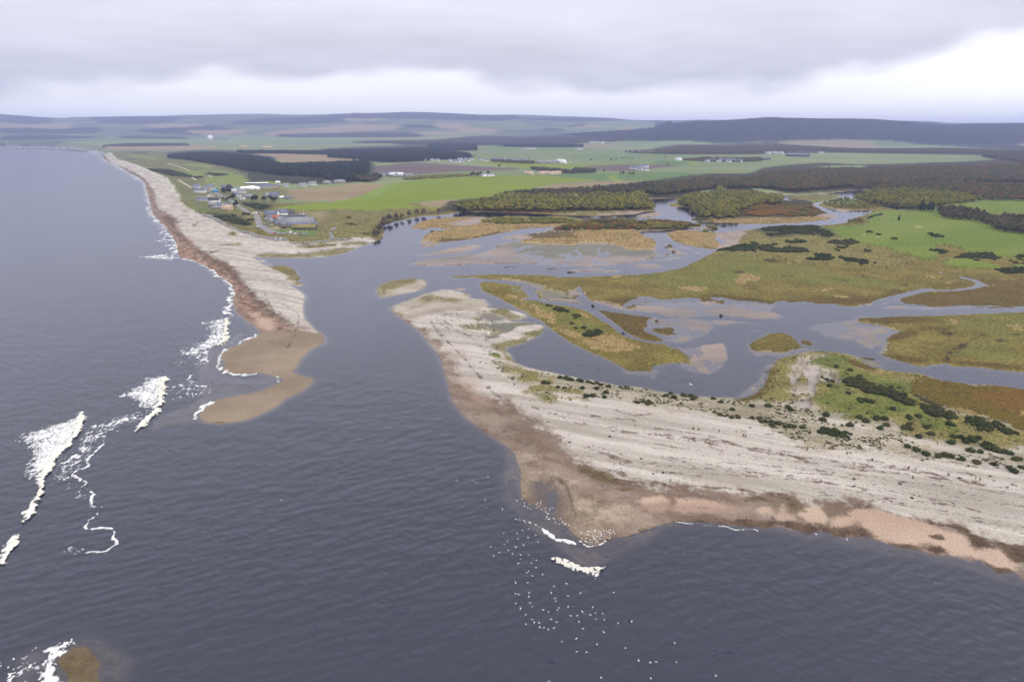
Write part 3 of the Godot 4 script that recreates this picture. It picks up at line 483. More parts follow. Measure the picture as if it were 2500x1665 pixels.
["gravel",2,1,0.05,1,[434,998,457,1026,491,1056,451,1009]],
["gravel",2,1,0.05,1,[436,955,444,930,457,925,425,880,432,921]],
["woodfloor",6,6,0.02,1,[289,1408,368,1546,480,1699,575,1699,704,1956,964,2206,1043,2116,1283,2206,1482,2304,1832,2527,2070,2655,833,1049,792,1074,749,1101,590,960,514,902,542,1101,638,1253,473,1157,455,1253,370,1253,227,1101]],
["woodfloor",4,4,0.03,1,[-134,669,-150,789,-97,902,-89,1026,-31,1101,-15,1188,35,1253,171,1326,383,1594,432,1645,292,1101,207,1074,199,960,46,902,-63,902,-128,834,-136,713]],
["fieldpale",5,4,0.05,1,[903,2033,1022,2074,978,1956,862,1920]],
["fieldpale",5,4,0.05,1,[1060,1971,1170,2010,1192,1942,1057,1885]],
["woodfloor",4,4,0.05,1,[590,960,607,902,599,866,600,834,631,850,692,866,540,669,521,696,516,724,553,818,534,850]],
["shingle",2,1,0.05,1,[119.8,136.4,119.6,137.8,119.3,139.1,115.1,137.8,114.5,140.8,114.2,143.6,111,142.9,110.4,144.3,108,145.5,105.5,145,103.6,145.7,101.8,147.9,98.8,148.3,95.9,149.8,94,151.7,91.6,153.7,88.1,153.3,83.8,153.7,82.4,155.7,80.5,156.5,76.9,154.7,74.7,156.5,71.9,158.1,67.2,157.7,63.9,158.1,60.5,158.5,56.2,159.4,54.1,160.2,48.4,160.6,43.3,160.6,38.6,158.5,34.8,156.5,29.3,153.3,26.3,153.1,22.6,150.4,19.3,149.8,17.5,151.8,15.8,155.4,13.7,159.1,11.3,162.2,9.8,164.5,7.3,167,5.6,169.4,3,172.9,2.2,179.1,2.3,189.8,1.4,196.1,0.4,201.6,-1.1,205.7,-1.3,205.7,-5.1,211.1,-9.6,218,-15.7,228.1,-20.5,239.1,-23.7,248.6,-27.1,266,-31,285.7,-34.9,303.4,-39.5,318.1,-44.2,331.3,-51.3,348.6,-55.9,357.9,-64.5,374.4,-73.4,392.4,-72.9,392.8,-69.8,402.4,-64.2,413.5,-58.6,426.3,-53.4,434.1,-48.9,439.8,-46.3,444.5,-39.8,442.1,-31.4,432.9,-27.1,428.5,-26.1,424.1,-28.1,420.9,-23,417.7,-16.6,415.6,-15.8,409.4,-13.7,401.4,-13.5,401.3,-14.7,395.5,-14.2,393.6,-10.4,392.6,-4.8,391.7,0.7,388,5.3,382.5,7.9,377.2,8.9,372.1,7.3,369.5,3.3,367,-1,367,-1.5,365.4,0.7,362.9,7.2,362.9,11.4,360.5,16,356.5,17.3,352.6,16.9,348.1,14.9,340.7,13.9,336.4,11,332.2,7.7,326.8,4.5,321.5,0.6,318.9,-2.4,315.7,-3.5,311.4,-1.6,306.5,0.2,300.7,0.6,296.1,1.6,292.8,4.1,289.5,7.5,285.8,12.6,282.2,17.6,279.6,24,275.2,30.3,271.3,36.6,268,41.2,265.6,45.6,262.9,49.7,262.5,55.6,259.8,61.3,256.3,68.3,252.9,72.7,251.6,78.7,251.1,86.1,250,88.8,248.9,89,249.6,91.7,250.4,95.7,252.9,100.9,258.9,104.7,265.2,109.1,274.7,112.2,281.7,115.9,289.1,118.9,292.3,124.2,299,128.5,302.5,134.3,306,140.7,309,147.5,310.2,152.4,309.2,158,305.2,160.5,302,160.6,296.3,158.9,291.4,161.3,286,163.6,283.7,166.6,281.4,171.3,279.7,176,278.1,178.2,275.3,179.7,271.6,181.8,268.9,186,266.8,190.4,265.3,195.1,264.3,198.4,263.8,203.8,261.3,207.5,258.8,248.2,248.6,280.1,219.8,330,75,135,112,127,127.5]],
["palesand",1.5,1,0.05,1,[-88.7,433.6,-90.4,447.5,-89,462,-82,473,-69,479,-63,475,-60,465,-58.9,447.5,-63.1,435.8,-72.9,426.9,-82.4,418.3,-85,424.7]],
["algae",3,3,0.05,1,[-90,442.8,-89,462,-82,472,-69,478,-67,462,-77.5,442.8,-83.5,424.7,-87.7,433.6]],
["palesand",3,2,0.05,1,[-72.9,392.8,-49.1,441,-28.2,421.9,-16.1,415.6,-13.6,399.5,-14.2,393.6,-22.3,389.8,-35.5,382.5,-49,371,-58.6,364.3,-73.4,392.4]],
["shingle",2,1,0.05,1,[-48.3,443.3,-39.8,442.1,-31.3,430.7,-33.5,426.3,-44.4,435.2]],
["algae",3,4,0.05,0.8,[-56.7,419.8,-54.8,428.5,-47.1,421.9,-41.7,417.7,-31.1,407.4,-33.7,403.4,-46.7,409.4,-51.1,397.5,-58.5,390,-64.9,380.9,-54.9,397.5]],
["algae",1.5,1,0.05,1,[-32.1,430.5,-28,429.4,-26.1,423.9,-30.1,423.9]],
["wet",4,3,0.05,0.5,[-62.7,372.2,-44.7,390,-17.3,397.5,-13.6,400.4,-26.3,391.8,-39.5,384.5,-59.8,367.5]],
["algae",3,2,0.06,1,[-10.3,389.8,-3.9,391.7,0.7,379,5.1,372.1,8.9,372.1,7.3,367.9,-0.2,367.9,-7.2,372.1,-12.6,372.1,-15.9,379]],
["shingle",3,1.5,0.05,1,[-1.1,382.5,3.5,388,7.4,377.2,4.3,373.8]],
["darkmud",2.5,2,0.05,1,[-21.5,373.8,-13.7,379,-3.7,370.4,-1,365.4,-6.2,362.1,-12.1,358.9,-15.7,362.1,-17.7,368.7]],
["mudolive",1.65,2,0.05,1,[-18.5,357.3,-12.1,358.9,-6.2,361.3,0.7,362.9,11.4,361.3,15.6,357.3,4.9,352.6,-3.4,337.8,-8.9,329.5,-12.3,326.8,-13.9,336.4,-7.5,342.1,-14.8,349.6]],
["algae",2,1.5,0.05,1,[-21.5,365.4,-16.7,365.4,-16.5,360.5,-18.9,357.3]],
["algae",3,2,0.05,0.8,[-25.2,349.6,-18.3,352.6,-13,346.6,-6.7,342.1,-9.1,337.8,-15.6,340.7,-22.7,342.1]],
["algae",1.38,1.5,0.06,1,[4.7,336.4,8.8,340.7,15,343.6,16.9,349.6,17,346.6,14.7,336.4,8.5,328.1,4.5,321.5,-2.4,315.7,-3.5,311.4,-1.6,306.5,0.6,299.5,0.9,293.9,-3,296.1,-5.3,303,-5,307.7,-8.5,313.8,-8.6,318.9,-3.3,324.1,3.8,329.5,7,333.6]],
["grassgreen",0.83,1.5,0.05,1,[-10,301.8,-7.5,303,-4.8,298.4,-6.6,296.1]],
["dune",2.75,6,0.04,0.75,[-10.9,297.2,-3,293.9,7.5,285.3,23.9,274.2,45.5,262,49.6,261.6,72.5,251.2,90.3,248.8,100,256.3,110.8,279.7,126.1,300.1,140.7,309,152.6,309.6,161.2,297.5,164,283.1,178.2,275.3,198.4,263.8,207.5,258.8,237.7,255.2,176.7,181.9,158.4,190.3,146.9,191.4,137.9,194.3,126.9,194.3,115.6,199.2,103.9,204.2,100.3,208,88.1,218,74.1,226,59.4,236.1,54.2,239.1,49.3,242.2,31.9,247,13.9,251.9,-1.7,262.3,-6.6,281.5]],
["scrub",1.65,3,0.05,1,[100,256.3,110.8,279.7,126.1,300.1,140.7,309,152.6,309.6,161.2,297.5,164,283.1,178.2,275.3,164,256.9,157.6,237.1,168.2,225.9,173.9,218.5,181.7,208.8,167.9,203.5,158.5,200.4,150.5,205.5,140.5,208.1,134,212.2,133.8,222.9,119.4,225.2,113.8,233.8,116.6,246.5,124.6,262.5,134.3,262.5,138.8,279.7,135.9,284.8,141.1,301.3,147.1,302.5,133.4,300.1,117.8,274.7,108.1,246.5,93.5,246.5]],
["grassgreen",2.75,6,0.05,0.7,[139,292.6,153.8,298.8,151.3,277.5,163.1,264.8,156.3,247.6,155.3,238.8,158.5,222.9,150.9,215.6,141.2,225.2,128.4,224.4,120.8,228.3,115.2,237.1,127.2,256.9,135,251.2,137.9,264.8]],
["scrub",1.65,3,0.05,1,[95.7,252.9,112.2,281.7,127.6,300.1,131.9,300.1,117.4,273.7,108.4,246.5,92,246.5]],
["marshbrown",1.38,2,0.05,1,[95.7,252.9,100.9,258.9,111.5,279.7,118.5,291.2,109,269.9,100.9,256.3,92,246.5,87.4,246.5,89,249.6]],
["marshbrown",1.1,2,0.05,1,[155.2,295.1,158.9,291.4,162.3,284.3,164,283.1,154.1,278.6,151.4,285.5]],
["reedmarsh",1.65,3,0.05,1,[176.3,275.3,179.7,271.6,186,266.8,207.2,258.3,215.4,253.1,186.9,215.6,176.6,215.6,173.9,222.9,170.2,229,164.6,238,160.3,247.6,166.1,263.8]],
["rustmarsh",5.5,10,0.03,0.7,[187.7,253.1,205.6,258.8,214,251.2,198.3,230.6,189,235.5,184.5,243.1]],
["reed",0.83,1.5,0.05,1,[155.3,278.6,160.9,281.4,163.9,278.6,161.1,275.3,155.2,274.8]],
["reed",0.83,2,0.05,1,[165,238,169,237.1,171.3,230.6,169.1,228.3,165.9,232.2]],
["reed",1.1,2,0.05,1,[186.3,233,191.4,236.3,195.5,235.5,190.2,228.3,185.6,230.6]],
["marshdark",0.83,2,0.05,1,[157.6,251.2,159.8,246.7,162.4,239.7,161,238.4,156.6,244]],
["track",0.5,1,0.12,1,[130.9,296.7,134.6,297.9,132.9,294.5,129.5,288,134.7,294.5,144.8,301.3,149.6,303,140.5,295.6,133.3,291.2,129,281.7,134.2,281.7,132.7,276.7,123.9,260.7,116.3,246.5,108.7,246.5,114.9,260.7,115.5,268,117.8,274.7,123,278.7,128.1,286.9,115.2,244.4,110.2,234.4,105.7,236.3]],
["scrub",0.83,1.5,0.05,1,[122.7,273.7,125.2,275.7,122,266.2,119.2,262.5,119.4,267.1]],
["track",1.1,2,0.05,1,[130.8,270.8,137.6,278.7,138.9,277.7,135,269.9,136.3,266.2,133.6,262.5,131.9,268]],
["shingle",2.2,3,0.05,0.7,[133.6,211.5,137.6,208.1,146.8,204.2,155.7,200.4,165.9,202.9,162.6,196.1,150.4,196.7,138.4,199.8,131.8,205.5]],
["shingle",2.2,4,0.05,0.6,[112.4,230.6,119.1,231.4,118.8,225.2,126.1,220,131.8,213.5,123.6,214.9,114.2,220.7,109.1,222.9]],
["scrub",1.65,3,0.08,0.9,[-5.9,281.5,1.7,283.6,14.9,271.6,10.2,269.7]],
["scrub",1.65,3,0.08,0.9,[3.3,251.9,19.9,248.6,28.5,243.8,13.5,243.8]],
["scrub",1.65,3,0.08,0.9,[1.6,267.8,14.7,267.8,21,264.1,8,262.3]],
["scrub",1.65,3,0.08,0.9,[7.8,257,20.3,255.3,26.3,251.9,13.9,251.9]],
["wet",1.65,3,0.06,1,[-81.4,407.9,-56.9,364.3,-43.6,339.8,-34.9,318.1,-26.5,289.9,-21.1,273.6,-17.5,258.8,-13.2,248.6,-7,245.4,-1.5,240.7,4.2,228.8,8.6,223.3,12.2,216.7,16.3,205.7,15.5,201.1,20.9,193.5,22.8,188.3,28.4,177,21.4,191.9,24.1,185.8,30.6,181,36.2,178.7,46.2,178.2,55.1,177.3,65.7,175.9,74.4,173.7,86.1,169.4,86.1,169.6,96.4,168.2,102.5,163.7,107.7,160.2,117.2,156.9,117.4,153.7,122.1,150.5,127.7,147.5,116.2,131.4,105.3,141.1,77,148.3,43.9,149.8,19,140.1,-3.9,164.5,-9.8,202.8]],
["shingle",2.75,2,0.05,0.4,[-50.9,345.6,-42.6,331.3,-33.7,305.8,-28.5,281.5,-25.8,273.6,-19.5,269.7,-17.5,258.8,-24.8,269.7,-30.7,289.9,-36.1,308.2,-45.8,331.3]],
["peachwet",2.2,3,0.05,0.45,[-22.7,267.8,-18.2,269.7,-13.9,262.3,-10.8,248.6,-14.4,247,-20.7,258.8]],
["peachwet",2.2,3,0.05,0.45,[-17.1,251.9,-10.1,247,-6.9,239.1,-10.4,237.6,-15.4,243.8]],
["peachwet",2.2,3,0.05,0.45,[-30.9,308.2,-24.1,305.8,-21.1,294.3,-27.2,298.8]],
["palesand",2.75,4,0.05,0.35,[-17.1,233.1,-6.7,231.7,3.9,210.5,6.4,205.7,-4.1,212.9,-12.6,223.3]],
["wetdark",2.75,5,0.07,0.5,[-2.2,245.4,4.2,228.8,12.2,218,16.3,205.7,21,194.5,25.2,188.3,30.7,177,23.9,177,18.5,188.3,11.4,201.1,6.6,210.5,-4.3,227.4]],
["weed",1.1,2,0.1,0.6,[-1.6,243.8,3.1,231.7,12.3,219.3,11.6,216.7,4.2,227.4,-0.9,237.6]],
["weed",1.1,2,0.1,0.6,[20.9,193.5,25.1,187.3,31.4,181.5,35.3,177,28.4,177,23.6,182.4]],
["pebble",2.2,3,0.05,1,[0.4,202.8,4.5,200.5,10.2,191.9,19,181.9,24.9,172.9,22.5,171.1,14.2,179.1,8,185.8,3.8,191.9]],
["pebble",2.2,3,0.05,1,[1.8,188.8,6.1,187.8,7.9,183.9,6.2,174.6,3.1,174.6]],
["pebble",3.3,4,0.05,1,[18.2,172.9,26.9,171.1,33,167.8,36.5,162.9,35.6,158.3,24.5,153.2,19.4,150.4,16,156.8,16,167]],
["pondbed",2.2,3,0.05,1,[6.9,181.9,11.6,181.9,14.7,173.7,13.1,162.9,9.8,164.5,7.4,169.4,6.2,175.5]],
["peach",0.83,1,0.05,1,[35,169.1,38.4,171.9,41.9,172.2,44,170.3,42.8,169.1,39.3,167.7,36.8,167.3]],
["peachwet",1.1,1,0.05,1,[35.4,167.3,43.2,169.1,41.8,164.6,38,164.6]],
["peach",0.83,1,0.05,1,[46.5,170.5,51,170.7,55.6,169.8,58.9,168.6,60.9,166.3,58.1,165.9,52.5,167.3,45.4,167.7]],
["peachwet",1.38,1.5,0.05,1,[43.9,167.7,52.5,167.3,60.7,165.9,64.6,165.9,64.4,164.8,58.6,163.7,49.3,164.1,44.8,165.4]],
["peach",0.66,0.8,0.05,1,[67.4,165.9,69.8,167.3,71.4,166.8,70.6,164.1,68.4,163.2,67.1,164.1]],
["peach",0.66,0.8,0.05,1,[64.8,175.8,67.4,176.1,68.6,175.1,66.3,174.3]],
["peach",0.66,0.8,0.05,1,[78.6,162.8,80.9,165.9,84.9,166.8,82.5,161.1,79.9,160.6]],
["peach",0.83,1,0.05,0.7,[71.7,161.9,75.6,167.7,74.8,164.6,75.5,161.9]],
["peach",0.55,0.6,0.05,1,[84.5,165.9,85.2,163.7,84.8,161.1,83.1,159.4,81.9,159.8]],
["peach",0.83,1,0.1,1,[85.1,160.2,87.8,161.5,91.3,161.9,92.3,165,96.8,165.4,102.1,162.8,107.2,159.4,110.1,156.5,113.5,155.3,116,152.1,114.9,149,116.6,147.2,122,147.2,121.4,143.2,121.8,140.8,119,139.8,116.2,141.8,114.4,143.9,109.8,145,107.5,148.3,104,149.8,97.6,150.2,93.3,152.5,93.3,154.9,92.3,156.5,91.3,158.5,87.7,157.3,84.5,157.7]],
["wet",0.83,1,0.05,1,[92.3,160.6,93.5,159.4,91.7,156.1,90.1,156.5]],
["weed",0.66,1.2,0.12,1,[96.2,167.7,102.5,163.7,107.7,160.2,117.2,156.9,118,154.9,116.3,150.2,115.3,147.5,117.9,147.5,122.8,149,121.4,143.2,123.4,141.5,127.7,147.5,122.1,150.5,117.4,153.7,114.4,156.1,107.4,159.8,102.3,163.2]],
["weed",0.66,1.2,0.15,1,[81.7,159.4,84.1,156.9,88.8,157.7,91.7,156.1,93.1,154.5,93,152.5,91.5,152.9,87.6,153.3,83.6,153.3,81.5,155.7]],
["weed",0.55,1.2,0.15,1,[94.7,151.3,97.6,150.2,102.9,149.8,104.6,149,107.5,148.3,107.9,146.1,104.6,145.3,103.6,147.2,100.1,148.7,96.1,149.4]],
["weed",0.33,0.6,0.2,1,[107.1,153.3,110.5,153.3,110.8,150.9,109,151.5,106.9,152.5]],
["weed",0.33,0.6,0.2,1,[93.7,148.3,95.5,148.3,96.4,146.4,94.5,146.1]],
["weed",0.39,0.6,0.2,1,[115,143.2,115.5,140.8,119.2,140.1,119.2,138.9,115.3,138.1,114.4,140.4]],
["weed",0.55,1.2,0.12,1,[34.8,156.5,38.6,158.5,43.4,161.1,48.6,161.5,54.5,161.7,60.3,161.5,68.5,161.5,74.7,160.6,78.2,159.4,81.2,158.1,80.5,156.5,76.9,154.7,74.7,156.5,71.9,158.1,63.9,158.1,56.2,159.6,48.3,160.4,43.2,160.4,38.6,158.2,34.7,156.1,29.2,153.1,26.3,152.7,26.4,153.5,29.3,153.7]],
["weedolive",0.55,1,0.12,0.8,[64.5,170,68.2,172.4,70.8,171.4,73.3,169.6,75,166.3,73,166.8,71.1,169.6,67.6,169.3]],
["weedolive",0.55,1,0.12,0.8,[75.4,167.3,79.2,169.1,80.4,165.9,80.3,164.6,78.2,166.3]],
["weedolive",0.39,0.6,0.2,1,[30.4,175.8,33.5,176.6,35.1,175.6,32.5,174.8]],
["weedolive",0.83,2,0.1,0.8,[20.5,192.4,23,188.8,28.5,182.9,31,181,28.1,176.8,25.2,179.1,22,183.9]],
["weedolive",0.44,0.6,0.05,1,[30.2,175.5,35.3,176.2,31.9,174.8]],
["seabar",1.65,2,0.05,1,[-94.8,115,-90.5,117.3,-85,116.8,-77.2,112,-69.4,100.2,-82.9,96.7]],
["weedolive",1.38,2,0.05,0.8,[-90.4,110.3,-90.3,112.4,-89,114.4,-86.1,114.4,-83.5,112,-81,109.9,-81,107.8,-78.2,105.5,-75.5,98.4,-78.9,98.4,-86.6,107]],
["gravelpink",1,0.4,0.05,1,[-37.7,444.3,-35.9,447.9,-31.4,447.6,-31.8,441.9,-34.8,440.1]]]
# [cover, half width, raggedness, strength, line]
const STRAND := [
["weed",0.6,0.48,0.8,[49.8,217.4,59.9,214.2,69.2,209.2,77,201.1,85.5,196.7,99.1,193.5,106.9,189.3,117.5,189.3]],
["weed",0.36,0.48,0.8,[52.1,212.9,65.6,205.7,73.9,197.7,80.4,193.5]],
["weed",0.54,0.48,0.8,[103.5,192.4,109.8,190.3,117.9,187.3,128.1,184.4,133.3,177.8]],
["weed",0.3,0.48,0.8,[44.2,189.3,53.6,188.3,62.9,187.3,71.1,183.4,80.5,183.4]],
["weed",0.72,0.48,0.8,[78.7,183.4,84.5,181.5,92.6,178.7,98.7,177]],
["weed",0.24,0.48,0.8,[47.4,205.7,54.4,202.2,61.8,201.1,68.7,198.8]],
["weed",0.36,0.48,0.8,[122.8,183.4,130.5,180.5,137.9,177.8]],
["weed",0.3,0.48,0.8,[84.2,206.9,93.2,203.4,107.5,201.1]],
["weed",0.36,0.48,0.8,[50.4,195.6,56.2,189.3]],
["weed",0.6,0.48,0.8,[106.2,186.8,111.5,185.7,116.3,184.9]],
["weed",0.21,0.48,0.8,[92.6,184.6,99.7,183,105.6,181.2,108.5,179.9,116.2,179.9]],
["weed",0.48,0.48,0.8,[90.6,179.9,96.3,178.3,101,176.1,104.2,174.3,108.6,174.3]],
["weed",0.3,0.48,0.8,[108.6,174.3,111.6,172.4,114.2,172.2,115.2,171.4,117.5,169.8,121.8,168.2,124.7,165,127.6,162.6]],
["weed",0.42,0.48,0.8,[119.6,187.9,123.6,185.7,129.1,184.3,131.3,181.4,134.3,180.1,139.1,179.6]],
["weed",0.18,0.48,0.8,[127.1,174.3,131.2,171.4,137,169.1,141.2,168.2]],
["weed",0.3,0.48,0.8,[137.5,185.2,141.8,179.9,146.5,177.3]],
["weed",0.21,0.48,0.8,[130.9,160.2,135,157.7]],
["weed",0.18,0.48,0.8,[103.7,170.5,110.9,165.9,118.8,163.2,127.5,158.5,133.3,155.3]],
["weed",0.15,0.48,0.8,[96.4,175.8,103.9,171,114.6,168.2,122.6,165.4]],
["weed",0.18,0.48,0.8,[110.8,157.7,117,156.5,121.9,153.7,127,151.3,128.8,149]],
["weed",0.24,0.48,0.8,[31.4,188.5,34.5,183]],
["weed",0.42,0.48,0.8,[48.2,185.7,53,184.1,56.7,183]],
["weed",0.36,0.48,0.8,[67.5,186.8,75.5,184.9,80.3,183.5,86,181.4,90.6,179.9]],
["weed",0.18,0.48,0.8,[38.2,181.4,42.9,179.4]],
["weed",0.3,0.48,0.8,[30.4,181.4,36.2,179.4,45.2,178.1,49.9,178.6,55.1,177.1,61,175.8,69.5,174.8,78.6,172.4,86.1,169.6]],
["weed",0.18,0.48,0.8,[68.8,188.5,83.7,185.7,92.6,184.6]],
["weed",0.72,0.48,0.8,[25,202.8,28.4,197.2,34.7,192.9,41.6,190.3,43.7,191.3]],
["weed",0.24,0.48,0.8,[26.7,203.9,33.2,199.4,35.4,197.2]],
["weed",0.48,0.48,0.8,[30,194,36.5,188.8,40.2,187.8]],
["weed",0.42,0.48,0.8,[42.3,214.1,56.1,211,68.3,207.4,77.2,202.8,85.8,198.3,95,190.3]],
["weed",0.24,0.48,0.8,[29.3,188.8,32.9,183.9,37.4,180.1,43.2,179.1]],
["weed",0.48,0.48,0.8,[49.2,194,51.7,189.8]],
["weed",0.18,0.48,0.8,[16.2,208.6,19.6,212.3]],
["weed",0.21,0.48,0.8,[38.1,214.8,57.9,207.4,68.6,199.4]],
["weed",0.18,0.48,0.8,[23.3,186.8,28.7,181]],
["weed",0.24,0.48,0.8,[59,191.9,71.6,185.8,84.7,182.9,91,181]],
["weed",0.48,0.48,0.8,[-46,367.6,-44.5,377.9,-37.6,381.4,-28.7,383.2]],
["weed",0.48,0.48,0.8,[-44,357.9,-38.7,339.8,-30.3,318.1,-22.8,298.8,-17.5,281.5,-11.5,266,-7.2,251.9,-2.2,243.8]],
["weed",0.3,0.48,0.8,[-45.6,364.3,-40.1,345.6,-32.8,328.6]],
["weed",0.54,0.48,0.8,[-42.5,367.6,-38.6,354.7,-30.6,339.8,-23.5,331.3,-17,328.6,-12.9,323.3]],
["weed",0.42,0.48,0.8,[-37,374.4,-37.5,361.1,-31,345.6,-27.1,336.9]],
["weed",0.36,0.48,0.8,[-33.7,377.9,-34.3,364.3,-29,351.6,-24.1,339.8]],
["weed",0.3,0.48,0.8,[-29.9,374.4,-29.7,361.1,-23,348.6]],
["weed",0.3,0.48,0.8,[-24.5,334.1,-16.5,318.1,-13.1,308.2]],
["weed",0.24,0.48,0.8,[-14,294.3,-12.9,303.4,-9.4,308.2,-5.7,308.2]],
["weed",0.36,0.48,0.8,[-21.3,296.5,-14.3,271.6,-9.8,257]],
["weed",0.36,0.48,0.8,[-7.7,271.6,-5.1,275.5,-3.7,269.7]],
["weed",0.54,0.48,0.8,[6.7,237.6,15.7,230.3,23.5,222,34.1,218,44,212.9]],
["weed",0.6,0.48,0.8,[21.6,226,28.9,220.6,36.8,218]],
["weed",0.54,0.48,0.8,[24.2,202.2,31.1,196.7,35.6,193.5,42.2,189.3]],
["weed",0.3,0.48,0.8,[18.6,230.3,32.5,227.4,45.9,223.3]],
["weed",0.6,0.48,0.8,[38.4,233.1,44.1,228.8,51.8,230.3]],
["weed",0.6,0.48,0.8,[-141.6,403.4,-122.4,377.4,-112.6,339.4,-108.3,312.7]],
["weed",0.48,0.48,0.8,[-157.4,424.1,-133.8,373.9,-114.5,351.2]],
["weed",0.48,0.48,0.8,[-181,452,-164.4,424.1]],
["weed",0.72,0.48,0.8,[-256,575,-253,587]],
["weed",0.72,0.48,0.8,[-381,782,-383,796]],
["weed",0.3,0.48,0.55,[48.6,211.7,63.5,207.4,82.1,201.1,105,195.6,125.6,188.3,151.4,180.5]],
["weed",0.24,0.48,0.55,[46.7,202.2,70.6,196.7,93.3,191.4,118.7,184.4,137.4,177]],
["weed",0.3,0.48,0.55,[45.6,196.7,64.4,192.4,87.2,188.3,108.2,182.4,123.7,177]],
["weed",0.21,0.48,0.55,[43.6,186.3,66.5,183.4,93,179.6]],
["weed",0.21,0.48,0.55,[71.7,218,95.5,209.2,117.1,200,141.4,190.3,154.8,185.3]],
["weed",0.18,0.48,0.55,[86.3,212.9,104.5,205.7,130.4,196.7,157,188.3]],
["weed",0.3,0.4,0.5,[93.3,186.2,105.2,183.5,117.1,181.4,127.1,176.8,145.6,172.4]],
["weed",0.21,0.4,0.5,[91.7,182.5,105.4,178.8,117.9,173.8,127.9,170,140.6,165.4]],
["weed",0.21,0.4,0.5,[89.2,176.8,100.4,173.8,111.3,171,121,166.8,129.7,161.9,136.2,159.4]],
["weed",0.18,0.4,0.5,[87.3,172.4,100.5,169.1,112.5,164.6,121.1,159.4,131.6,152.9]],
["weed",0.21,0.4,0.5,[102.3,188.5,118.8,184.6,133.5,178.8,147,174.3]],
["weed",0.6,0.48,0.8,[24.8,152.2,28.6,153.2,33,155.5,37.6,158.2,43.6,160.6]],
["wetdark",0.48,0.32,0.8,[-41.6,323.3,-34.8,302.2,-30.9,284.6,-27,265.1,-23.6,247.8,-20.4,238.4,-15.6,227.4,-9.6,217.4,-5.1,210.5]],
["weed",0.6,0.64,0.7,[31.6,178.7,41.5,177.8,50.7,177.8,59.4,176.4,67.9,174.6,77.8,171.1]],
["weedolive",0.96,0.8,0.6,[22.1,188.8,25.6,181.9,28.3,178.2,30.2,175.5]],
["wetdark",1.5,1.6,0.5,[1.4,200.5,10,188.8,16.9,179.1,22.5,171.1,26.7,169.4,36.1,172.9]],
["wetdark",1.2,1.28,0.5,[8,185.8,14.1,178.2,19.7,174.6,24.2,170.3]],
["marshdark",0.72,0.8,0.8,[81,488,88,480,91,467,96,449.3,103.9,437.5]],
["marshdark",0.72,0.8,0.5,[143,467,156,456,161.5,441.9]],
["marshdark",1.2,1.2,0.5,[287,604,310,579,324,557,339,543]],
["marshdark",0.6,0.8,0.9,[224.7,320.6,212.3,308.2,201.3,298.8,196,288.9]],
["plough",2.4,1.6,0.6,[38,1266,54,1341,100,1402]],
["marshdark",0.9,0.4,0.9,[-236,807,-220,787,-199,764]],
["marshdark",0.9,0.8,0.5,[-331,915,-332,997,-285,1031,-249,1055]],
["fairway",0.72,0.4,0.7,[498,818,456,713,417,630,399,587]],
["fairway",0.48,0.4,0.5,[506,818,452,690,409,595]],
["woodfloor",4.2,3.2,0.75,[-1157,4458,-654,4384,-177,4571]],
["woodfloor",4.2,3.2,0.75,[-173,2828,77,2797,341,2683,729,2797]],
["woodfloor",4.2,3.2,0.75,[-100,2552,120,2410,379,2356]],
["woodfloor",4.2,3.2,0.75,[149,2206,304,2187,453,2206]],
["woodfloor",4.2,3.2,0.75,[-34,1994,156,1872]],
["woodfloor",4.2,3.2,0.75,[244,1671,351,1699,432,1645]],
["woodfloor",4.2,3.2,0.75,[50,3508,239,3330,374,3228]],
["woodfloor",4.2,3.2,0.75,[-1051,4047,-663,3869]],
["woodfloor",4.2,3.2,0.7,[915,2725,1128,2655,1323,2467,1747,2527]],
["woodfloor",4.2,3.2,0.7,[567,2797,673,2828]],
["woodfloor",4.2,3.2,0.7,[479,2356,591,2283]],
["woodfloor",4.2,3.2,0.7,[864,2410,980,2304,1210,2254]],
["woodfloor",4.2,3.2,0.7,[1282,2552,1466,2527]],
["woodfloor",4.2,3.2,0.7,[1379,2304,1428,2283]],
["woodfloor",6,4.8,0.6,[-1518,3680,-1193,3680,-900,4458]],
["woodfloor",6,4.8,0.6,[-2884,4906,-2515,5036,-1851,5041]],
["woodfloor",6,4.8,0.6,[-2658,6146,-1971,5716,-1104,5486]],
["woodfloor",6,4.8,0.6,[-4080,6257,-3566,6324,-3073,6166]]]
const ROADS := [
["road",6.5,[-504,1180,-481,1139,-459,1100,-433,1057,-417,1030,-397,992,-376,951,-355,913,-337,883,-321,859,-310,837,-295,799,-279,757,-269,736,-260,722,-248,700,-237,687,-227,687]],
["road",7,[-309,832,-292,791,-279,757,-268,739,-255,719,-244,700,-235,691,-224,688,-205,686]],
["road",5,[-584,1243,-569,1243,-545,1224]],
["road",5,[-326,878,-311,864]],
["track",4,[-1068,2181,-933,1974,-827,1802]],
["track",3,[-710,1488,-645,1376,-588,1279]],
["track",4,[-718,1569,-672,1488]],
["track",4,[-708,1631,-678,1581]]]

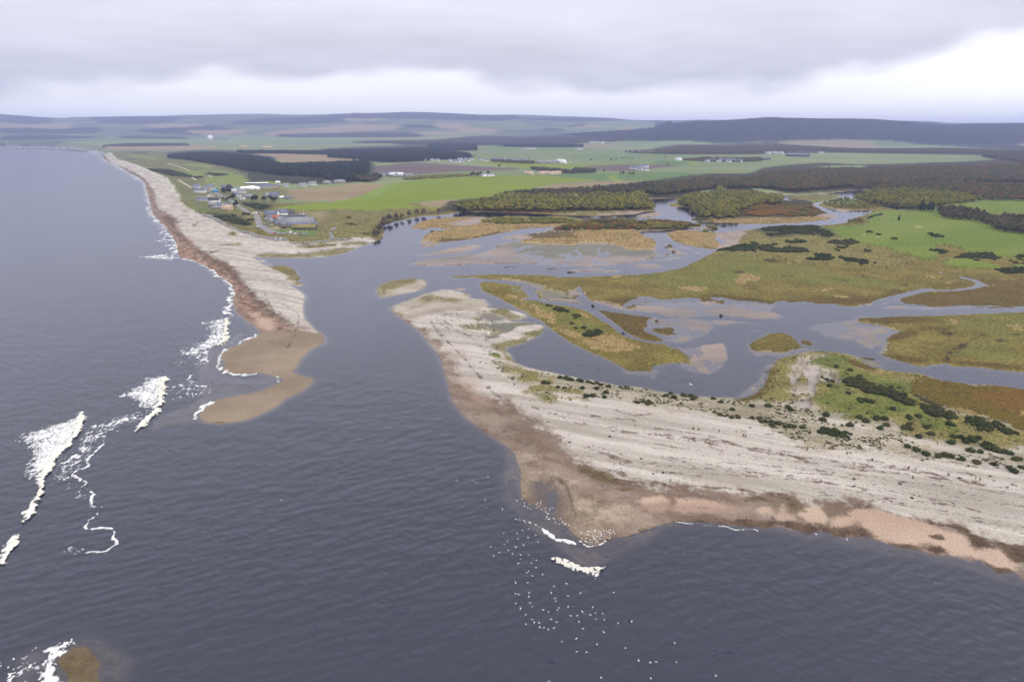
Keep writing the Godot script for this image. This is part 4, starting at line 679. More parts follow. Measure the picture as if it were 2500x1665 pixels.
func lay_out() -> void:
	kind("shingle", Color(0.5100, 0.4638, 0.4108), Color(0.3320, 0.2963, 0.2522), 0.09, 0.09, -0.419, 14, "shingle_beach")
	kind("wet", Color(0.2701, 0.2029, 0.1624), Color(0.1624, 0.1134, 0.0851), 0.05, 0.14, -0.698, 3, "shingle_beach")
	kind("wetdark", Color(0.1908, 0.1366, 0.1028), Color(0.1179, 0.0779, 0.0554), 0.08, 0.15, 0.000, 1, "shingle_beach")
	kind("pebble", Color(0.3658, 0.2924, 0.2219), Color(0.2219, 0.1679, 0.1224), 0.1, 0.2, 0.000, 1, "shingle_beach")
	kind("peach", Color(0.4589, 0.3445, 0.2628), Color(0.4016, 0.2886, 0.2154), 0.02, 0.03, 0.000, 1, "shingle_beach")
	kind("peachwet", Color(0.3658, 0.2557, 0.1968), Color(0.3158, 0.2219, 0.1734), 0.03, 0.04, 0.000, 1, "shingle_beach")
	kind("weed", Color(0.0779, 0.0498, 0.0350), Color(0.1318, 0.0889, 0.0614), 0.2, 0.15, 0.000, 1, "shingle_beach")
	kind("weedolive", Color(0.0889, 0.0677, 0.0308), Color(0.1492, 0.1091, 0.0584), 0.2, 0.15, 0.000, 1, "shingle_beach")
	kind("cusp", Color(0.1179, 0.0744, 0.0554), Color(0.3835, 0.2557, 0.1908), 0.07, 0.05, 0.908, 0.25, "shingle_beach")
	kind("rubble", Color(0.2737, 0.2557, 0.2419), Color(0.1028, 0.0927, 0.0889), 0.25, 0.25, 0.000, 1, "shingle_beach")
	kind("pondbed", Color(0.1366, 0.1134, 0.1091), Color(0.1134, 0.0967, 0.0927), 0.03, 0.04, 0.000, 1, "shingle_beach")
	kind("sandflat", Color(0.2849, 0.2219, 0.1624), Color(0.2219, 0.1706, 0.1224), 0.02, 0.04, 0.000, 1, "sandbank")
	kind("palesand", Color(0.4202, 0.3746, 0.3158), Color(0.3320, 0.2849, 0.2284), 0.03, 0.04, -0.349, 4, "sandbank")
	kind("seabar", Color(0.1179, 0.0889, 0.0645), Color(0.1849, 0.1416, 0.1049), 0.05, 0.08, 0.000, 1, "sandbank")
	kind("darkmud", Color(0.0876, 0.0757, 0.0677), Color(0.1026, 0.0912, 0.0677), 0.04, 0.04, 0.000, 1, "mudflat")
	kind("mudbrown", Color(0.1930, 0.1436, 0.1189), Color(0.1147, 0.0931, 0.0807), 0.02, 0.04, 0.175, 4, "mudflat")
	kind("mudolive", Color(0.1026, 0.0912, 0.0534), Color(0.0708, 0.0677, 0.0410), 0.02, 0.05, 0.175, 3, "mudflat")
	kind("gravel", Color(0.3403, 0.2774, 0.2419), Color(0.2557, 0.2029, 0.1679), 0.03, 0.08, 0.000, 1, "gravel_bar")
	kind("gravelpink", Color(0.3746, 0.2924, 0.2419), Color(0.3320, 0.2557, 0.2091), 0.03, 0.05, 0.000, 1, "gravel_bar")
	kind("track", Color(0.4016, 0.3572, 0.3158), Color(0.3001, 0.2628, 0.2284), 0.05, 0.06, 0.000, 1, "gravel_bar")
	kind("algae", Color(0.2932, 0.2548, 0.1315), Color(0.1872, 0.1635, 0.0719), 0.06, 0.06, 0.000, 1, "salt_marsh")
	kind("marsh", Color(0.2548, 0.1998, 0.0586), Color(0.1635, 0.1315, 0.0367), 0.035, 0.12, 0.000, 1, "salt_marsh")
	kind("marshgreen", Color(0.1998, 0.2062, 0.0526), Color(0.1470, 0.1579, 0.0416), 0.04, 0.12, 0.000, 1, "salt_marsh")
	kind("marshbrown", Color(0.1123, 0.0868, 0.0299), Color(0.1470, 0.0991, 0.0343), 0.04, 0.12, 0.000, 1, "salt_marsh")
	kind("marshdark", Color(0.0469, 0.0367, 0.0204), Color(0.0719, 0.0556, 0.0279), 0.06, 0.1, 0.000, 1, "salt_marsh")
	kind("reed", Color(0.3523, 0.2475, 0.1078), Color(0.2195, 0.1524, 0.0586), 0.05, 0.12, 0.175, 3, "salt_marsh")
	kind("reedmarsh", Color(0.1417, 0.1034, 0.0240), Color(0.0991, 0.0792, 0.0222), 0.03, 0.12, 0.087, 3, "salt_marsh")
	kind("rustmarsh", Color(0.1934, 0.1034, 0.0321), Color(0.1524, 0.0991, 0.0299), 0.04, 0.1, 0.087, 3, "salt_marsh")
	kind("scrub", Color(0.2548, 0.2195, 0.0792), Color(0.1470, 0.1417, 0.0497), 0.05, 0.12, 0.000, 1, "grassland")
	kind("grassgreen", Color(0.1752, 0.1998, 0.0497), Color(0.1217, 0.1470, 0.0367), 0.05, 0.12, 0.000, 1, "grassland")
	kind("dune", Color(0.4016, 0.3487, 0.2701), Color(0.1908, 0.1624, 0.0927), 0.1, 0.14, -0.419, 6, "shingle_beach")
	kind("rough", Color(0.2195, 0.2128, 0.0830), Color(0.1524, 0.1524, 0.0586), 0.02, 0.08, 0.000, 1, "grassland")
	kind("lawn", Color(0.1752, 0.2332, 0.0556), Color(0.1417, 0.1934, 0.0469), 0.04, 0.06, 0.000, 1, "grassland")
	kind("gorsefloor", Color(0.0719, 0.0755, 0.0321), Color(0.1034, 0.0991, 0.0416), 0.05, 0.12, 0.000, 1, "grassland")
	kind("fairway", Color(0.2475, 0.3012, 0.0792), Color(0.2062, 0.2548, 0.0685), 0.02, 0.05, 0.000, 1, "golf_course")
	kind("golf", Color(0.1524, 0.2195, 0.0321), Color(0.1998, 0.2548, 0.0442), 0.015, 0.05, 0.524, 4, "golf_course")
	kind("fieldgreen", Color(0.2403, 0.3012, 0.0259), Color(0.1998, 0.2698, 0.0204), 0.008, 0.03, 0.349, 5, "crop_field")
	kind("fieldlime", Color(0.2475, 0.3347, 0.0556), Color(0.2062, 0.3012, 0.0497), 0.02, 0.03, 0.349, 5, "crop_field")
	kind("fieldmid", Color(0.1470, 0.2332, 0.0792), Color(0.1217, 0.1998, 0.0685), 0.006, 0.03, 0.175, 4, "crop_field")
	kind("fieldpale", Color(0.2622, 0.3094, 0.1417), Color(0.1934, 0.2475, 0.1034), 0.002, 0.04, 0.000, 3, "pasture")
	kind("plough", Color(0.1811, 0.1340, 0.1217), Color(0.1524, 0.1123, 0.1034), 0.006, 0.03, 0.175, 6, "ploughed_field")
	kind("stubble", Color(0.3703, 0.2852, 0.1635), Color(0.3012, 0.2332, 0.1315), 0.006, 0.04, 0.175, 6, "stubble_field")
	kind("woodfloor", Color(0.0719, 0.0618, 0.0240), Color(0.0497, 0.0469, 0.0204), 0.02, 0.1, 0.000, 1, "woodland_floor")
	kind("pinefloor", Color(0.0391, 0.0469, 0.0279), Color(0.0556, 0.0586, 0.0299), 0.01, 0.1, 0.000, 1, "woodland_floor")
	kind("hillmix", Color(0.1752, 0.1998, 0.1078), Color(0.0949, 0.1123, 0.0719), 0.0015, 0.06, 0.000, 3, "hills")
	kind("hillforest", Color(0.0222, 0.0279, 0.0204), Color(0.0343, 0.0367, 0.0240), 0.006, 0.22, 0.000, 1, "hills")
	kind("hillheath", Color(0.1315, 0.0868, 0.0497), Color(0.0830, 0.0651, 0.0391), 0.004, 0.1, 0.000, 1, "hills")
	kind("hilltan", Color(0.3523, 0.2774, 0.1693), Color(0.2852, 0.2332, 0.1417), 0.002, 0.05, 0.000, 2, "hills")
	kind("hillgreen", Color(0.1872, 0.2403, 0.1034), Color(0.1524, 0.2062, 0.0868), 0.002, 0.05, 0.000, 2, "hills")
	for p in WATERS:
		water_cut(p)
	for p in LANDS:
		land_add(p)
	for p in POOLS:
		water_cut(p)
	fret_shore()
	for l in LEVELS:
		level_patch(PackedFloat32Array(l[3]), l[0], l[1], l[2])
	# bare ground first: beach stones under water, rough grass on land
	var bed: int = kinds["wet"]
	var pasture: int = kinds["fieldpale"]
	var low: int = kinds["marsh"]
	for k in rows.size():
		var d := rows[k]
		for j in cols:
			var i := k * cols + j
			if shore[i] > -25.0:
				var id := bed if shore[i] < 0.0 else (pasture if d > 1000.0 else low)
				if lift[i] > -0.12 and lift[i] < 0.3:
					id = kinds["mudbrown"]
				tint(i, (U0 + j * DU) * d, d, id, 1.0)
				cover[i] = id
	for c in COVER:
		cover_patch(c[0], PackedFloat32Array(c[5]), c[1], c[2], c[3], c[4])
	for l in STRAND:
		cover_line(l[0], PackedFloat32Array(l[4]), l[1], l[2], l[3])

# ---------------------------------------------------------------- grid of the land
var rows := PackedFloat32Array()
var cols := 0
const U0 := -1.02
const DU := 1.0 / 640.0
var shore := PackedFloat32Array()
var shade_r := PackedFloat32Array()
var shade_g := PackedFloat32Array()
var shade_b := PackedFloat32Array()
var cover := PackedByteArray()
var lift := PackedFloat32Array()
var height := PackedFloat32Array()
var wave_noise := FastNoiseLite.new()
var soft_noise := FastNoiseLite.new()
var rng := RandomNumberGenerator.new()

func make_grid() -> void:
	var d := 86.0
	while d < 13200.0:
		rows.append(d)
		d += maxf(0.2, minf(d * d / 60000.0, 12.0 + d * 0.0115))
	cols = int(2.04 / DU) + 1
	var n := rows.size() * cols
	shore.resize(n); shore.fill(40.0)
	shade_r.resize(n); shade_g.resize(n); shade_b.resize(n); cover.resize(n); lift.resize(n); height.resize(n)
	lift.fill(-99.0)

func row_at(d: float) -> int:
	return clampi(rows.bsearch(d), 0, rows.size() - 1)

# smooth outline through traced points (x, distance)
func curve(flat: PackedFloat32Array, closed := true) -> PackedVector2Array:
	var n := flat.size() / 2
	var out := PackedVector2Array()
	var last := n if closed else n - 1
	for i in last:
		var p1 := Vector2(flat[i * 2], flat[i * 2 + 1])
		var i2 := (i + 1) % n
		var p2 := Vector2(flat[i2 * 2], flat[i2 * 2 + 1])
		var i0 := (i + n - 1) % n if closed else maxi(i - 1, 0)
		var i3 := (i + 2) % n if closed else mini(i + 2, n - 1)
		var p0 := Vector2(flat[i0 * 2], flat[i0 * 2 + 1])
		var p3 := Vector2(flat[i3 * 2], flat[i3 * 2 + 1])
		var length := p1.distance_to(p2)
		var near := minf(p1.y, p2.y)
		var pieces := clampi(int(length / maxf(2.0, near * 0.012)), 1, 5)
		var most := length * 0.5
		var m1 := ((p2 - p0) * 0.25).limit_length(most)
		var m2 := ((p3 - p1) * 0.25).limit_length(most)
		for k in pieces:
			var t := float(k) / pieces
			var t2 := t * t
			var t3 := t2 * t
			out.append(p1 * (2 * t3 - 3 * t2 + 1) + m1 * 2.0 * (t3 - 2 * t2 + t) + p2 * (3 * t2 - 2 * t3) + m2 * 2.0 * (t3 - t2))
	if not closed:
		out.append(Vector2(flat[n * 2 - 2], flat[n * 2 - 1]))
	return out

# signed distance (inside positive, clamped to reach) over the part of the grid round an outline
var f_k0 := 0
var f_k1 := 0
var f_j0 := 0
var f_j1 := 0
var field := PackedFloat32Array()

func outline_field(poly: PackedVector2Array, reach: float, closed := true) -> void:
	var lo := Vector2(1e9, 1e9)
	var hi := Vector2(-1e9, -1e9)
	var ulo := 1e9
	var uhi := -1e9
	for p in poly:
		lo = lo.min(p); hi = hi.max(p)
	var cell := maxf(1.0, minf(hi.y * hi.y / 60000.0, 170.0))
	f_k0 = maxi(row_at(lo.y - reach - 1.0) - 2, 0)
	f_k1 = mini(row_at(hi.y + reach + cell) + 2, rows.size() - 1)
	for p in poly:
		for e in [-reach, reach]:
			var u: float = (p.x + e) / maxf(p.y - reach * signf(p.x + e) * signf(e), 80.0)
			ulo = minf(ulo, u); uhi = maxf(uhi, u)
	f_j0 = clampi(int((ulo - U0) / DU) - 3, 0, cols - 1)
	f_j1 = clampi(int((uhi - U0) / DU) + 4, 0, cols - 1)
	var w := f_j1 - f_j0 + 1
	field.resize((f_k1 - f_k0 + 1) * w)
	field.fill(reach)
	var n := poly.size()
	var last := n if closed else n - 1
	for i in last:
		var a := poly[i]
		var b := poly[(i + 1) % n]
		var ab := b - a
		var inv := 1.0 / maxf(ab.length_squared(), 1e-9)
		var near := maxf(minf(a.y, b.y), 86.0)
		var r := reach
		var ka := maxi(row_at(minf(a.y, b.y) - r) - 1, f_k0)
		var kb := mini(row_at(maxf(a.y, b.y) + r) + 1, f_k1)
		for k in range(ka, kb + 1):
			var d := rows[k]
			# x range of the segment near this row
			var ta := 0.0
			var tb := 1.0
			if absf(ab.y) > 1e-6:
				var t1 := (d - r - a.y) / ab.y
				var t2 := (d + r - a.y) / ab.y
				ta = clampf(minf(t1, t2), 0.0, 1.0)
				tb = clampf(maxf(t1, t2), 0.0, 1.0)
			var xa := a.x + ab.x * ta
			var xb := a.x + ab.x * tb
			var ja := clampi(int(((minf(xa, xb) - r) / d - U0) / DU), f_j0, f_j1)
			var jb := clampi(int(((maxf(xa, xb) + r) / d - U0) / DU) + 1, f_j0, f_j1)
			var at := (k - f_k0) * w - f_j0
			var py := d - a.y
			for j in range(ja, jb + 1):
				var px := (U0 + j * DU) * d - a.x
				var t := clampf((px * ab.x + py * ab.y) * inv, 0.0, 1.0)
				var ex := px - ab.x * t
				var ey := py - ab.y * t
				var q := ex * ex + ey * ey
				if q < reach * reach:
					q = sqrt(q)
					if q < field[at + j]:
						field[at + j] = q
	if not closed:
		return
	for k in range(f_k0, f_k1 + 1):
		var d := rows[k]
		var xs := PackedFloat32Array()
		for i in n:
			var a := poly[i]
			var b := poly[(i + 1) % n]
			if (a.y <= d) != (b.y <= d):
				xs.append(a.x + (b.x - a.x) * (d - a.y) / (b.y - a.y))
		xs.sort()
		var at := (k - f_k0) * w - f_j0
		var j := f_j0
		var side := -1.0
		for x in xs:
			var stop := clampi(int(ceil((x / d - U0) / DU)), f_j0, f_j1 + 1)
			if side < 0.0:
				while j < stop:
					field[at + j] = -field[at + j]
					j += 1
			j = stop
			side = -side
		while j <= f_j1:
			field[at + j] = -field[at + j]
			j += 1

func shore_reach(poly: PackedVector2Array) -> float:
	var far := 0.0
	for p in poly:
		far = maxf(far, p.y)
	return 14.0 + minf(far, 900.0) * 0.016

func land_add(flat: PackedFloat32Array) -> void:
	var c := curve(flat)
	outline_field(c, shore_reach(c))
	var w := f_j1 - f_j0 + 1
	for k in range(f_k0, f_k1 + 1):
		var d := rows[k]
		for j in range(f_j0, f_j1 + 1):
			var s := field[(k - f_k0) * w + j - f_j0]
			var i := k * cols + j
			if s > shore[i]:
				shore[i] = s

func water_cut(flat: PackedFloat32Array) -> void:
	var c := curve(flat)
	outline_field(c, shore_reach(c))
	var w := f_j1 - f_j0 + 1
	for k in range(f_k0, f_k1 + 1):
		for j in range(f_j0, f_j1 + 1):
			var s := -field[(k - f_k0) * w + j - f_j0]
			var i := k * cols + j
			if s < shore[i]:
				shore[i] = s

func fret_shore() -> void:
	# water wears every bank into small nicks and bulges
	for k in rows.size():
		var d := rows[k]
		if d > 1300.0:
			break
		var grow := clampf(d / 300.0, 0.6, 2.2)
		for j in cols:
			var i := k * cols + j
			var s := shore[i]
			if s > -9.0 and s < 9.0:
				var x := (U0 + j * DU) * d
				shore[i] = s + grow * (0.9 * soft_noise.get_noise_2d(x * 11.0 / grow, d * 11.0 / grow) + 0.45 * soft_noise.get_noise_2d(x * 45.0 / grow, d * 45.0 / grow)) * (1.0 - absf(s) / 9.0)

func level_patch(flat: PackedFloat32Array, level: float, soft: float, mud: bool) -> void:
	outline_field(curve(flat), soft * 1.5 + 2.0)
	var w := f_j1 - f_j0 + 1
	for k in range(f_k0, f_k1 + 1):
		var d := rows[k]
		for j in range(f_j0, f_j1 + 1):
			var s := field[(k - f_k0) * w + j - f_j0]
			var x := (U0 + j * DU) * d
			s += soft_noise.get_noise_2d(x * 5.0, d * 5.0) * soft * 0.8
			var i := k * cols + j
			if s > -soft and (mud or shore[i] < 0.0):
				var a := clampf((s + soft) / (2.0 * soft), 0.0, 1.0)
				var was := lift[i] if lift[i] > -50.0 else clampf(shore[i] * 0.1, -2.0, 0.3)
				var to := level + (0.0 if mud else 0.05 * soft_noise.get_noise_2d(x * 7.0, d * 7.0) + 0.03 * soft_noise.get_noise_2d(x * 40.0, d * 40.0))
				if mud:
					to += 0.03 + soft_noise.get_noise_2d(x * 4.0 + d * 0.7, d * 1.5 - x * 0.3) * 0.07 + soft_noise.get_noise_2d(x * 9.0 + d * 2.0, d * 7.0 + 90.0) * 0.07 + soft_noise.get_noise_2d(x * 40.0, d * 16.0) * 0.03
				lift[i] = lerpf(was, to, a * a * (3.0 - 2.0 * a))

# ---------------------------------------------------------------- what the ground is covered with
var kinds := {}
var kind_names := []

func kind(called: String, a: Color, b: Color, freq: float, grain := 0.06, turn := 0.0, stretch := 1.0, belongs := "") -> void:
	kinds[called] = kind_names.size()
	kind_names.append([called, a, b, freq, grain, cos(turn), sin(turn), stretch, belongs])

func tint(i: int, x: float, d: float, id: int, a: float) -> void:
	var c: Array = kind_names[id]
	var ca: Color = c[1]
	var cb: Color = c[2]
	var f: float = c[3]
	var along: float = (x * float(c[5]) + d * float(c[6])) * f / float(c[7])
	var across: float = (d * float(c[5]) - x * float(c[6])) * f
	var t := clampf(0.5 + 0.9 * soft_noise.get_noise_2d(along * 100.0, across * 100.0) + 0.5 * soft_noise.get_noise_2d(along * 370.0 + 40.0, across * 370.0), 0.0, 1.0)
	var g: float = 1.0 + (rng.randf() - 0.5) * 2.0 * float(c[4])
	shade_r[i] = lerpf(shade_r[i], lerpf(ca.r, cb.r, t) * g, a)
	shade_g[i] = lerpf(shade_g[i], lerpf(ca.g, cb.g, t) * g, a)
	shade_b[i] = lerpf(shade_b[i], lerpf(ca.b, cb.b, t) * g, a)

func cover_patch(called: String, flat: PackedFloat32Array, soft: float, ragged: float, freq: float, strength: float) -> void:
	var id: int = kinds[called]
	outline_field(curve(flat), soft + ragged * 1.2 + 0.5)
	var w := f_j1 - f_j0 + 1
	for k in range(f_k0, f_k1 + 1):
		var d := rows[k]
		for j in range(f_j0, f_j1 + 1):
			var s := field[(k - f_k0) * w + j - f_j0]
			if s < -soft - ragged:
				continue
			var i := k * cols + j
			if shore[i] < -22.0:
				continue
			var x := (U0 + j * DU) * d
			if s < soft + ragged:
				s += soft_noise.get_noise_2d(x * freq * 100.0, d * freq * 100.0) * ragged * 1.3 + soft_noise.get_noise_2d(x * freq * 640.0, d * freq * 640.0) * (ragged * 0.5 + soft * 0.5)
			var a := clampf((s + soft) / (2.0 * soft), 0.0, 1.0) * strength
			if a > 0.003:
				tint(i, x, d, id, a)
				if a > 0.5:
					cover[i] = id

func cover_line(called: String, flat: PackedFloat32Array, wide: float, ragged: float, strength: float) -> void:
	var id: int = kinds[called]
	outline_field(curve(flat, false), wide + ragged * 2.5, false)
	var w := f_j1 - f_j0 + 1
	for k in range(f_k0, f_k1 + 1):
		var d := rows[k]
		for j in range(f_j0, f_j1 + 1):
			var s := field[(k - f_k0) * w + j - f_j0]
			if s >= wide + ragged * 2.4:
				continue
			var x := (U0 + j * DU) * d
			s += soft_noise.get_noise_2d(x * 9.0, d * 9.0) * ragged * 1.6 + soft_noise.get_noise_2d(x * 45.0, d * 45.0) * ragged * 1.3
			var gap := clampf(0.75 + 1.6 * soft_noise.get_noise_2d(x * 14.0 + 300.0, d * 14.0), 0.0, 1.0)
			var a := clampf((wide - s) / (0.5 * wide + 0.1), 0.0, 1.0) * strength * gap
			if a > 0.01:
				tint(k * cols + j, x, d, id, a)

# ---------------------------------------------------------------- heights
func ridge(table: PackedFloat32Array, u: float) -> float:
	var n := table.size() / 2
	for i in n - 1:
		if u <= table[i * 2 + 2]:
			var t := clampf((u - table[i * 2]) / maxf(table[i * 2 + 2] - table[i * 2], 1e-6), 0.0, 1.0)
			return lerpf(table[i * 2 + 1], table[i * 2 + 3], t)
	return table[n * 2 - 1]

func plain(d: float) -> float:
	return 0.0 if d < 1500.0 else (d - 1500.0) * 0.008

func rise(d: float, top: float, d1: float, d2: float) -> float:
	if d <= d1:
		return -1000.0
	var b := plain(d1)
	var t := (d - d1) / (d2 - d1)
	if t < 1.0:
		return b + (top - b) * (t * (1.35 - 0.35 * t))
	return top - (d - d2) * 0.02

func shape_land() -> void:
	var far_top := PackedFloat32Array()
	var near_top := PackedFloat32Array()
	for j in cols:
		far_top.append(ridge(RIDGE_FAR, U0 + j * DU)); near_top.append(ridge(RIDGE_NEAR, U0 + j * DU))
	var profile := []
	for c in kind_names:
		var g: String = c[8]
		profile.append({"shingle_beach": [2.6, 0.13, 0.25], "sandbank": [0.5, 0.05, 0.05], "mudflat": [0.15, 0.06, 0.03], "salt_marsh": [0.8, 0.5, 0.12], "gravel_bar": [0.5, 0.09, 0.08]}.get(g, [2.2, 0.3, 0.3]))
	for k in rows.size():
		var d := rows[k]
		for j in cols:
			var i := k * cols + j
			var x := (U0 + j * DU) * d
			var s := shore[i]
			var h := 0.0
			if s > 0.0:
				var pr: Array = profile[cover[i]]
				var top: float = pr[0]
				h = top * (1.0 - exp(-s * float(pr[1]) / top))
				var rough: float = pr[2]
				if d < 1600.0:
					h += rough * minf(1.0, s * 0.1) * (soft_noise.get_noise_2d(x * 3.0 + d * 1.2, d * 9.0 - x * 3.0) + 0.5 * soft_noise.get_noise_2d(x * 22.0, d * 22.0))
				var b := plain(d)
				if d > 4500.0:
					b = maxf(b if d < 5800.0 else plain(5800.0), maxf(rise(d, far_top[j], 5800.0, 10000.0), rise(d, near_top[j], 4500.0, 6000.0)))
					b += 7.0 * soft_noise.get_noise_2d(x * 0.12, d * 0.12) * clampf((d - 4700.0) / 1500.0, 0.0, 1.0)
				h += b * clampf(s / 30.0, 0.0, 1.0)
			else:
				h = maxf(s * 0.12, -2.6)
			if lift[i] > -50.0:
				h = maxf(lift[i], h) if s < 0.0 and lift[i] < -0.03 else lift[i]
			height[i] = h

func ground_at(x: float, z: float) -> float:
	var d := -z
	if d <= rows[0]:
		return -1.0
	var k := clampi(rows.bsearch(d) - 1, 0, rows.size() - 2)
	var uj := clampf((x / d - U0) / DU, 0.0, cols - 1.001)
	var j := int(uj)
	var tk := clampf((d - rows[k]) / (rows[k + 1] - rows[k]), 0.0, 1.0)
	var tj := uj - j
	var i := k * cols + j
	return lerpf(lerpf(height[i], height[i + 1], tj), lerpf(height[i + cols], height[i + cols + 1], tj), tk)

func cover_at(x: float, z: float) -> String:
	var d := -z
	var k := clampi(rows.bsearch(d), 0, rows.size() - 1)
	var j := clampi(int((x / d - U0) / DU), 0, cols - 1)
	return kind_names[cover[k * cols + j]][0] if shore[k * cols + j] > 0.0 else "water"

func build_land() -> void:
	var groups := {}
	var group_of := []
	for c in kind_names:
		group_of.append(c[8])
		if not groups.has(c[8]):
			groups[c[8]] = PackedInt32Array()
	var cells := []
	var names := groups.keys()
	for n in names:
		cells.append(PackedInt32Array())
	var slot := PackedInt32Array()
	for g in group_of:
		slot.append(names.find(g))
	var by := []
	for n in names:
		by.append([])
	for g in names.size():
		var list := PackedInt32Array()
		by[g] = list
	var which := PackedByteArray()
	which.resize(rows.size() * cols)
	var counts := PackedInt32Array()
	counts.resize(names.size())
	for k in rows.size() - 1:
		for j in cols - 1:
			var i := k * cols + j
			if height[i] < -0.9 and height[i + 1] < -0.9 and height[i + cols] < -0.9 and height[i + cols + 1] < -0.9:
				which[i] = 255
				continue
			var g := slot[cover[i]]
			which[i] = g
			counts[g] += 1
	for g in names.size():
		var list := PackedInt32Array()
		list.resize(counts[g])
		by[g] = list
	var fill := PackedInt32Array()
	fill.resize(names.size())
	for g in names.size():
		var list: PackedInt32Array = by[g]
		var q := 0
		if counts[g] == 0:
			continue
		var from := 0
		while true:
			var at := which.find(g, from)
			if at < 0:
				break
			if (at % cols) < cols - 1 and at / cols < rows.size() - 1 and q < list.size():
				list[q] = at
				q += 1
			from = at + 1
		list.resize(q)
		by[g] = list
	var remap := PackedInt32Array()
	remap.resize(rows.size() * cols)
	remap.fill(-1)
	for g in names.size():
		var list: PackedInt32Array = by[g]
		if list.is_empty():
			continue
		var used := PackedInt32Array()
		var index := PackedInt32Array()
		index.resize(list.size() * 6)
		var q := 0
		for at in list:
			var c0 := at
			var c1 := at + 1
			var c2 := at + cols
			var c3 := at + cols + 1
			if remap[c0] < 0:
				remap[c0] = used.size(); used.append(c0)
			if remap[c1] < 0:
				remap[c1] = used.size(); used.append(c1)
			if remap[c2] < 0:
				remap[c2] = used.size(); used.append(c2)
			if remap[c3] < 0:
				remap[c3] = used.size(); used.append(c3)
			var r0 := remap[c0]
			var r1 := remap[c1]
			var r2 := remap[c2]
			var r3 := remap[c3]
			index[q] = r0; index[q + 1] = r2; index[q + 2] = r1
			index[q + 3] = r1; index[q + 4] = r2; index[q + 5] = r3
			q += 6
		var v := PackedVector3Array()
		var nn := PackedVector3Array()
		var cc := PackedColorArray()
		v.resize(used.size()); nn.resize(used.size()); cc.resize(used.size())
		for m in used.size():
			var i := used[m]
			var k := i / cols
			var j := i % cols
			var d := rows[k]
			v[m] = Vector3((U0 + j * DU) * d, height[i], -d)
			var ka := maxi(k - 1, 0)
			var kb := mini(k + 1, rows.size() - 1)
			var ja := maxi(j - 1, 0)
			var jb := mini(j + 1, cols - 1)
			var gx := (height[k * cols + jb] - height[k * cols + ja]) / ((jb - ja) * DU * d)
			var gd := (height[kb * cols + j] - height[ka * cols + j]) / (rows[kb] - rows[ka]) - gx * (U0 + j * DU)
			nn[m] = Vector3(-gx, 1.0, gd).normalized()
			cc[m] = Color(shade_r[i], shade_g[i], shade_b[i])
			remap[i] = -1
		var arrays := []
		arrays.resize(Mesh.ARRAY_MAX)
		arrays[Mesh.ARRAY_VERTEX] = v
		arrays[Mesh.ARRAY_NORMAL] = nn
		arrays[Mesh.ARRAY_COLOR] = cc
		arrays[Mesh.ARRAY_INDEX] = index
		var mesh := ArrayMesh.new()
		mesh.add_surface_from_arrays(Mesh.PRIMITIVE_TRIANGLES, arrays)
		var o := MeshInstance3D.new()
		o.name = names[g]
		o.mesh = mesh
		o.material_override = land_material(names[g])
		o.set_meta("kind", "structure")
		add_child(o, true)

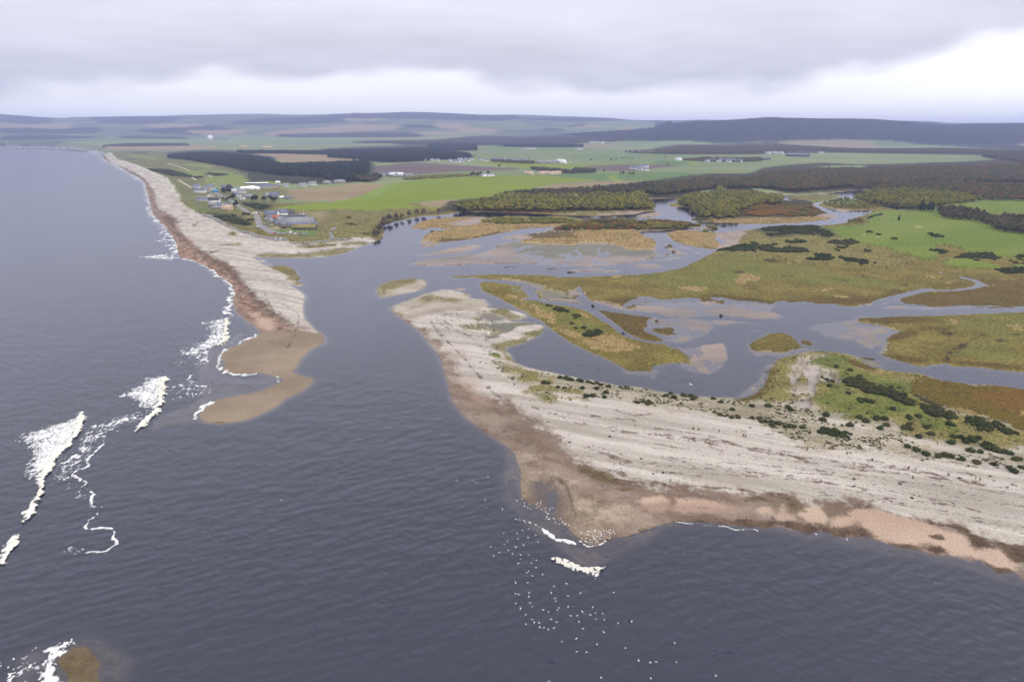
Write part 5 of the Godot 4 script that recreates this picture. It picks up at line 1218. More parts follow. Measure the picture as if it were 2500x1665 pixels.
# ---------------------------------------------------------------- water
func build_water() -> void:
	var wr := PackedFloat32Array()
	var d := 84.0
	while d < 1500.0:
		wr.append(d)
		d += maxf(0.2, minf(d * d / 40000.0, 30.0))
	while d < 15000.0:
		wr.append(d)
		d *= 1.06
	var du := 1.0 / 420.0
	var wc := int(2.3 / du) + 1
	var u0 := -1.15
	var hh := PackedFloat32Array()
	hh.resize(wr.size() * wc)
	var mouth := PackedVector2Array()
	for i in RIVER_ZONE.size() / 2:
		mouth.append(Vector2(RIVER_ZONE[i * 2], RIVER_ZONE[i * 2 + 1]))
	var calm_zone := PackedByteArray()
	calm_zone.resize(wr.size() * wc)
	var dry := PackedByteArray()
	dry.resize(wr.size() * wc)
	var is_river := PackedByteArray()
	is_river.resize(wr.size() * wc)
	for k in wr.size():
		var dd := wr[k]
		var lk := clampi(rows.bsearch(dd), 0, rows.size() - 1)
		var amp := clampf(1.0 - (dd - 260.0) / 260.0, 0.0, 1.0)
		for j in wc:
			var i := k * wc + j
			var u := u0 + j * du
			var x := u * dd
			var lj := int((u - U0) / DU)
			var s := -40.0
			if lj >= 0 and lj < cols and dd >= rows[0]:
				s = shore[lk * cols + lj]
				if lift[lk * cols + lj] > -0.15:
					s = minf(s, 1.0)
			dry[i] = 1 if s > 8.0 + dd * 0.02 else 0
			var inside := Geometry2D.is_point_in_polygon(Vector2(x, dd), mouth) if dd < 1500.0 or x > -300.0 else false
			is_river[i] = 1 if inside or (dd >= 1500.0 and x > -300.0) else 0
			hh[i] = 0.03
			if amp > 0.0 and dry[i] == 0:
				var still := 1.0
				if inside:
					still = clampf(1.0 - (dd - 190.0) / 160.0, 0.08, 1.0) if x < 80.0 else 0.04
				still *= clampf(-s / 10.0, 0.15, 1.0)
				hh[i] = 0.03 + amp * still * swell(x, dd)
	for part in 2:
		var remap := PackedInt32Array()
		remap.resize(wr.size() * wc)
		remap.fill(-1)
		var v := PackedVector3Array()
		var nn := PackedVector3Array()
		var index := PackedInt32Array()
		for k in wr.size() - 1:
			for j in wc - 1:
				var i := k * wc + j
				if is_river[i] != part:
					continue
				if dry[i] and dry[i + 1] and dry[i + wc] and dry[i + wc + 1]:
					continue
				for c in [i, i + 1, i + wc, i + wc + 1]:
					if remap[c] < 0:
						remap[c] = v.size()
						var kk: int = c / wc
						var jj: int = c % wc
						var dd := wr[kk]
						v.append(Vector3((u0 + jj * du) * dd, hh[c], -dd))
						var ka := maxi(kk - 1, 0)
						var kb := mini(kk + 1, wr.size() - 1)
						var ja := maxi(jj - 1, 0)
						var jb := mini(jj + 1, wc - 1)
						var gx := (hh[kk * wc + jb] - hh[kk * wc + ja]) / ((jb - ja) * du * dd)
						var gd := (hh[kb * wc + jj] - hh[ka * wc + jj]) / (wr[kb] - wr[ka]) - gx * (u0 + jj * du)
						nn.append(Vector3(-gx * 7.0, 1.0, gd * 7.0).normalized())
				index.append_array([remap[i], remap[i + wc], remap[i + 1], remap[i + 1], remap[i + wc], remap[i + wc + 1]])
		var arrays := []
		arrays.resize(Mesh.ARRAY_MAX)
		arrays[Mesh.ARRAY_VERTEX] = v
		arrays[Mesh.ARRAY_NORMAL] = nn
		arrays[Mesh.ARRAY_INDEX] = index
		var mesh := ArrayMesh.new()
		mesh.add_surface_from_arrays(Mesh.PRIMITIVE_TRIANGLES, arrays)
		var o := MeshInstance3D.new()
		o.name = "river" if part else "sea"
		o.mesh = mesh
		o.material_override = water_material(part == 1)
		o.set_meta("kind", "structure")
		add_child(o, true)
	# the water is peaty and loaded with silt: what lies deeper is veiled layer by layer
	var n := 0
	for layer in [[-0.07, 0.2], [-0.13, 0.22], [-0.20, 0.26], [-0.28, 0.3], [-0.38, 0.4], [-0.6, 1.0]]:
		var m := PlaneMesh.new()
		m.size = Vector2(34000.0, 17000.0)
		var o := MeshInstance3D.new()
		o.name = "silty_water" if n == 0 else "silty_water_%03d" % n
		n += 1
		o.mesh = m
		o.position = Vector3(0, layer[0], -8000.0)
		var t := StandardMaterial3D.new()
		t.albedo_color = Color(0.008, 0.011, 0.028).linear_to_srgb()
		t.roughness = 1.0
		t.metallic_specular = 0.0
		if layer[1] < 1.0:
			t.transparency = BaseMaterial3D.TRANSPARENCY_ALPHA
			t.albedo_color.a = layer[1]
		o.material_override = t
		o.set_meta("kind", "structure")
		add_child(o, true)

func swell(x: float, d: float) -> float:
	# wind waves: crests run from upper left to lower right, shorter chop across them
	var a := wave_noise.get_noise_2d((x * 0.90 + d * 0.42) * 9.0, (d * 0.90 - x * 0.42) * 30.0)
	var b := wave_noise.get_noise_2d((x * 0.78 - d * 0.6) * 16.0 + 77.0, (d * 0.78 + x * 0.6) * 52.0)
	var c := wave_noise.get_noise_2d(x * 3.0 + 500.0, d * 6.0)
	return 0.045 * a + 0.020 * b + 0.03 * c


# [kind, spacing, lowest, highest, label, group, tones, outline]
const THICKETS := [
["willow",7,7,12,"olive willow tree at the river edge of the north bank wood","trees of the riverside wood","olive",[-79,909,-71,958,-50,968,-18,1035,-31,1046,-17,1065,17,1065,77,1065,152,1091,213,1111,204,1046,192,927,169,910,86,901,34,892,-27,899]],
["broadleaf",7.5,9,14,"dark bare-topped tree at the back of the north bank wood","trees of the riverside wood","dark",[-24,1077,11,1111,56,1139,95,1146,140,1199,199,1232,254,1302,306,1302,277,1176,222,1132,153,1095,77,1069,17,1066]],
["broadleaf",7.5,8,12,"autumn tree in the broad wood beyond the wooded river island","trees of the riverside wood","autumn",[258,1253,326,1366,412,1453,493,1453,594,1645,689,1699,817,1819,899,1819,1099,1885,1239,1920,1479,2033,1614,2033,1233,1546,1032,1408,857,1408,627,1289,485,1188,455,1253,370,1253,227,1101]],
["willow",6.5,6,10.5,"olive willow tree on the wooded river island","trees of the river island","olive",[240,999,281,1096,364,1123,267,816,224,831,234,889,243,946,239,972]],
["willow",6.5,6,10.5,"olive willow tree on the upstream part of the wooded river island","trees of the river island","olive",[240,808,271,846,340,965,379,976,406,1038,409,1095,384,1129,377,1136,354,1136,371,1263]],
["willow",7,5,9,"grey-green willow in the right hand wood above the golf course","trees of the riverside wood","olive",[545,1101,635,1219,717,1219,741,1128,699,1026,584,949,520,911,525,981,519,1037]],
["broadleaf",7.5,7,11,"brown tree in the wide wood at the right edge","trees of the riverside wood","autumn",[610,1253,845,1387,946,1289,1032,1289,826,1026,757,1026,707,1037,725,1143,649,1246]],
["broadleaf",6.5,7,11,"dark tree in the wood bordering the golf course","trees beside the golf course","dark",[534,866,576,902,578,858,562,811,584,796,598,804,653,804,539,659,509,679,500,701,534,782,511,811]],
["willow",6,2.5,4.5,"low willow on the small gravel-edged river island","low willows on the islets","olive",[451,1009,488,1050,514,1069,515,1009,516,971,492,925,462,923,438,940]],
["shrub",3.2,1.2,2.6,"orange dogwood shrub on the wooded river island","low shrubs on the river islands","orange",[318,965,378,1009,391,955,418,955,402,889,372,846,335,838,297,838,288,871]],
["shrub",3,1.4,3,"green willow shrub on the upper islet near the north bank","low shrubs on the river islands","olive",[-36,797,-6,827,22,827,60,827,73,816,70,783,29,776,-15,776]],
["shrub",3,1.4,3.4,"mixed shrub on the long marshy island below the north bank","low shrubs on the river islands","mixed",[44,731,68,770,93,797,130,805,146,790,181,787,210,766,190,747,152,729,119,731,68,725]],
["shrub",3.6,1.2,2.4,"rust shrub along the foot of the north bank wood","low shrubs on the river islands","orange",[-60,926,-7,917,45,912,75,898,79,885,38,885,-7,896,-38,905,-59,912]],
["pine",6.5,10,15,"dark pine in the plantation behind the village","pines of the coastal plantation","pine",[-1237,2527,-1250,2797,-1115,2768,-813,2335,-655,1979,-569,2017,-439,2160,-312,1523,-342,1430,-421,1546,-495,1619,-538,1619,-665,1787,-845,2033,-1081,2356]],
["pine",8,9,13,"dark pine in the strip behind the white monument","pines of the coastal plantation","pine",[-1225,3132,-868,3095,-616,3041,-525,2590,-723,2797,-949,2922,-1105,2922]],
["pine",9,10,15,"dark pine in the plantation beyond the ploughed field","pines beyond the ploughed field","pine",[-815,3132,-685,3170,-447,3508,-169,2768,-142,2503,-252,2388,-336,2234,-395,2234,-669,2564]],
["pine",10,12,16,"dark pine in the square plantation right of the white sheds","pines beyond the ploughed field","pine",[-518,4384,-213,4277,-163,3330,-395,3330]],
["pine",9,10,13,"dark pine in the long narrow shelter belt","pines beyond the ploughed field","pine",[-52,4209,418,4176,388,3869,-49,3927]],
["broadleaf",14,9,14,"far dark tree in the woods at the foot of the hills","far woods on the plain","dark",[-999,4642,-554,4782,-380,5291,-217,5614,372,5222,747,4680,534,4625,-170,4384,-527,4458]],
["broadleaf",14,8,12,"far autumn tree in the belt below the wooded hill","far woods on the plain","autumn",[592,2922,946,3986,1175,4047,1175,3813,1562,4384,1577,4047,1684,3439,2183,3508,2238,3095,2069,2859,1607,3006,1320,3289,959,2859]],
["broadleaf",11,9,13,"dark tree in the wood at the right edge of the plain","far woods on the plain","dark",[1746,2629,2200,3041,2400,3041,1749,2206,1602,2206,1652,2388]],
["broadleaf",6.5,6,10,"dark garden tree beside the far farmsteads","trees round the far farms","dark",[50,1893,91,1859,147,1734,163,1859,214,1795,206,1714,138,1672,85,1734,53,1826]],
["broadleaf",7.5,6,9,"russet tree among the houses of the far village","trees round the far farms","autumn",[-68,2342,23,2290,74,2217,66,2126,28,2139,-65,2231]],
["broadleaf",10,8,12,"dark tree round the far hamlet below the hill","trees round the far farms","autumn",[495,3107,783,3388,679,2933,532,2933,490,3035]],
["shrub",4,2.5,4.5,"olive hedge bush beside the bright green field","hedge bushes by the green field","olive",[-237,1519,-220,1572,-173,1627,-102,1653,-99,1609,-165,1546,-225,1484]],
["broadleaf",6.5,8,13,"dark tree of the copse left of the bright green field","trees of the copse by the green field","dark",[-394,1496,-377,1530,-338,1472,-294,1415,-278,1449,-291,1565,-311,1590,-347,1590,-383,1590,-418,1590]],
["broadleaf",6,5,8,"tree in the wooded hamlet on the far right plain","trees round the far farms","autumn",[565,2356,681,2527,808,2467,894,2527,809,2283,700,2225,616,2283]],
["broadleaf",16,7,11,"tree on the far wooded hill","far woods on the plain","pine",[412,5788,672,5843,985,5806,1296,5782,1497,5823,1208,4663,564,4889]],
["broadleaf",16,7,11,"tree on the far wooded hill","far woods on the plain","pine",[1886,9437,1584,5968,2068,5945,2295,5928,2605,5926,2994,5925,3252,5919,3445,5912,3598,5904,4223,5910,3213,4458,2810,4526,2380,4671,1641,4613,1419,4548,1234,4611,953,4733]],
["broadleaf",16,9,13,"far tree near the coast road","far woods on the plain","dark",[-2330,3986,-2411,4522,-2081,4521,-1852,4079,-2124,3898]],
["gorse",2.9,1.4,2.4,"gorse bush in the thicket between river and golf course","gorse on the marsh and dunes","gorse",[265,728,302,753,332,753,322,682,310,667,294,682,287,693,255,672,256,699]],
["gorse",2.9,1.4,2.4,"gorse bush in the thicket between river and golf course","gorse on the marsh and dunes","gorse",[180,594,201,610,225,633,223,615,208,578,197,574,183,586]],
["gorse",2.9,1.4,2.4,"gorse bush in the thicket between river and golf course","gorse on the marsh and dunes","gorse",[220,606,241,624,247,610,256,590,253,578,240,574,221,578,215,586]],
["gorse",2.9,1.4,2.4,"gorse bush in the thicket between river and golf course","gorse on the marsh and dunes","gorse",[260,647,274,652,275,633,259,624,254,633]],
["gorse",2.9,1.4,2.4,"gorse bush in the thicket between river and golf course","gorse on the marsh and dunes","gorse",[288,624,304,642,311,642,301,606,289,594,287,606]],
["gorse",2.9,1.4,2.4,"gorse bush in the thicket between river and golf course","gorse on the marsh and dunes","gorse",[312,642,322,647,320,628,307,615]],
["gorse",2.6,1.2,2.2,"gorse bush in an island clump on the marsh below the golf course","gorse on the marsh and dunes","gorse",[236,541,253,566,263,566,261,548,253,538,244,538]],
["gorse",2.6,1.2,2.2,"gorse bush in an island clump on the marsh below the golf course","gorse on the marsh and dunes","gorse",[264,555,276,552,283,534,266,531,265,548]],
["gorse",2.6,1.2,2.2,"gorse bush in an island clump on the marsh below the golf course","gorse on the marsh and dunes","gorse",[301,584,309,590,308,580,302,576]],
["gorse",2.6,1.2,2.2,"gorse bush in an island clump on the marsh below the golf course","gorse on the marsh and dunes","gorse",[278,588,284,592,283,584,278,580]],
["gorse",2.6,1.2,2.2,"gorse bush in an island clump on the marsh below the golf course","gorse on the marsh and dunes","gorse",[362,719,370,728,367,716]],
["gorse",2.6,1.2,2.2,"gorse bush in an island clump on the marsh below the golf course","gorse on the marsh and dunes","gorse",[361,696,368,704,366,693]],
["gorse",2.6,1.2,2.2,"gorse bush in an island clump on the marsh below the golf course","gorse on the marsh and dunes","gorse",[362,680,368,687,365,676]],
["gorse",2.6,1.2,2.2,"gorse bush in an island clump on the marsh below the golf course","gorse on the marsh and dunes","gorse",[363,652,369,658,365,646]],
["gorse",2.6,1.2,2.2,"gorse bush in an island clump on the marsh below the golf course","gorse on the marsh and dunes","gorse",[267,523,275,529,276,521]],
["gorse",2.6,1.2,2.2,"gorse bush in an island clump on the marsh below the golf course","gorse on the marsh and dunes","gorse",[281,526,284,529,283,523]],
["gorse",2.6,1.2,2.2,"gorse bush in an island clump on the marsh below the golf course","gorse on the marsh and dunes","gorse",[271,509,276,515,275,507,275.5,499.8,270.7,498.3]],
["gorse",2.8,1.2,2.2,"gorse bush beside the golf fairway at the right","gorse on the marsh and dunes","gorse",[365,557,390,579,402,572,402,557,386,543,369,536]],
["gorse",2.8,1.2,2.2,"gorse bush beside the golf fairway at the right","gorse on the marsh and dunes","gorse",[401,550,426,564,446,564,420,529,395,529]],
["gorse",2.8,1.2,2.2,"gorse bush beside the golf fairway at the right","gorse on the marsh and dunes","gorse",[361,587,381,591,366,575]],
["gorse",2.8,1.2,2.2,"gorse bush beside the golf fairway at the right","gorse on the marsh and dunes","gorse",[416,685,424,690,416,677]],
["gorse",2.8,1.2,2.2,"gorse bush beside the golf fairway at the right","gorse on the marsh and dunes","gorse",[410,669,423,679,421,664,410,657]],
["gorse",2.8,1.2,2.2,"gorse bush beside the golf fairway at the right","gorse on the marsh and dunes","gorse",[356,501,370,510,388,510,374.9,492.3,357.5,492.3]],
["gorse",2,1,1.9,"gorse bush in the grassy thicket behind the shingle","gorse on the marsh and dunes","gorse",[133.6,261.8,139.4,265.8,147.1,268.9,147.4,258.8,152.4,255,157.5,255.9,152.1,251.2,155.3,245.8,151.6,244,152,238.8,147.8,237.1,146.6,244,143.9,248.5,138.4,251.2,136.4,257.8]],
["gorse",2,1,1.9,"gorse bush in the grassy thicket behind the shingle","gorse on the marsh and dunes","gorse",[129.1,239.7,134.9,244,136.9,238.8,133.9,238,129.7,238.8]],
["gorse",2,1,1.9,"gorse bush in the grassy thicket behind the shingle","gorse on the marsh and dunes","gorse",[153,237.1,156,237.1,160.1,230.6,159.9,225.2,156.3,224.4,149.4,227.5,151,231.4]],
["gorse",2,1,1.9,"gorse bush in the grassy thicket behind the shingle","gorse on the marsh and dunes","gorse",[162.3,225.9,168.3,223.7,171.9,217.8,170.2,206.8,170.2,201,168.4,198.5,167.9,203.5,164.3,206.8,160.6,212.2,159.2,219.2]],
["gorse",2,1,1.9,"gorse bush in the grassy thicket behind the shingle","gorse on the marsh and dunes","gorse",[150.2,208.8,156.4,210.1,158,208.1,155.2,206.1,149.4,206.1]],
["gorse",2,1,1.9,"gorse bush in the grassy thicket behind the shingle","gorse on the marsh and dunes","gorse",[153.8,203.5,156.4,203.5,157.8,201,154.8,199.2,152.7,201]],
["gorse",2,1,1.9,"gorse bush in the grassy thicket behind the shingle","gorse on the marsh and dunes","gorse",[140.7,225.9,145.2,226.7,146.3,225.9,141.9,223.7]],
["gorse",2,1,1.9,"gorse bush in the grassy thicket behind the shingle","gorse on the marsh and dunes","gorse",[151.3,220.7,156.3,221.4,154.2,218.5,150.6,218.5]],
["gorse",2,1,1.9,"gorse bush in the grassy thicket behind the shingle","gorse on the marsh and dunes","gorse",[151.8,263.8,161.6,272.1,161.5,267.9,157.1,263.8,152.3,260.8]],
["gorse",2,1,1.9,"gorse bush in the grassy thicket behind the shingle","gorse on the marsh and dunes","gorse",[128.8,251.2,133.7,248.5,132.6,247.6,129.1,250.3]],
["gorse",2,1,1.9,"gorse bush in the grassy thicket behind the shingle","gorse on the marsh and dunes","gorse",[143.4,219.2,146,218.5,143.7,215.6,142.1,216.3]],
["gorse",2,1,1.9,"gorse bush in the grassy thicket behind the shingle","gorse on the marsh and dunes","gorse",[160.2,210.1,162.2,207.4,162,205.5,160.9,208.1]],
["gorse",1.7,0.8,1.6,"gorse bush in the long row on the shingle ridge","row of gorse on the shingle ridge","gorse",[106.2,216.3,109.3,216.3,114.3,214.2,117.9,209.4,122.4,206.8,126.1,202.9,124.3,201.6,117.9,203.5,114,207.4,110.9,210.1,107.4,212.2,104.4,212.2]],
["gorse",2.1,0.8,1.5,"gorse bush in the long row on the shingle ridge","row of gorse on the shingle ridge","gorse",[64.6,235.8,70.5,233.9,78.3,228.8,83,227.7,81.5,224.7,74.5,227.4,67.1,232]],
["gorse",2.1,0.8,1.5,"gorse bush in the long row on the shingle ridge","row of gorse on the shingle ridge","gorse",[84.1,229.1,90.5,224.7,96.2,220.6,102.6,218.7,100.4,216.1,93.3,217.4,86.7,222]],
["gorse",2.3,0.8,1.5,"gorse bush on the shingle beside the lagoon","gorse beside the lagoon","gorse",[18.3,273.9,24.2,272.6,29.1,267.8,27.6,266,21.3,269.3]],
["gorse",2.3,0.8,1.5,"gorse bush on the shingle beside the lagoon","gorse beside the lagoon","gorse",[40.7,259.7,45.3,262.3,51.4,257,52.5,252.8,46,251.1,40.8,253.6]],
["gorse",2.3,0.8,1.5,"gorse bush on the shingle beside the lagoon","gorse beside the lagoon","gorse",[46.8,244.6,52.5,243,55.3,239.1,52,237.6,46.7,240.7]],
["gorse",2.3,0.8,1.5,"gorse bush on the shingle beside the lagoon","gorse beside the lagoon","gorse",[25.3,269.7,34.1,266,40.2,263.2,38.7,261.4,30.7,264.1]],
["gorse",2.3,0.8,1.5,"gorse bush on the shingle beside the lagoon","gorse beside the lagoon","gorse",[67,251.1,72.7,251.1,72.1,248.6,67.1,248.9]],
["gorse",2.2,1,1.8,"gorse bush on the long marsh island between channels","gorse on the marsh island","gorse",[24.4,391.7,28.4,389.8,33.4,382.5,32.3,379.9,27,381.6,24.1,386.1]],
["gorse",2.2,1,1.8,"gorse bush on the long marsh island between channels","gorse on the marsh island","gorse",[36.6,333.6,39.4,340.7,44,345.1,47.1,337.8,44.4,332.2,39.2,328.1]],
["gorse",2.2,1,1.8,"gorse bush on the long marsh island between channels","gorse on the marsh island","gorse",[34.1,375.5,38,373.8,38.5,370.4,34.7,372.1]],
["gorse",3.2,1.2,2.2,"gorse bush on the rough ground by the village road","gorse by the village road","gorse",[-366,838,-347,838,-314,800,-287,758,-290,749,-316,772,-355,822]],
["gorse",3.2,1.2,2.2,"gorse bush on the rough ground by the village road","gorse by the village road","gorse",[-390,997,-347,975,-331,944,-326,906,-345,925,-370,964]],
["gorse",3.2,1.2,2.2,"gorse bush on the rough ground by the village road","gorse by the village road","gorse",[-349,854,-339,846,-336,830]],
["gorse",3.2,1.2,2.2,"gorse bush on the rough ground by the village road","gorse by the village road","gorse",[-310,807,-300,803,-296,789,-304,793]],
["gorse",3.2,1.2,2.2,"gorse bush on the rough ground by the village road","gorse by the village road","gorse",[-346,879,-329,862,-321,846,-331,846]],
["gorse",5,1.5,2.5,"gorse bush on the links beyond the village","gorse on the links","gorse",[-982,1885,-903,1851,-726,1594,-772,1594,-903,1769]],
["gorse",5,1.5,2.5,"gorse bush on the links beyond the village","gorse on the links","gorse",[-737,1579,-704,1609,-694,1546]],
["gorse",5,1.5,2.5,"gorse bush on the links beyond the village","gorse on the links","gorse",[-751,1728,-665,1655,-683,1619]]]
const SINGLES := [
["gorse",1.5,"single dark gorse bush dotted on the bare shingle","bushes dotted over the shingle","gorse",[67.7,251.1,70.1,246.2,63.2,247.8,90.6,239.1,96.5,238.4,103.1,236.4,103,233.1,114.5,229.5,110.9,224,81.8,234.6,118.5,220,124.4,225.4,125.7,223.3,130.6,225.4,133.1,224.7,140.4,233.1,135.4,216.7,136.9,215.4,137.3,210.5,141.4,211.1,145.5,205.7,137.3,195.6,80.2,243,78.5,247.8,60.7,250.2,110.8,224,113.9,228.7,118.3,219.6,125.4,222.9,129.9,224.4,133.3,224.4,135.9,217.4,137.2,216,139.2,220,141.7,211.1,136.8,209.8,145.1,205.5,147.6,208.8,127.7,217.1,131.1,219.6,137.7,196.7,138.6,195.5,134.8,195.5,131.9,197.3,130.6,200.4,129.2,202.9,141,193.2,144.2,191.4,150,198.5,159.4,197.9,157.8,198.5,148.9,190.3,151.9,188,158,193.8,159.1,193.8,151.9,185.8,156.1,188,147.7,199.8,131,266.3,130.4,270,131.4,262.8,128,257.8,141.4,280.9,145.2,276.4,28.3,256.2,34,257,14.7,260.9,13.1,261.4,18.6,257,37.1,251.9,36.6,262.3,39.6,260.5,28.9,247,31.4,247.8,63.3,253.6,63.5,247.8,35.8,246.2,21,256.2]],
["gorse",1.5,"single gorse bush on the long marsh island between channels","gorse on the marsh island","gorse",[35.6,367,32.5,355.7,33.8,346.6,23.1,393.6,37.9,346.6,21.3,395.5]],
["tuft",0.9,"dry brown plant tuft standing on pale shingle","dry tufts on the shingle","orange",[62.7,216.7,64.4,216.1,71,214.6,76.8,214.2,78.2,211.1,78.8,210.5,65.2,205.1,95.4,200.5,97.9,201.6,102,203,103,201.1,103.7,200.7,107,197.7,108.3,198.1,112.6,192.9,118.9,181.5,137.5,181.4,138.1,180.4,137.5,183.5,130.7,183.5,121,187.6,143.2,176.1]],
["willow",8.5,"rounded grey willow on the grassy river bank","willows on the grassy bank","bare",[-133,676,-139,717,-144,761,-146,785,-142,794,-137,813,-132,823,-126,844,-111,867,-93,875,-136,676]],
["shrub",2.8,"low bank bush left of the grey willows","low bushes on the river bank","olive",[-143,697,-147,684,-178,761,-184,767,-172,754,-144,684,-168,792,-194,817]],
["willow",7,"leafless grey tree by the river bank path","","bare",[-119,861]],
["broadleaf",9.5,"dark rounded evergreen among the village houses","evergreens in the village","pine",[-482,1159,-477,1155,-472,1155,-470,1159,-485,1172,-381,1023,-386,1030,-379,1027,-363,1017,-367,1023,-350,1017,-349,1023,-354,1020,-375,940,-423,1050,-420,1050]],
["broadleaf",6,"round dark tree beside the village road","round trees by the village road","dark",[-427,1030,-421,1023,-432,1037,-424,1037]],
["pine",13,"tall dark conifer at the corner of the golf course","conifers at the golf course","pine",[528,893,530,887,535,887,540,887,537,905,545,902]],
["pine",8,"lone dark conifer standing on the fairway","","pine",[444,789]],
["willow",5,"bush in the thicket between river and fairway","thicket by the golf green","olive",[391,789,392,782,395,782,397,778,397,796,404,801,406,796,384,782]],
["shrub",2.6,"bush in the dark strip on the golf course","strip of bushes on the golf course","gorse",[428,826,434,831,441,837,448,843,455,850,434,834]],
["broadleaf",9,"lone field tree on the far plain","field trees on the far plain","dark",[329,2342,357,2423,386,2469,394,2469,404,2469,413,2469,424,2481,466,2105,59,2423,229,1749,257,1659,263,1659,275,1633,283,1633,556,2573,169,2316,262,2342,-37,1984,-34,1992]],
["broadleaf",13,"tall dark tree by the white cottage","tall trees by the white cottage","dark",[-93,1590,-87,1585,-80,1585,-77,1590,-73,1614,-56,1653]],
["shrub",3,"shrub on the gravel among the braided channels","shrubs on the gravel bars","olive",[211,898,144,620,201,711,215,747,218,744,221,744,207,763,200,760]],
["shrub",2.5,"bush at the north-west tip of the upper islet","","olive",[-83,711]]]
const LOGS := [
[-256.6,575.5,-252.5,587.3,0.6,"long dark driftwood trunk lying across the spit shingle"],
[-380.2,778.1,-383.1,797.8,0.55,"dark driftwood trunk on the beach near the rock armour"],
[-5.6,520.0,2.0,525.4,0.5,"bleached log stranded in the shallow main channel"],
[1.3,519.0,2.0,526.7,0.5,"upright root end of the log in the main channel"],
[41.5,499.5,46.9,501.5,0.7,"black root mass in the channel above the marsh"],
[26.4,514.6,35.5,515.9,0.5,"log lying along the channel bar upstream"],
[57.0,340.0,58.7,337.9,0.6,"dark tree stump in the narrow creek"],
[145.8,303.6,147.4,297.9,0.3,"bleached tree trunk on the track near the lagoon"],
[-20.3,386.1,-18.6,387.1,0.3,"short log on the pale shingle head"],
[-33.5,382.5,-32.2,382.9,0.35,"short dark log by the curved strand lines"],
[-201.9,530.7,-199.8,527.4,0.3,"driftwood branch on the inner side of the spit"],
[39.6,180.6,41.4,179.6,0.15,"thin branch on the shingle near the point"],
[88.0,173.9,89.8,173.8,0.16,"forked driftwood branch on grey shingle at right"],
[89.1,173.6,89.6,171.8,0.13,"side limb of the driftwood branch on grey shingle at right"],
[14.8,208.0,16.5,210.1,0.2,"lone thin branch at the top of the wet beach"],
[118.1,374.7,120.4,375.1,0.7,"dark rock-like stump on the right hand mudflat"],
[79.1,362.2,80.7,361.4,0.7,"dark stump on the mudflat beside the marsh islet"],
[47.9,398.1,49.7,397.3,0.7,"dark stump in the creek mouth"],
[138.4,615.1,145.7,612.9,0.8,"pile of drift timber on the gravel bar"],
[139.6,591.9,142.3,585.9,0.9,"dark root pile on the lower gravel bar"],
[231.8,759.7,238.7,759.7,0.9,"dark fallen tree in the upper channel"]]
const GULLS_ALOFT: PackedFloat32Array = [-16,177.2,-11.4,179.1,-10.3,176.9,-7.1,179.5,-7.4,167.4,-2.6,162.3,-2.1,150.2,-1.1,147.9,-1.9,145.5,0.1,142.3,-0.9,142.5,-4.4,141.4,-5.2,144.6,-3.1,143.2,1.3,150.4,2.7,152.4,4.3,152.9,6,149.8,4,148.3,6.5,147.6,1.5,147.3,0.9,144.9,2.8,144.9,2.1,142.1,4.1,142.3,2,139.9,4.6,138,5.8,139.9,5.6,136.5,1.5,137.3,3.9,135.6,3.4,134.9,4.7,134.1,7,133.1,3.5,131.6,0.8,130.3,3.8,127.7,0.8,126.7,1.5,126.7,3.7,125.9,0.8,124.5,3.9,123.7,4.4,123.2,1.8,122.5,2.9,121,4.2,119.3,2.9,118,4.6,117.7,5.6,117.7,5.7,116.5,6.5,116.3,7.4,115.7,8.6,116.1,6.6,121.6,7.7,120.8,8.6,126.8,9.4,126.2,9.5,125,9.3,128.9,12.2,129.9,12.2,126.1,10,122.3,9.6,121.2,12,122.7,8.1,118.4,9.3,118,12.3,119.6,13.7,120.1,14.8,120.6,13.8,117.5,14.6,116.6,16.5,120.4,17.3,123,17.6,120.5,19.1,120.5,19.3,119.1,17.5,118.7,18.7,115.4,22.4,127.2,15,126.7,21.9,117.6,24.9,118.6,10,113,12.9,112.8,16.9,111.8,14.6,110,12.6,109.2,22.3,110.5,32.4,112.2,24.2,106.8,26.3,106.1,27.6,106.9,31.5,106.9,16.6,103.2,25.9,103.2,37.9,103,6.8,102.5,-63.6,166.7]
const GULL_FLOCKS := [[62,[17.9,155.4,27,156.1,26.6,153.2,22.6,150.4,19.3,149.9,17.6,152.5]],[26,[8.6,166.1,11.4,163.7,15.4,159.8,16.8,156.8,13.6,158.3,8.8,162.2]],[20,[0.4,172.9,5.7,172.4,11.8,169.4,11.1,166.1,4.7,167,1.2,168.6]]]
const DUCKS: PackedFloat32Array = [20.1,295.6,23.2,291.7,29,289.5,30.1,290.1,31.7,287.9,32.3,288.5,32.7,286.3,33.5,285.8,34.3,286.3,35.3,285.8,37.2,282.7,37.9,283.2,38.5,284,39,283.4,29.3,289,17.9,291.7]
const SWAN: PackedFloat32Array = [74.1,264.5]
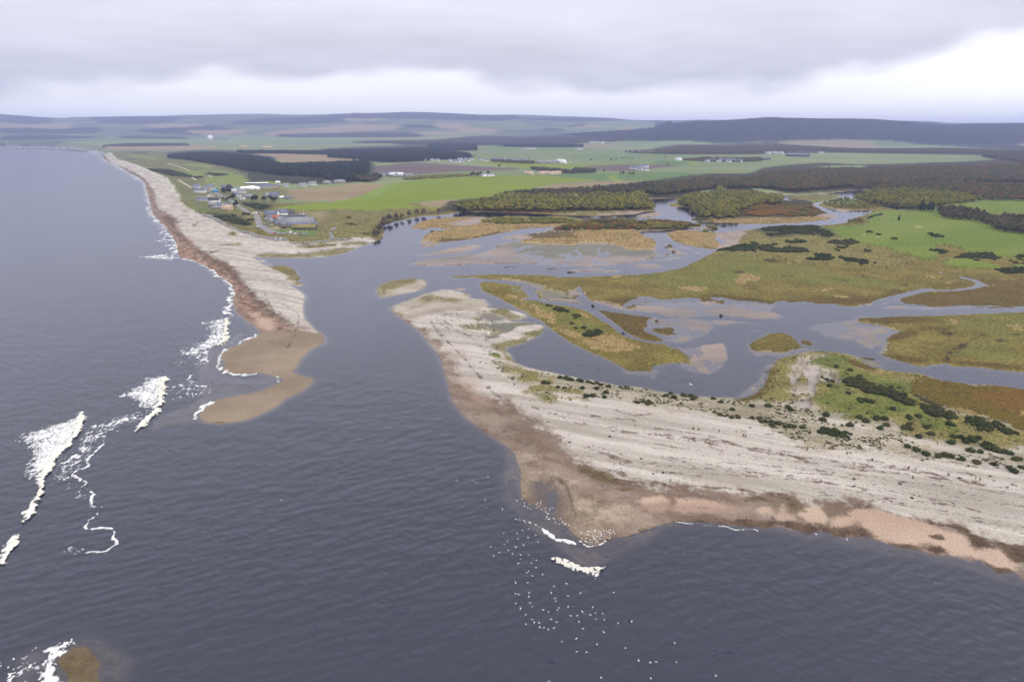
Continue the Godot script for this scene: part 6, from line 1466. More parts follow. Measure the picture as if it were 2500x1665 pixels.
# [name, x, d, width, depth, wall, roof, turn, style, wall colour, roof colour, chimneys, label, group]
const HOUSES := [
["house",-577.5,1276.2,12.0,8.0,3.2,3.4,10,"gable","white","slate",1,"white gabled house with slate roof behind the biggest seaside house",""],
["house",-522.3,1164.0,18.0,10.0,4.6,4.2,6,"gable","white","slate",2,"large white two-storey house with blue slate roof at the seaward end",""],
["house",-519.7,1179.8,9.0,8.0,3,3,90,"gable","white","slate",0,"small white annexe beside the large seaside house",""],
["house",-545.8,1260.1,18.0,11.0,3.2,4.6,4,"hip","cream","slate",1,"wide house with tall grey hipped roof beside the blue shed",""],
["garage",-521.5,1206.5,15.0,4.0,2.6,0.6,4,"flat","cream","tan",0,"long low cream garage in front of the grey hipped roof house",""],
["shed",-504.8,1184.7,9.0,6.0,2.6,1.4,8,"gable","blue","brightblue",0,"bright blue shed in the middle of the village",""],
["house",-521.4,1264.4,10.0,8.0,3,3.6,0,"gable","cream","slate",0,"house with lilac slate roof behind the village evergreens",""],
["house",-510.8,1259.1,9.0,9.0,3.4,4.6,90,"gable","maroon","darkroof",0,"dark maroon gabled house behind the village evergreens",""],
["shed",-477.8,1186.7,20.0,10.0,3.6,1.2,6,"gable","white","palegrey",0,"wide pale metal-roofed shed behind the village evergreens",""],
["shed",-478.0,1211.6,11.0,7.0,2.8,1.6,6,"gable","cream","teal",0,"low shed with teal roof in the middle of the village",""],
["house",-449.9,1157.7,14.0,9.0,3.4,3.6,12,"gable","white","greyroof",2,"white house with grey roof and white gable beside the teal shed",""],
["house",-437.7,1104.6,13.0,9.0,3,3.2,4,"hip","white","slate",1,"white house with hipped slate roof behind the telegraph poles",""],
["tent",-478.9,1239.6,8.0,8.0,2.4,2.4,8,"gable","brightwhite","brightwhite",0,"leftmost small white tent in the village row",""],
["tent",-474.7,1249.0,9.0,8.0,2.4,2.4,8,"gable","brightwhite","brightwhite",0,"second white tent from the left in the village row",""],
["tent",-463.4,1239.6,11.0,8.0,2.4,4.2,8,"gable","brightwhite","brightwhite",0,"tallest white tent in the middle of the village row",""],
["tent",-460.6,1249.0,9.0,8.0,2.4,2.4,8,"gable","brightwhite","brightwhite",0,"white tent right of the tallest one",""],
["tent",-452.6,1239.6,7.0,8.0,2.4,2.4,8,"gable","brightwhite","brightwhite",0,"rightmost small white tent in the village row",""],
["shed",-497.1,1362.4,46.0,7.0,2.6,1,0,"gable","darkgrey","brightwhite",0,"very long low white-roofed shed at the edge of the green",""],
["hut",-468.2,1396.6,8.0,6.0,2.4,1.8,0,"gable","brightwhite","brightwhite",0,"small white hut at the edge of the dark wood",""],
["house",-448.1,1272.7,34.0,11.0,3,3.4,3,"gable","cream","slate",2,"long grey-roofed building at the inland end of the tents",""],
["house",-428.3,1265.4,11.0,10.0,3,3.6,90,"gable","tan","slate",0,"tan gable at the inland end of the long grey-roofed building",""],
["house",-421.8,1298.1,12.0,9.0,3,3.4,20,"gable","white","greyroof",1,"grey-roofed house left of the row along the stubble field",""],
["house",-393.7,1311.1,14.0,9.0,3,3.4,5,"gable","white","greyroof",1,"low white house in the row along the stubble field",""],
["house",-379.1,1324.8,14.0,10.0,4,4.2,30,"gable","white","greyroof",1,"white house with two gables in the row along the stubble field",""],
["house",-363.2,1370.3,16.0,10.0,3.4,3.6,5,"hip","stone","greyroof",2,"grey stone house in the row near the dark copse",""],
["house",-343.7,1391.6,24.0,11.0,3.6,3.6,5,"hip","stone","greyroof",3,"wide grey stone house nearest the dark copse",""],
["house",-455.4,1026.7,21.0,9.0,2.8,2.8,5,"gable","white","slate",2,"long white bungalow with blue slate roof near the beach",""],
["house",-472.3,1088.4,8.0,9.0,3,3.2,75,"gable","cream","greyroof",0,"small cream gabled cottage behind the long bungalow",""],
["house",-429.3,999.0,15.0,8.0,4.2,3.8,10,"gable","brightwhite","darkroof",2,"bright white house with dark roof and tall gables near the beach",""],
["house",-408.6,947.7,13.0,7.0,3.4,2.8,8,"gable","stone","greyroof",1,"old grey stone cottage below the bright white house",""],
["house",-391.1,937.7,15.0,9.0,3,3,8,"gable","stone","slate",1,"grey house with blue slate roof behind the sandstone house",""],
["shed",-391.4,918.7,12.0,6.0,2.2,1.6,6,"gable","stone","greyroof",0,"low grey shed beside the sandstone house",""],
["house",-371.1,901.2,13.0,9.0,3.8,3.4,8,"gable","sandstone","tan",2,"sandstone house with two small gables facing the beach",""],
["garage",-409.4,1049.7,10.0,6.0,2.8,1.6,4,"gable","brightwhite","greyroof",0,"white garage block beside the dark evergreens",""],
["house",-408.5,1078.5,11.0,8.0,3,3,4,"gable","stone","greyroof",1,"grey house half hidden behind the dark evergreens",""],
["house",-371.4,1086.2,14.0,9.0,3.6,4,10,"gable","stone","slate",2,"lilac-grey house behind the rightmost evergreen",""],
["house",-384.6,1089.3,11.0,8.0,3.2,3.4,70,"gable","stone","greyroof",1,"grey gabled house between two dark evergreens",""],
["house",-341.4,1057.4,11.0,7.0,2.6,2,0,"gable","stone","slate",0,"small bungalow with blue roof standing alone by the stubble field",""],
["hut",-354.8,1070.3,6.0,5.0,2.2,1.2,0,"gable","brightwhite","brightwhite",0,"tiny white hut left of the lone bungalow",""],
["house",-291.3,834.3,15.0,8.0,3.6,3.6,5,"gable","stone","slate",2,"grey stone house with slate roof behind the red roof",""],
["house",-273.7,822.5,10.0,10.0,6,4.4,35,"gable","brightwhite","slate",2,"tall white gabled house beside the red-roofed range",""],
["barn",-274.2,800.5,19.0,7.0,2.8,2.4,3,"gable","stone","redroof",0,"long low range with red tiled roof",""],
["barn",-281.2,795.0,8.0,8.0,3.2,3,80,"gable","stone","slate",0,"stone gable at the left end of the red-roofed range",""],
["shed",-271.6,772.9,6.0,6.0,2.8,2.4,70,"gable","stone","greyroof",0,"little stone shed in front of the red-roofed range",""],
["shed",-263.8,781.5,10.0,8.0,3,3,60,"gable","stone","greyroof",0,"grey-roofed shed between red range and the big slate building",""],
["house",-270.4,837.0,10.0,9.0,3.4,3.6,60,"gable","stone","darkroof",1,"dark grey house right of the tall white house",""],
["barn",-254.3,799.0,30.0,8.0,3,3,2,"gable","stone","darkroof",0,"long dark-roofed range at the back of the big slate building",""],
["barn",-245.2,803.5,13.0,9.0,3.4,3.6,0,"hip","stone","greyroof",0,"hipped grey roof rising at the right of the long dark range",""],
["barn",-232.0,745.6,34.0,16.0,3.6,6.2,2,"gable","stone","greyroof",0,"big grey slate-roofed building at the river mouth car park",""],
["barn",-231.7,738.2,22.0,6.0,3.2,2,2,"gable","stone","slate",0,"bluish slate lean-to along the front of the big slate building",""],
["barn",-216.5,745.5,11.0,9.0,3,3,90,"gable","stone","slate",0,"slate-roofed wing at the right end of the big slate building",""],
["shed",-254.6,751.0,9.0,6.0,2.4,2,5,"gable","stone","slate",0,"small blue slate shed left of the big slate building",""],
["ice_house",-217.8,719.9,24.0,7.0,2.6,2.4,0,"gable","darkstone","turf",0,"turf-roofed ice house with dark stone wall",""]]
# [name, depth, wall, roof, wall colour, roof colour, label, group, [x, d, width, turn ...]]
const FAR_HOUSES := [
["house",9,4,4,"white","slate","small white house in the far village behind the ploughed field","houses of the far village",[-287,2347,11,-45,-265,2336,13,-8,-245,2320,15,29,-202,2295,12,-24,-182,2231,14,13,-169,2231,11,-40,-158,2245,13,-3,-176,2401,15,34,-157,2390,12,-19,-139,2401,14,18,-141,2295,11,-35,-106,2373,13,2,-84,2285,15,39,-65,2412,12,-14,-52,2336,14,23,-35,2401,11,-30,-16,2320,13,7,-3,2373,15,44,-64,2395,11,-45,-52,2342,13,-8,-41,2423,15,29,-30,2395,12,-24,-8,2316,14,13,-0,2290,11,-40,13,2395,13,-3,17,2265,15,34,33,2290,12,-19,41,2342,14,18]],
["house",9,4,3.5,"cream","tan","low cream house of the far farmstead beside the green field","houses of the far farmstead",[35,1670,14,-45,44,1659,16,-8,70,1664,18,29,82,1678,15,-24,92,1659,17,13,102,1670,14,-40,110,1678,16,-3]],
["house",10,4.5,4,"white","slate","pale farm building in the hamlet on the second ploughed field","farm buildings on the second ploughed field",[320,1876,14,-45,327,1859,17,-8,345,1911,20,29,361,1954,16,-24,361,1929,18,13,369,1939,14,-40,331,1810,17,-3,342,1804,20,34]],
["house",10,4.5,3.5,"white","greyroof","far white farmhouse on the green plain","far white farmhouses",[54,3524,20,-45,69,3500,24,-8,96,3500,28,29,109,3524,22,-24,325,3466,26,13,337,3466,20,-40]],
["house",10,5,4,"white","greyroof","far house in the hamlet below the wooded hill","houses of the far hamlet",[504,3035,15,-45,520,3053,18,-8,547,3071,21,29,547,3035,17,-24,554,3000,19,13,578,3035,15,-40,594,3035,18,-3,608,3053,21,34,581,3000,17,-19]],
["house",12,5,5,"white","greyroof","very far house in front of the hill forest","very far houses",[478,4722,22,-45,513,4617,26,-8,521,4598,30,29,551,4631,24,-24,574,4571,28,13,589,4609,22,-40]],
["shed",16,5,4,"stone","greyroof","long grey farm shed of the far village","far farm sheds",[91,2171,29,-45,111,2171,34,-8,126,2184,39,29]],
["barn",18,7,5,"brightwhite","palegrey","big white barn at the right end of the far village","",[152,2194,31,-45]],
["shed",8,4,2,"brightwhite","palegrey","low white shed right of the big white barn","",[163,2171,12,-45]],
["barn",12,5,4,"stone","slate","dark-roofed farm building at the green field copse","farm buildings by the copse",[-296,1602,14,-45,-284,1614,16,-8]],
["barn",14,5,5,"stone","palegrey","wide grey-roofed barn at the green field copse","barns by the copse",[-269,1590,22,-45,-258,1590,26,-8]],
["shed",10,4,3.5,"stone","greyroof","grey farm shed right of the wide barns","farm sheds by the copse",[-240,1590,14,-45,-232,1594,16,-8]],
["house",9,3.4,3.2,"brightwhite","greyroof","white cottage beside tall dark trees","white cottages by the tall trees",[-65,1594,12,-45,-56,1602,14,-8,-49,1609,16,29]],
["shed",16,5,3,"tan","cream","very long pale shed at the edge of the pines","",[-722,2941,64,-45]],
["shed",14,4,3,"white","brightwhite","left white-roofed shed in the pines","",[-490,3387,26,-45]],
["shed",14,4,3,"white","brightwhite","right white-roofed shed in the pines","",[-447,3420,31,-45]],
["hut",9,4,3,"white","greyroof","white hut in the clearing of the pines","white huts in the pine clearing",[-606,2861,14,-45,-579,2822,16,-8,-562,2861,18,29]],
["house",9,4.5,4,"white","slate","white house in the wooded hamlet on the right hand plain","houses of the right hand hamlet",[624,2254,13,-45,658,2304,15,-8,664,2254,17,29,699,2304,14,-24,685,2225,16,13,718,2283,13,-40,726,2244,15,-3,698,2356,17,34,730,2356,14,-19]],
["shed",30,7,4,"darkgrey","slate","very long dark blue shed on the far plain","",[1085,2683,81,-45]],
["barn",14,5,4,"brightwhite","palegrey","white barn left of the wooded hamlet","",[557,2356,22,-45]],
["shed",12,5,3,"darkgrey","slate","dark shed right of the wooded hamlet","dark sheds by the hamlet",[864,2410,19,-45,880,2433,22,-8]],
["house",12,5,5,"white","greyroof","very far farmhouse at the edge of the wide pale plain","very far farmhouses",[1058,2922,22,-45,1096,2955,26,-8,1110,2922,30,29,1278,2922,24,-24]],
["house",16,8,8,"stone","greyroof","far house of the town along the distant shore","houses of the distant shore town",[-3150,4384,26,-45,-3174,4458,30,-8,-3042,4312,34,29,-3119,4458,28,-24,-2970,4277,32,13,-3040,4420,26,-40,-2937,4312,30,-3,-3037,4496,34,34,-2890,4312,28,-19,-2885,4348,32,18,-2801,4277,26,-35,-2795,4312,30,2,-2689,4176,34,39,-2682,4209,28,-14,-2602,4111,32,23,-2555,4079,26,-30,-2475,3986,30,7,-2453,3986,34,44,-2360,3869,28,-9,-2289,3786,32,28,-2493,4111,26,-25,-2725,4384,30,12,-2859,4458,34,-41,-2981,4525,28,-4,-3233,4615,32,33]],
["distillery",30,30,4,"brightwhite","brightwhite","far white tower block of the distillery on the plain","",[-2306,5437,26,-45]],
["warehouse",20,8,6,"stone","slate","far grey warehouse right of the white tower block","far distillery warehouses",[-2255,5429,34,-45,-2217,5423,40,-8,-2179,5418,46,29]],
["shed",16,6,4,"tan","tan","far low farm shed behind the pine plantation","far farm sheds behind the pines",[-1551,3680,42,-45,-1426,3759,50,-8,-1274,3680,57,29]]]
const TOWER := Vector2(-997.3, 2989.0)
const CARS := [
[-238.6,687.0,65,"red","car","red car at the left end of the car park"],
[-231.9,683.1,80,"bluegrey","car","blue-grey car second from the left in the car park"],
[-225.9,681.6,80,"grey","car","grey car third from the left in the car park"],
[-222.5,686.1,85,"white","van","tall white camper van in the car park"],
[-216.0,681.0,85,"white","car","white car right of the camper van"],
[-211.6,681.6,85,"darkgrey","car","dark car near the right end of the car park"],
[-206.8,680.1,85,"blue","car","blue car at the right end of the car park"],
[-274.4,740.0,75,"white","car","white car at the road junction by the beach"],
[-320.0,858.5,10,"white","van","white van driving on the village road"],
[-460.0,1078.1,60,"grey","car","grey car parked in the village beside the cottages"]]
const POSTS: PackedFloat32Array = [-232,702,-230,702,-228,702,-227,702,-225,702,-223,702,-221,702,-220,702,-218,702,-216,702,-214,702,-212,702,-211,702]
const POLES := [[-327.6,888.0,8.5],[-310.5,888.0,9],[-401.2,1004.3,8.5],[-391.1,992.0,8.5],[-372.2,956.6,8.5],[-464.1,1122.9,8],[-460.3,1122.9,8]]
const FLAGPOLE := Vector2(-240.8, 797.0)
const GARDEN_WALLS := [["low stone garden wall beside the road bend",[-282,776,-273,757,-260,746]],["short stone wall at the end of the ice house",[-227,719,-236,746]]]
# [label, density, roll, outline, crest]
const FOAM := [
["nearest big breaker rolling in at the left",0.95,0.55,[-161.8,235.9,-156.9,231.5,-153.8,224.5,-148.1,211.5,-146.1,203.2,-144.5,194.4,-142,188.2,-137.9,180.4,-135,173.2,-131.8,166.5,-129.8,160.9,-129.7,159,-131.4,162.5,-134.6,164.8,-134.8,168.9,-136.2,174.1,-140.2,180.4,-143.9,184.2,-146.7,185.2,-151.5,191.2,-154.6,197.6,-157.4,203.2,-164.2,207.9,-170.4,211.5,-170,214,-168.3,217.8,-165.2,223.1,-161.1,227.2,-158.9,230.1],[-159.6,233.7,-154.6,225.9,-148.4,211.5,-146.4,203.2,-144.8,194.4,-142.2,188.2,-138.1,180.4,-135.2,173.2,-132,166.5,-130,159.4]],
["middle breaker off the spit",0.85,0.5,[-150.5,277.2,-146.9,273.3,-142.7,262.1,-134.9,245.2,-132.3,235.9,-131.8,227,-130.4,218.9,-130.6,217.2,-134.2,227.2,-135.5,235.9,-141.8,241.2,-144.6,244.4,-151.8,249.7,-158.3,250.4,-156.2,253.4,-155.3,262.1,-154.5,273.3],[-147.5,273.3,-143.1,262.1,-135.1,245.2,-132.6,235.9,-132.3,227.2,-130.7,217.8]],
["breaker closest to the spit beach",0.75,0.4,[-160.8,370.5,-158.2,367.2,-144.6,331,-143.7,317.2,-145.4,312.2,-139.3,289.6,-150.3,300.8,-157.6,305.4,-156.5,322.9,-156.1,336.5,-165.8,357.5,-172.8,360.6],[-159.3,368.8,-144.8,331,-143.8,320.3]],
["lacy foam trailing behind the breakers",0.42,0.05,[-151.6,221.8,-146.9,230.1,-139.2,237.4,-133.4,232.9,-137.4,223.1,-138.9,212.1,-137.5,207.9,-134.9,199.8,-133.7,191.2,-133.2,187.2,-125.9,181.4,-122.1,175,-117.2,168.9,-126.2,175,-130.4,179.5,-136.6,181.4,-141.3,187.2,-144,194.4,-145.6,203.2,-147.6,211.5],[]],
["lacy foam between breaker and spit",0.3,0.05,[-143.5,265.7,-139.6,277.2,-136.8,289.6,-139.2,312.7,-134.4,328.2,-132.1,339.4,-139.7,351.2,-136.6,317.7,-143.1,328.2,-140.7,312.7,-134.3,285.4,-133.5,269.5,-124.4,262.1,-121.7,248.4,-132.7,248.4,-137.4,251.7],[]],
["wash foam of the breaker at the far left edge",0.9,0.4,[-129.8,150.4,-129.2,152.9,-128.6,154.7,-127.1,153.6,-124.8,148.4,-123.4,144.1,-122.2,142.2,-123.5,141.6],[-127.7,153.9,-125,148.4,-122.9,143.2,-123.6,141.8]],
["lacy foam over the left shoal",0.38,0.05,[-114.7,150.4,-112.8,151.8,-109.2,150.4,-105.6,147.1,-106.1,145.4,-109.6,145.4,-112.6,147.7],[]],
["white wash beside the brown bar",0.85,0.12,[-90.5,117.3,-89.3,116.1,-90,113.5,-90.3,110.9,-90.1,109.9,-87.5,107.4,-84.3,104.3,-81.5,100.2,-86.6,100.2,-90.4,105.5,-92.2,108.6,-93.5,112,-97.3,113,-93.7,114.8,-91.8,116.4],[]],
["thin wash in the bottom left corner",0.35,0.05,[-102.2,112,-97.3,113,-93.5,112,-92,107.8,-93.1,105.5,-90.9,100.2,-93.8,100.2],[]],
["small breaker off the shingle point",0.62,0.3,[9.5,144.1,13.7,143.5,17.6,140.8,22.5,140.6,21.2,138.2,20.2,135.9,18.9,137.4,17.4,138.8,14.5,140.1,11.6,141.3,10.2,142.9],[9.5,143.9,13.6,143,17.6,140.4,22.4,140.2]],
["far wash at the bend of the beach",0.55,0.1,[-2353,3902,-2325,4002,-2002,3469,-1644,2837,-1334,2338,-1516,2599,-1866,3121],[]],
["white wedge of wash below the stripes",0.55,0.1,[-318,564,-308,575,-295,583,-276,563,-274,551,-293,553],[]],
["white wash streaks above the wedge",0.5,0.1,[-391,755,-396,775,-348,696,-303,612,-281,572,-295,587,-327,639,-348,639,-359,644,-344,659,-371,713],[]],
["small white curl off the spit",0.9,0.3,[-152.1,292.2,-151.3,295.1,-149,294,-148.2,291.4,-150.3,291.4],[]],
["small white crest beyond the spit",0.8,0.3,[-158.6,310.7,-158.2,315.7,-157.2,312.7,-157.8,309.8],[]],
["patch of wash at the foot of the right hand beach",0.4,0.05,[85.2,152.5,87.3,151.7,89.9,149.8,88.3,149.2,86.3,150.5,84.9,151.3],[]],
["patch of wash at the foot of the right hand beach",0.4,0.05,[91.5,149.4,93,149,92.2,148.3],[]],
["patch of wash at the foot of the right hand beach",0.4,0.05,[99.7,146.4,101.4,145,100.6,143.9,99.1,144.6],[]],
["patch of wash by the weed at the right hand beach",0.4,0.05,[77.3,154.5,79,155.9,80.1,155.7,79.4,154.1],[]],
["patch of wash below the shingle point",0.3,0.05,[38,156.5,39.2,157.7,40,156.5,39.2,155.5],[]]]
const FOAM_EDGES := [
["foam edge along the far beach",7,[-1695,2926,-1453,2529,-1251,2226,-1074,1945,-895,1664,-766,1453]],
["foam edge along the left beach",3.6,[-766,1453,-640,1219,-549,1049,-481,920,-441,850,-408,796,-375,743,-348,696,-327,659,-307,621,-290,587,-276,563]],
["foam edge along the spit beach",2.2,[-276,563,-259,548,-240,525,-226,506,-216.1,491.2,-203.7,474.6,-190.6,454,-180.4,431.5,-173.8,412.1,-169.5,394.4,-161.3,376.2]],
["foam edge at the outer side of the spit flat",1,[-131.3,337.1,-133.9,331,-134.3,321.6]],
["foam edge round the upper spit flat",1.3,[-137.7,312.7,-137.3,305.4,-133.1,296.2,-129.9,291.4,-129.4,283.9,-125.2,279.8,-117.2,276.8,-110.5,278.8]],
["foam edge in the bay of the spit flat",0.7,[-102.2,274.3,-97.9,271.4,-97.2,267.2]],
["foam edge at the tip of the spit flat",1.5,[-115.2,245.5,-117.6,240.4,-117.3,235.9,-115,228.9]],
["curling foam line ahead of the big breaker",0.9,[-138.1,210.3,-136,204.4,-135.2,198.7,-133.8,193.3,-134.3,188.2,-131.2,184.7,-127,182.3,-122.9,175.8,-117.9,169.8,-114.1,168.1,-112.7,164.4,-113.6,162.1,-113.3,158.6,-111.3,157.5,-106.2,157.1]],
["curling foam line left of the dark water",0.6,[-108.5,157.6,-105.9,157.4,-103.8,155.7,-102.6,152.9,-100.7,150.4,-100.9,147.7,-103.9,146.9,-105.2,145.7]],
["foam line over the shoal west of the point",0.8,[0.3,162.2,4.5,161,8.6,157.6,10.1,154.7,12,152.9,15.4,150.6]],
["foam line at the shingle point",0.5,[17.5,151.7,19.3,149.6,22.6,150.3,24.8,152.4]],
["foam line along the weed at the right hand beach",0.35,[43.6,160.2,49.2,159.4,54.8,158.5,59,157.3,64.5,156.7]],
["curling foam line between two breakers",0.7,[-145.9,312.7,-140.4,296.2,-139.6,289.6]],
["curling foam line in the bay",0.5,[-139.3,277.2,-135.5,269.5,-129.7,263.9,-125.1,262.1]]]

# ---------------------------------------------------------------- builders
var taken := {}
var paints := {}

func numbered(called: String) -> String:
	if not taken.has(called):
		taken[called] = 0
		return called
	taken[called] += 1
	return "%s_%03d" % [called, taken[called]]

func tag(o: Node, label: String, category: String, group := "") -> void:
	o.set_meta("label", label)
	o.set_meta("category", category)
	if group:
		o.set_meta("group", group)

func thing(called: String, label: String, category: String, at: Vector3, turn := 0.0, group := "") -> Node3D:
	var o := Node3D.new()
	o.name = numbered(called)
	add_child(o)
	o.position = at
	o.rotation.y = turn
	tag(o, label, category, group)
	return o

func paint(c: Color, rough := 0.9, spec := 0.3) -> StandardMaterial3D:
	var key := "%s %s %s" % [c, rough, spec]
	if not paints.has(key):
		var m := StandardMaterial3D.new()
		m.albedo_color = c.linear_to_srgb()
		m.roughness = rough
		m.metallic_specular = spec
		paints[key] = m
	return paints[key]

func part(called: String, mesh: Mesh, m: Material, parent: Node) -> MeshInstance3D:
	var o := MeshInstance3D.new()
	o.name = called
	o.mesh = mesh
	o.material_override = m
	parent.add_child(o, true)
	return o

func quad(st: SurfaceTool, a: Vector3, b: Vector3, c: Vector3, d: Vector3) -> void:
	for p in [a, b, c, a, c, d]:
		st.add_vertex(p)

func box(st: SurfaceTool, lo: Vector3, hi: Vector3) -> void:
	var p := []
	for i in 8:
		p.append(Vector3(hi.x if i & 1 else lo.x, hi.y if i & 2 else lo.y, hi.z if i & 4 else lo.z))
	for f in [[0, 2, 3, 1], [5, 7, 6, 4], [4, 6, 2, 0], [1, 3, 7, 5], [2, 6, 7, 3], [4, 0, 1, 5]]:
		quad(st, p[f[0]], p[f[1]], p[f[2]], p[f[3]])

func tool_new() -> SurfaceTool:
	var st := SurfaceTool.new()
	st.begin(Mesh.PRIMITIVE_TRIANGLES)
	return st

func done(st: SurfaceTool, flat := true) -> ArrayMesh:
	if flat:
		st.set_smooth_group(-1)
	st.generate_normals()
	return st.commit()

# ---------------------------------------------------------------- plants
const TONES := {
	"olive": [Color(0.162, 0.149, 0.030), Color(0.114, 0.117, 0.028), Color(0.199, 0.173, 0.032), Color(0.092, 0.097, 0.032), Color(0.140, 0.135, 0.039)],
	"dark": [Color(0.062, 0.056, 0.034), Color(0.081, 0.068, 0.041), Color(0.068, 0.074, 0.034), Color(0.101, 0.081, 0.047)],
	"autumn": [Color(.115, .085, .032), Color(.090, .082, .036), Color(.070, .072, .034), Color(.165, .098, .030), Color(.082, .078, .040), Color(.075, .080, .034)],
	"orange": [Color(.205, .095, .026), Color(.135, .095, .028), Color(.095, .098, .034), Color(.120, .115, .036), Color(.165, .085, .026)],
	"mixed": [Color(0.162, 0.149, 0.032), Color(0.092, 0.084, 0.030), Color(0.162, 0.078, 0.022), Color(0.065, 0.069, 0.028)],
	"pine": [Color(0.026, 0.038, 0.026), Color(0.035, 0.046, 0.030), Color(0.028, 0.036, 0.026)],
	"gorse": [Color(0.035, 0.046, 0.019), Color(0.048, 0.060, 0.023), Color(0.042, 0.050, 0.023), Color(0.060, 0.060, 0.027)],
	"bare": [Color(0.114, 0.096, 0.073), Color(0.089, 0.079, 0.054), Color(0.104, 0.094, 0.050)],
}
const LIMITS := {"willow": 280, "broadleaf": 280, "pine": 280, "gorse": 290, "shrub": 280, "tuft": 60}
const PLANT_NAMES := {"willow": "willow_tree", "broadleaf": "broadleaf_tree", "pine": "pine_tree", "gorse": "gorse_bush", "shrub": "shrub", "tuft": "plant_tuft"}
var plant_meshes := {}

func tri(st: SurfaceTool, p: Array, n: Array) -> void:
	var flip: bool = (p[2] - p[0]).cross(p[1] - p[0]).dot(n[0] + n[1] + n[2]) < 0.0
	for k in ([0, 2, 1] if flip else [0, 1, 2]):
		st.set_normal(n[k])
		st.add_vertex(p[k])

func lump(st: SurfaceTool, c: Vector3, r: Vector3, g: RandomNumberGenerator) -> void:
	var rings := 4
	var sides := 6
	var p := []
	for i in rings + 1:
		var a := PI * i / rings
		var ring := []
		for s in sides:
			var b := TAU * s / sides + i * 0.5
			var k := g.randf_range(0.8, 1.1)
			ring.append(c + Vector3(sin(a) * cos(b) * r.x, cos(a) * r.y, sin(a) * sin(b) * r.z) * k)
		p.append(ring)
	for i in rings:
		for s in sides:
			var t := (s + 1) % sides
			for q in [[p[i][s], p[i][t], p[i + 1][t]], [p[i][s], p[i + 1][t], p[i + 1][s]]]:
				tri(st, q, [(q[0] - c).normalized(), (q[1] - c).normalized(), (q[2] - c).normalized()])

func leaves(st: SurfaceTool, c: Vector3, r: Vector3, count: int, size: float, g: RandomNumberGenerator) -> void:
	for i in count:
		var dir := Vector3(g.randfn(), g.randfn() * 0.8 + 0.25, g.randfn()).normalized()
		var at := c + dir * r * g.randf_range(0.82, 1.16)
		var s := size * g.randf_range(0.6, 1.25)
		var t := dir.cross(Vector3(g.randfn(), g.randfn(), g.randfn())).normalized()
		var n := (dir + Vector3(g.randfn(), g.randfn(), g.randfn()) * 0.35).normalized()
		var b := n.cross(t).normalized()
		var out := (dir + n * 0.6 + Vector3(0, 0.15, 0)).normalized()
		tri(st, [at - t * s, at + b * s * 0.8, at + t * s], [out, out, out])
		tri(st, [at - t * s, at + t * s * 0.8, at - b * s * 0.9], [out, out, out])

func tapered(st: SurfaceTool, a: Vector3, b: Vector3, ra: float, rb: float, sides := 5) -> void:
	var axis := (b - a).normalized()
	var t := axis.cross(Vector3.RIGHT if absf(axis.x) < 0.8 else Vector3.FORWARD).normalized()
	var u := axis.cross(t)
	for s in sides:
		var c0 := t * cos(TAU * s / sides) + u * sin(TAU * s / sides)
		var c1 := t * cos(TAU * (s + 1) / sides) + u * sin(TAU * (s + 1) / sides)
		var q := [a + c0 * ra, b + c0 * rb, b + c1 * rb, a + c1 * ra]
		var n := [c0, c0, c1, c1]
		tri(st, [q[0], q[2], q[1]], [n[0], n[2], n[1]])
		tri(st, [q[0], q[3], q[2]], [n[0], n[3], n[2]])

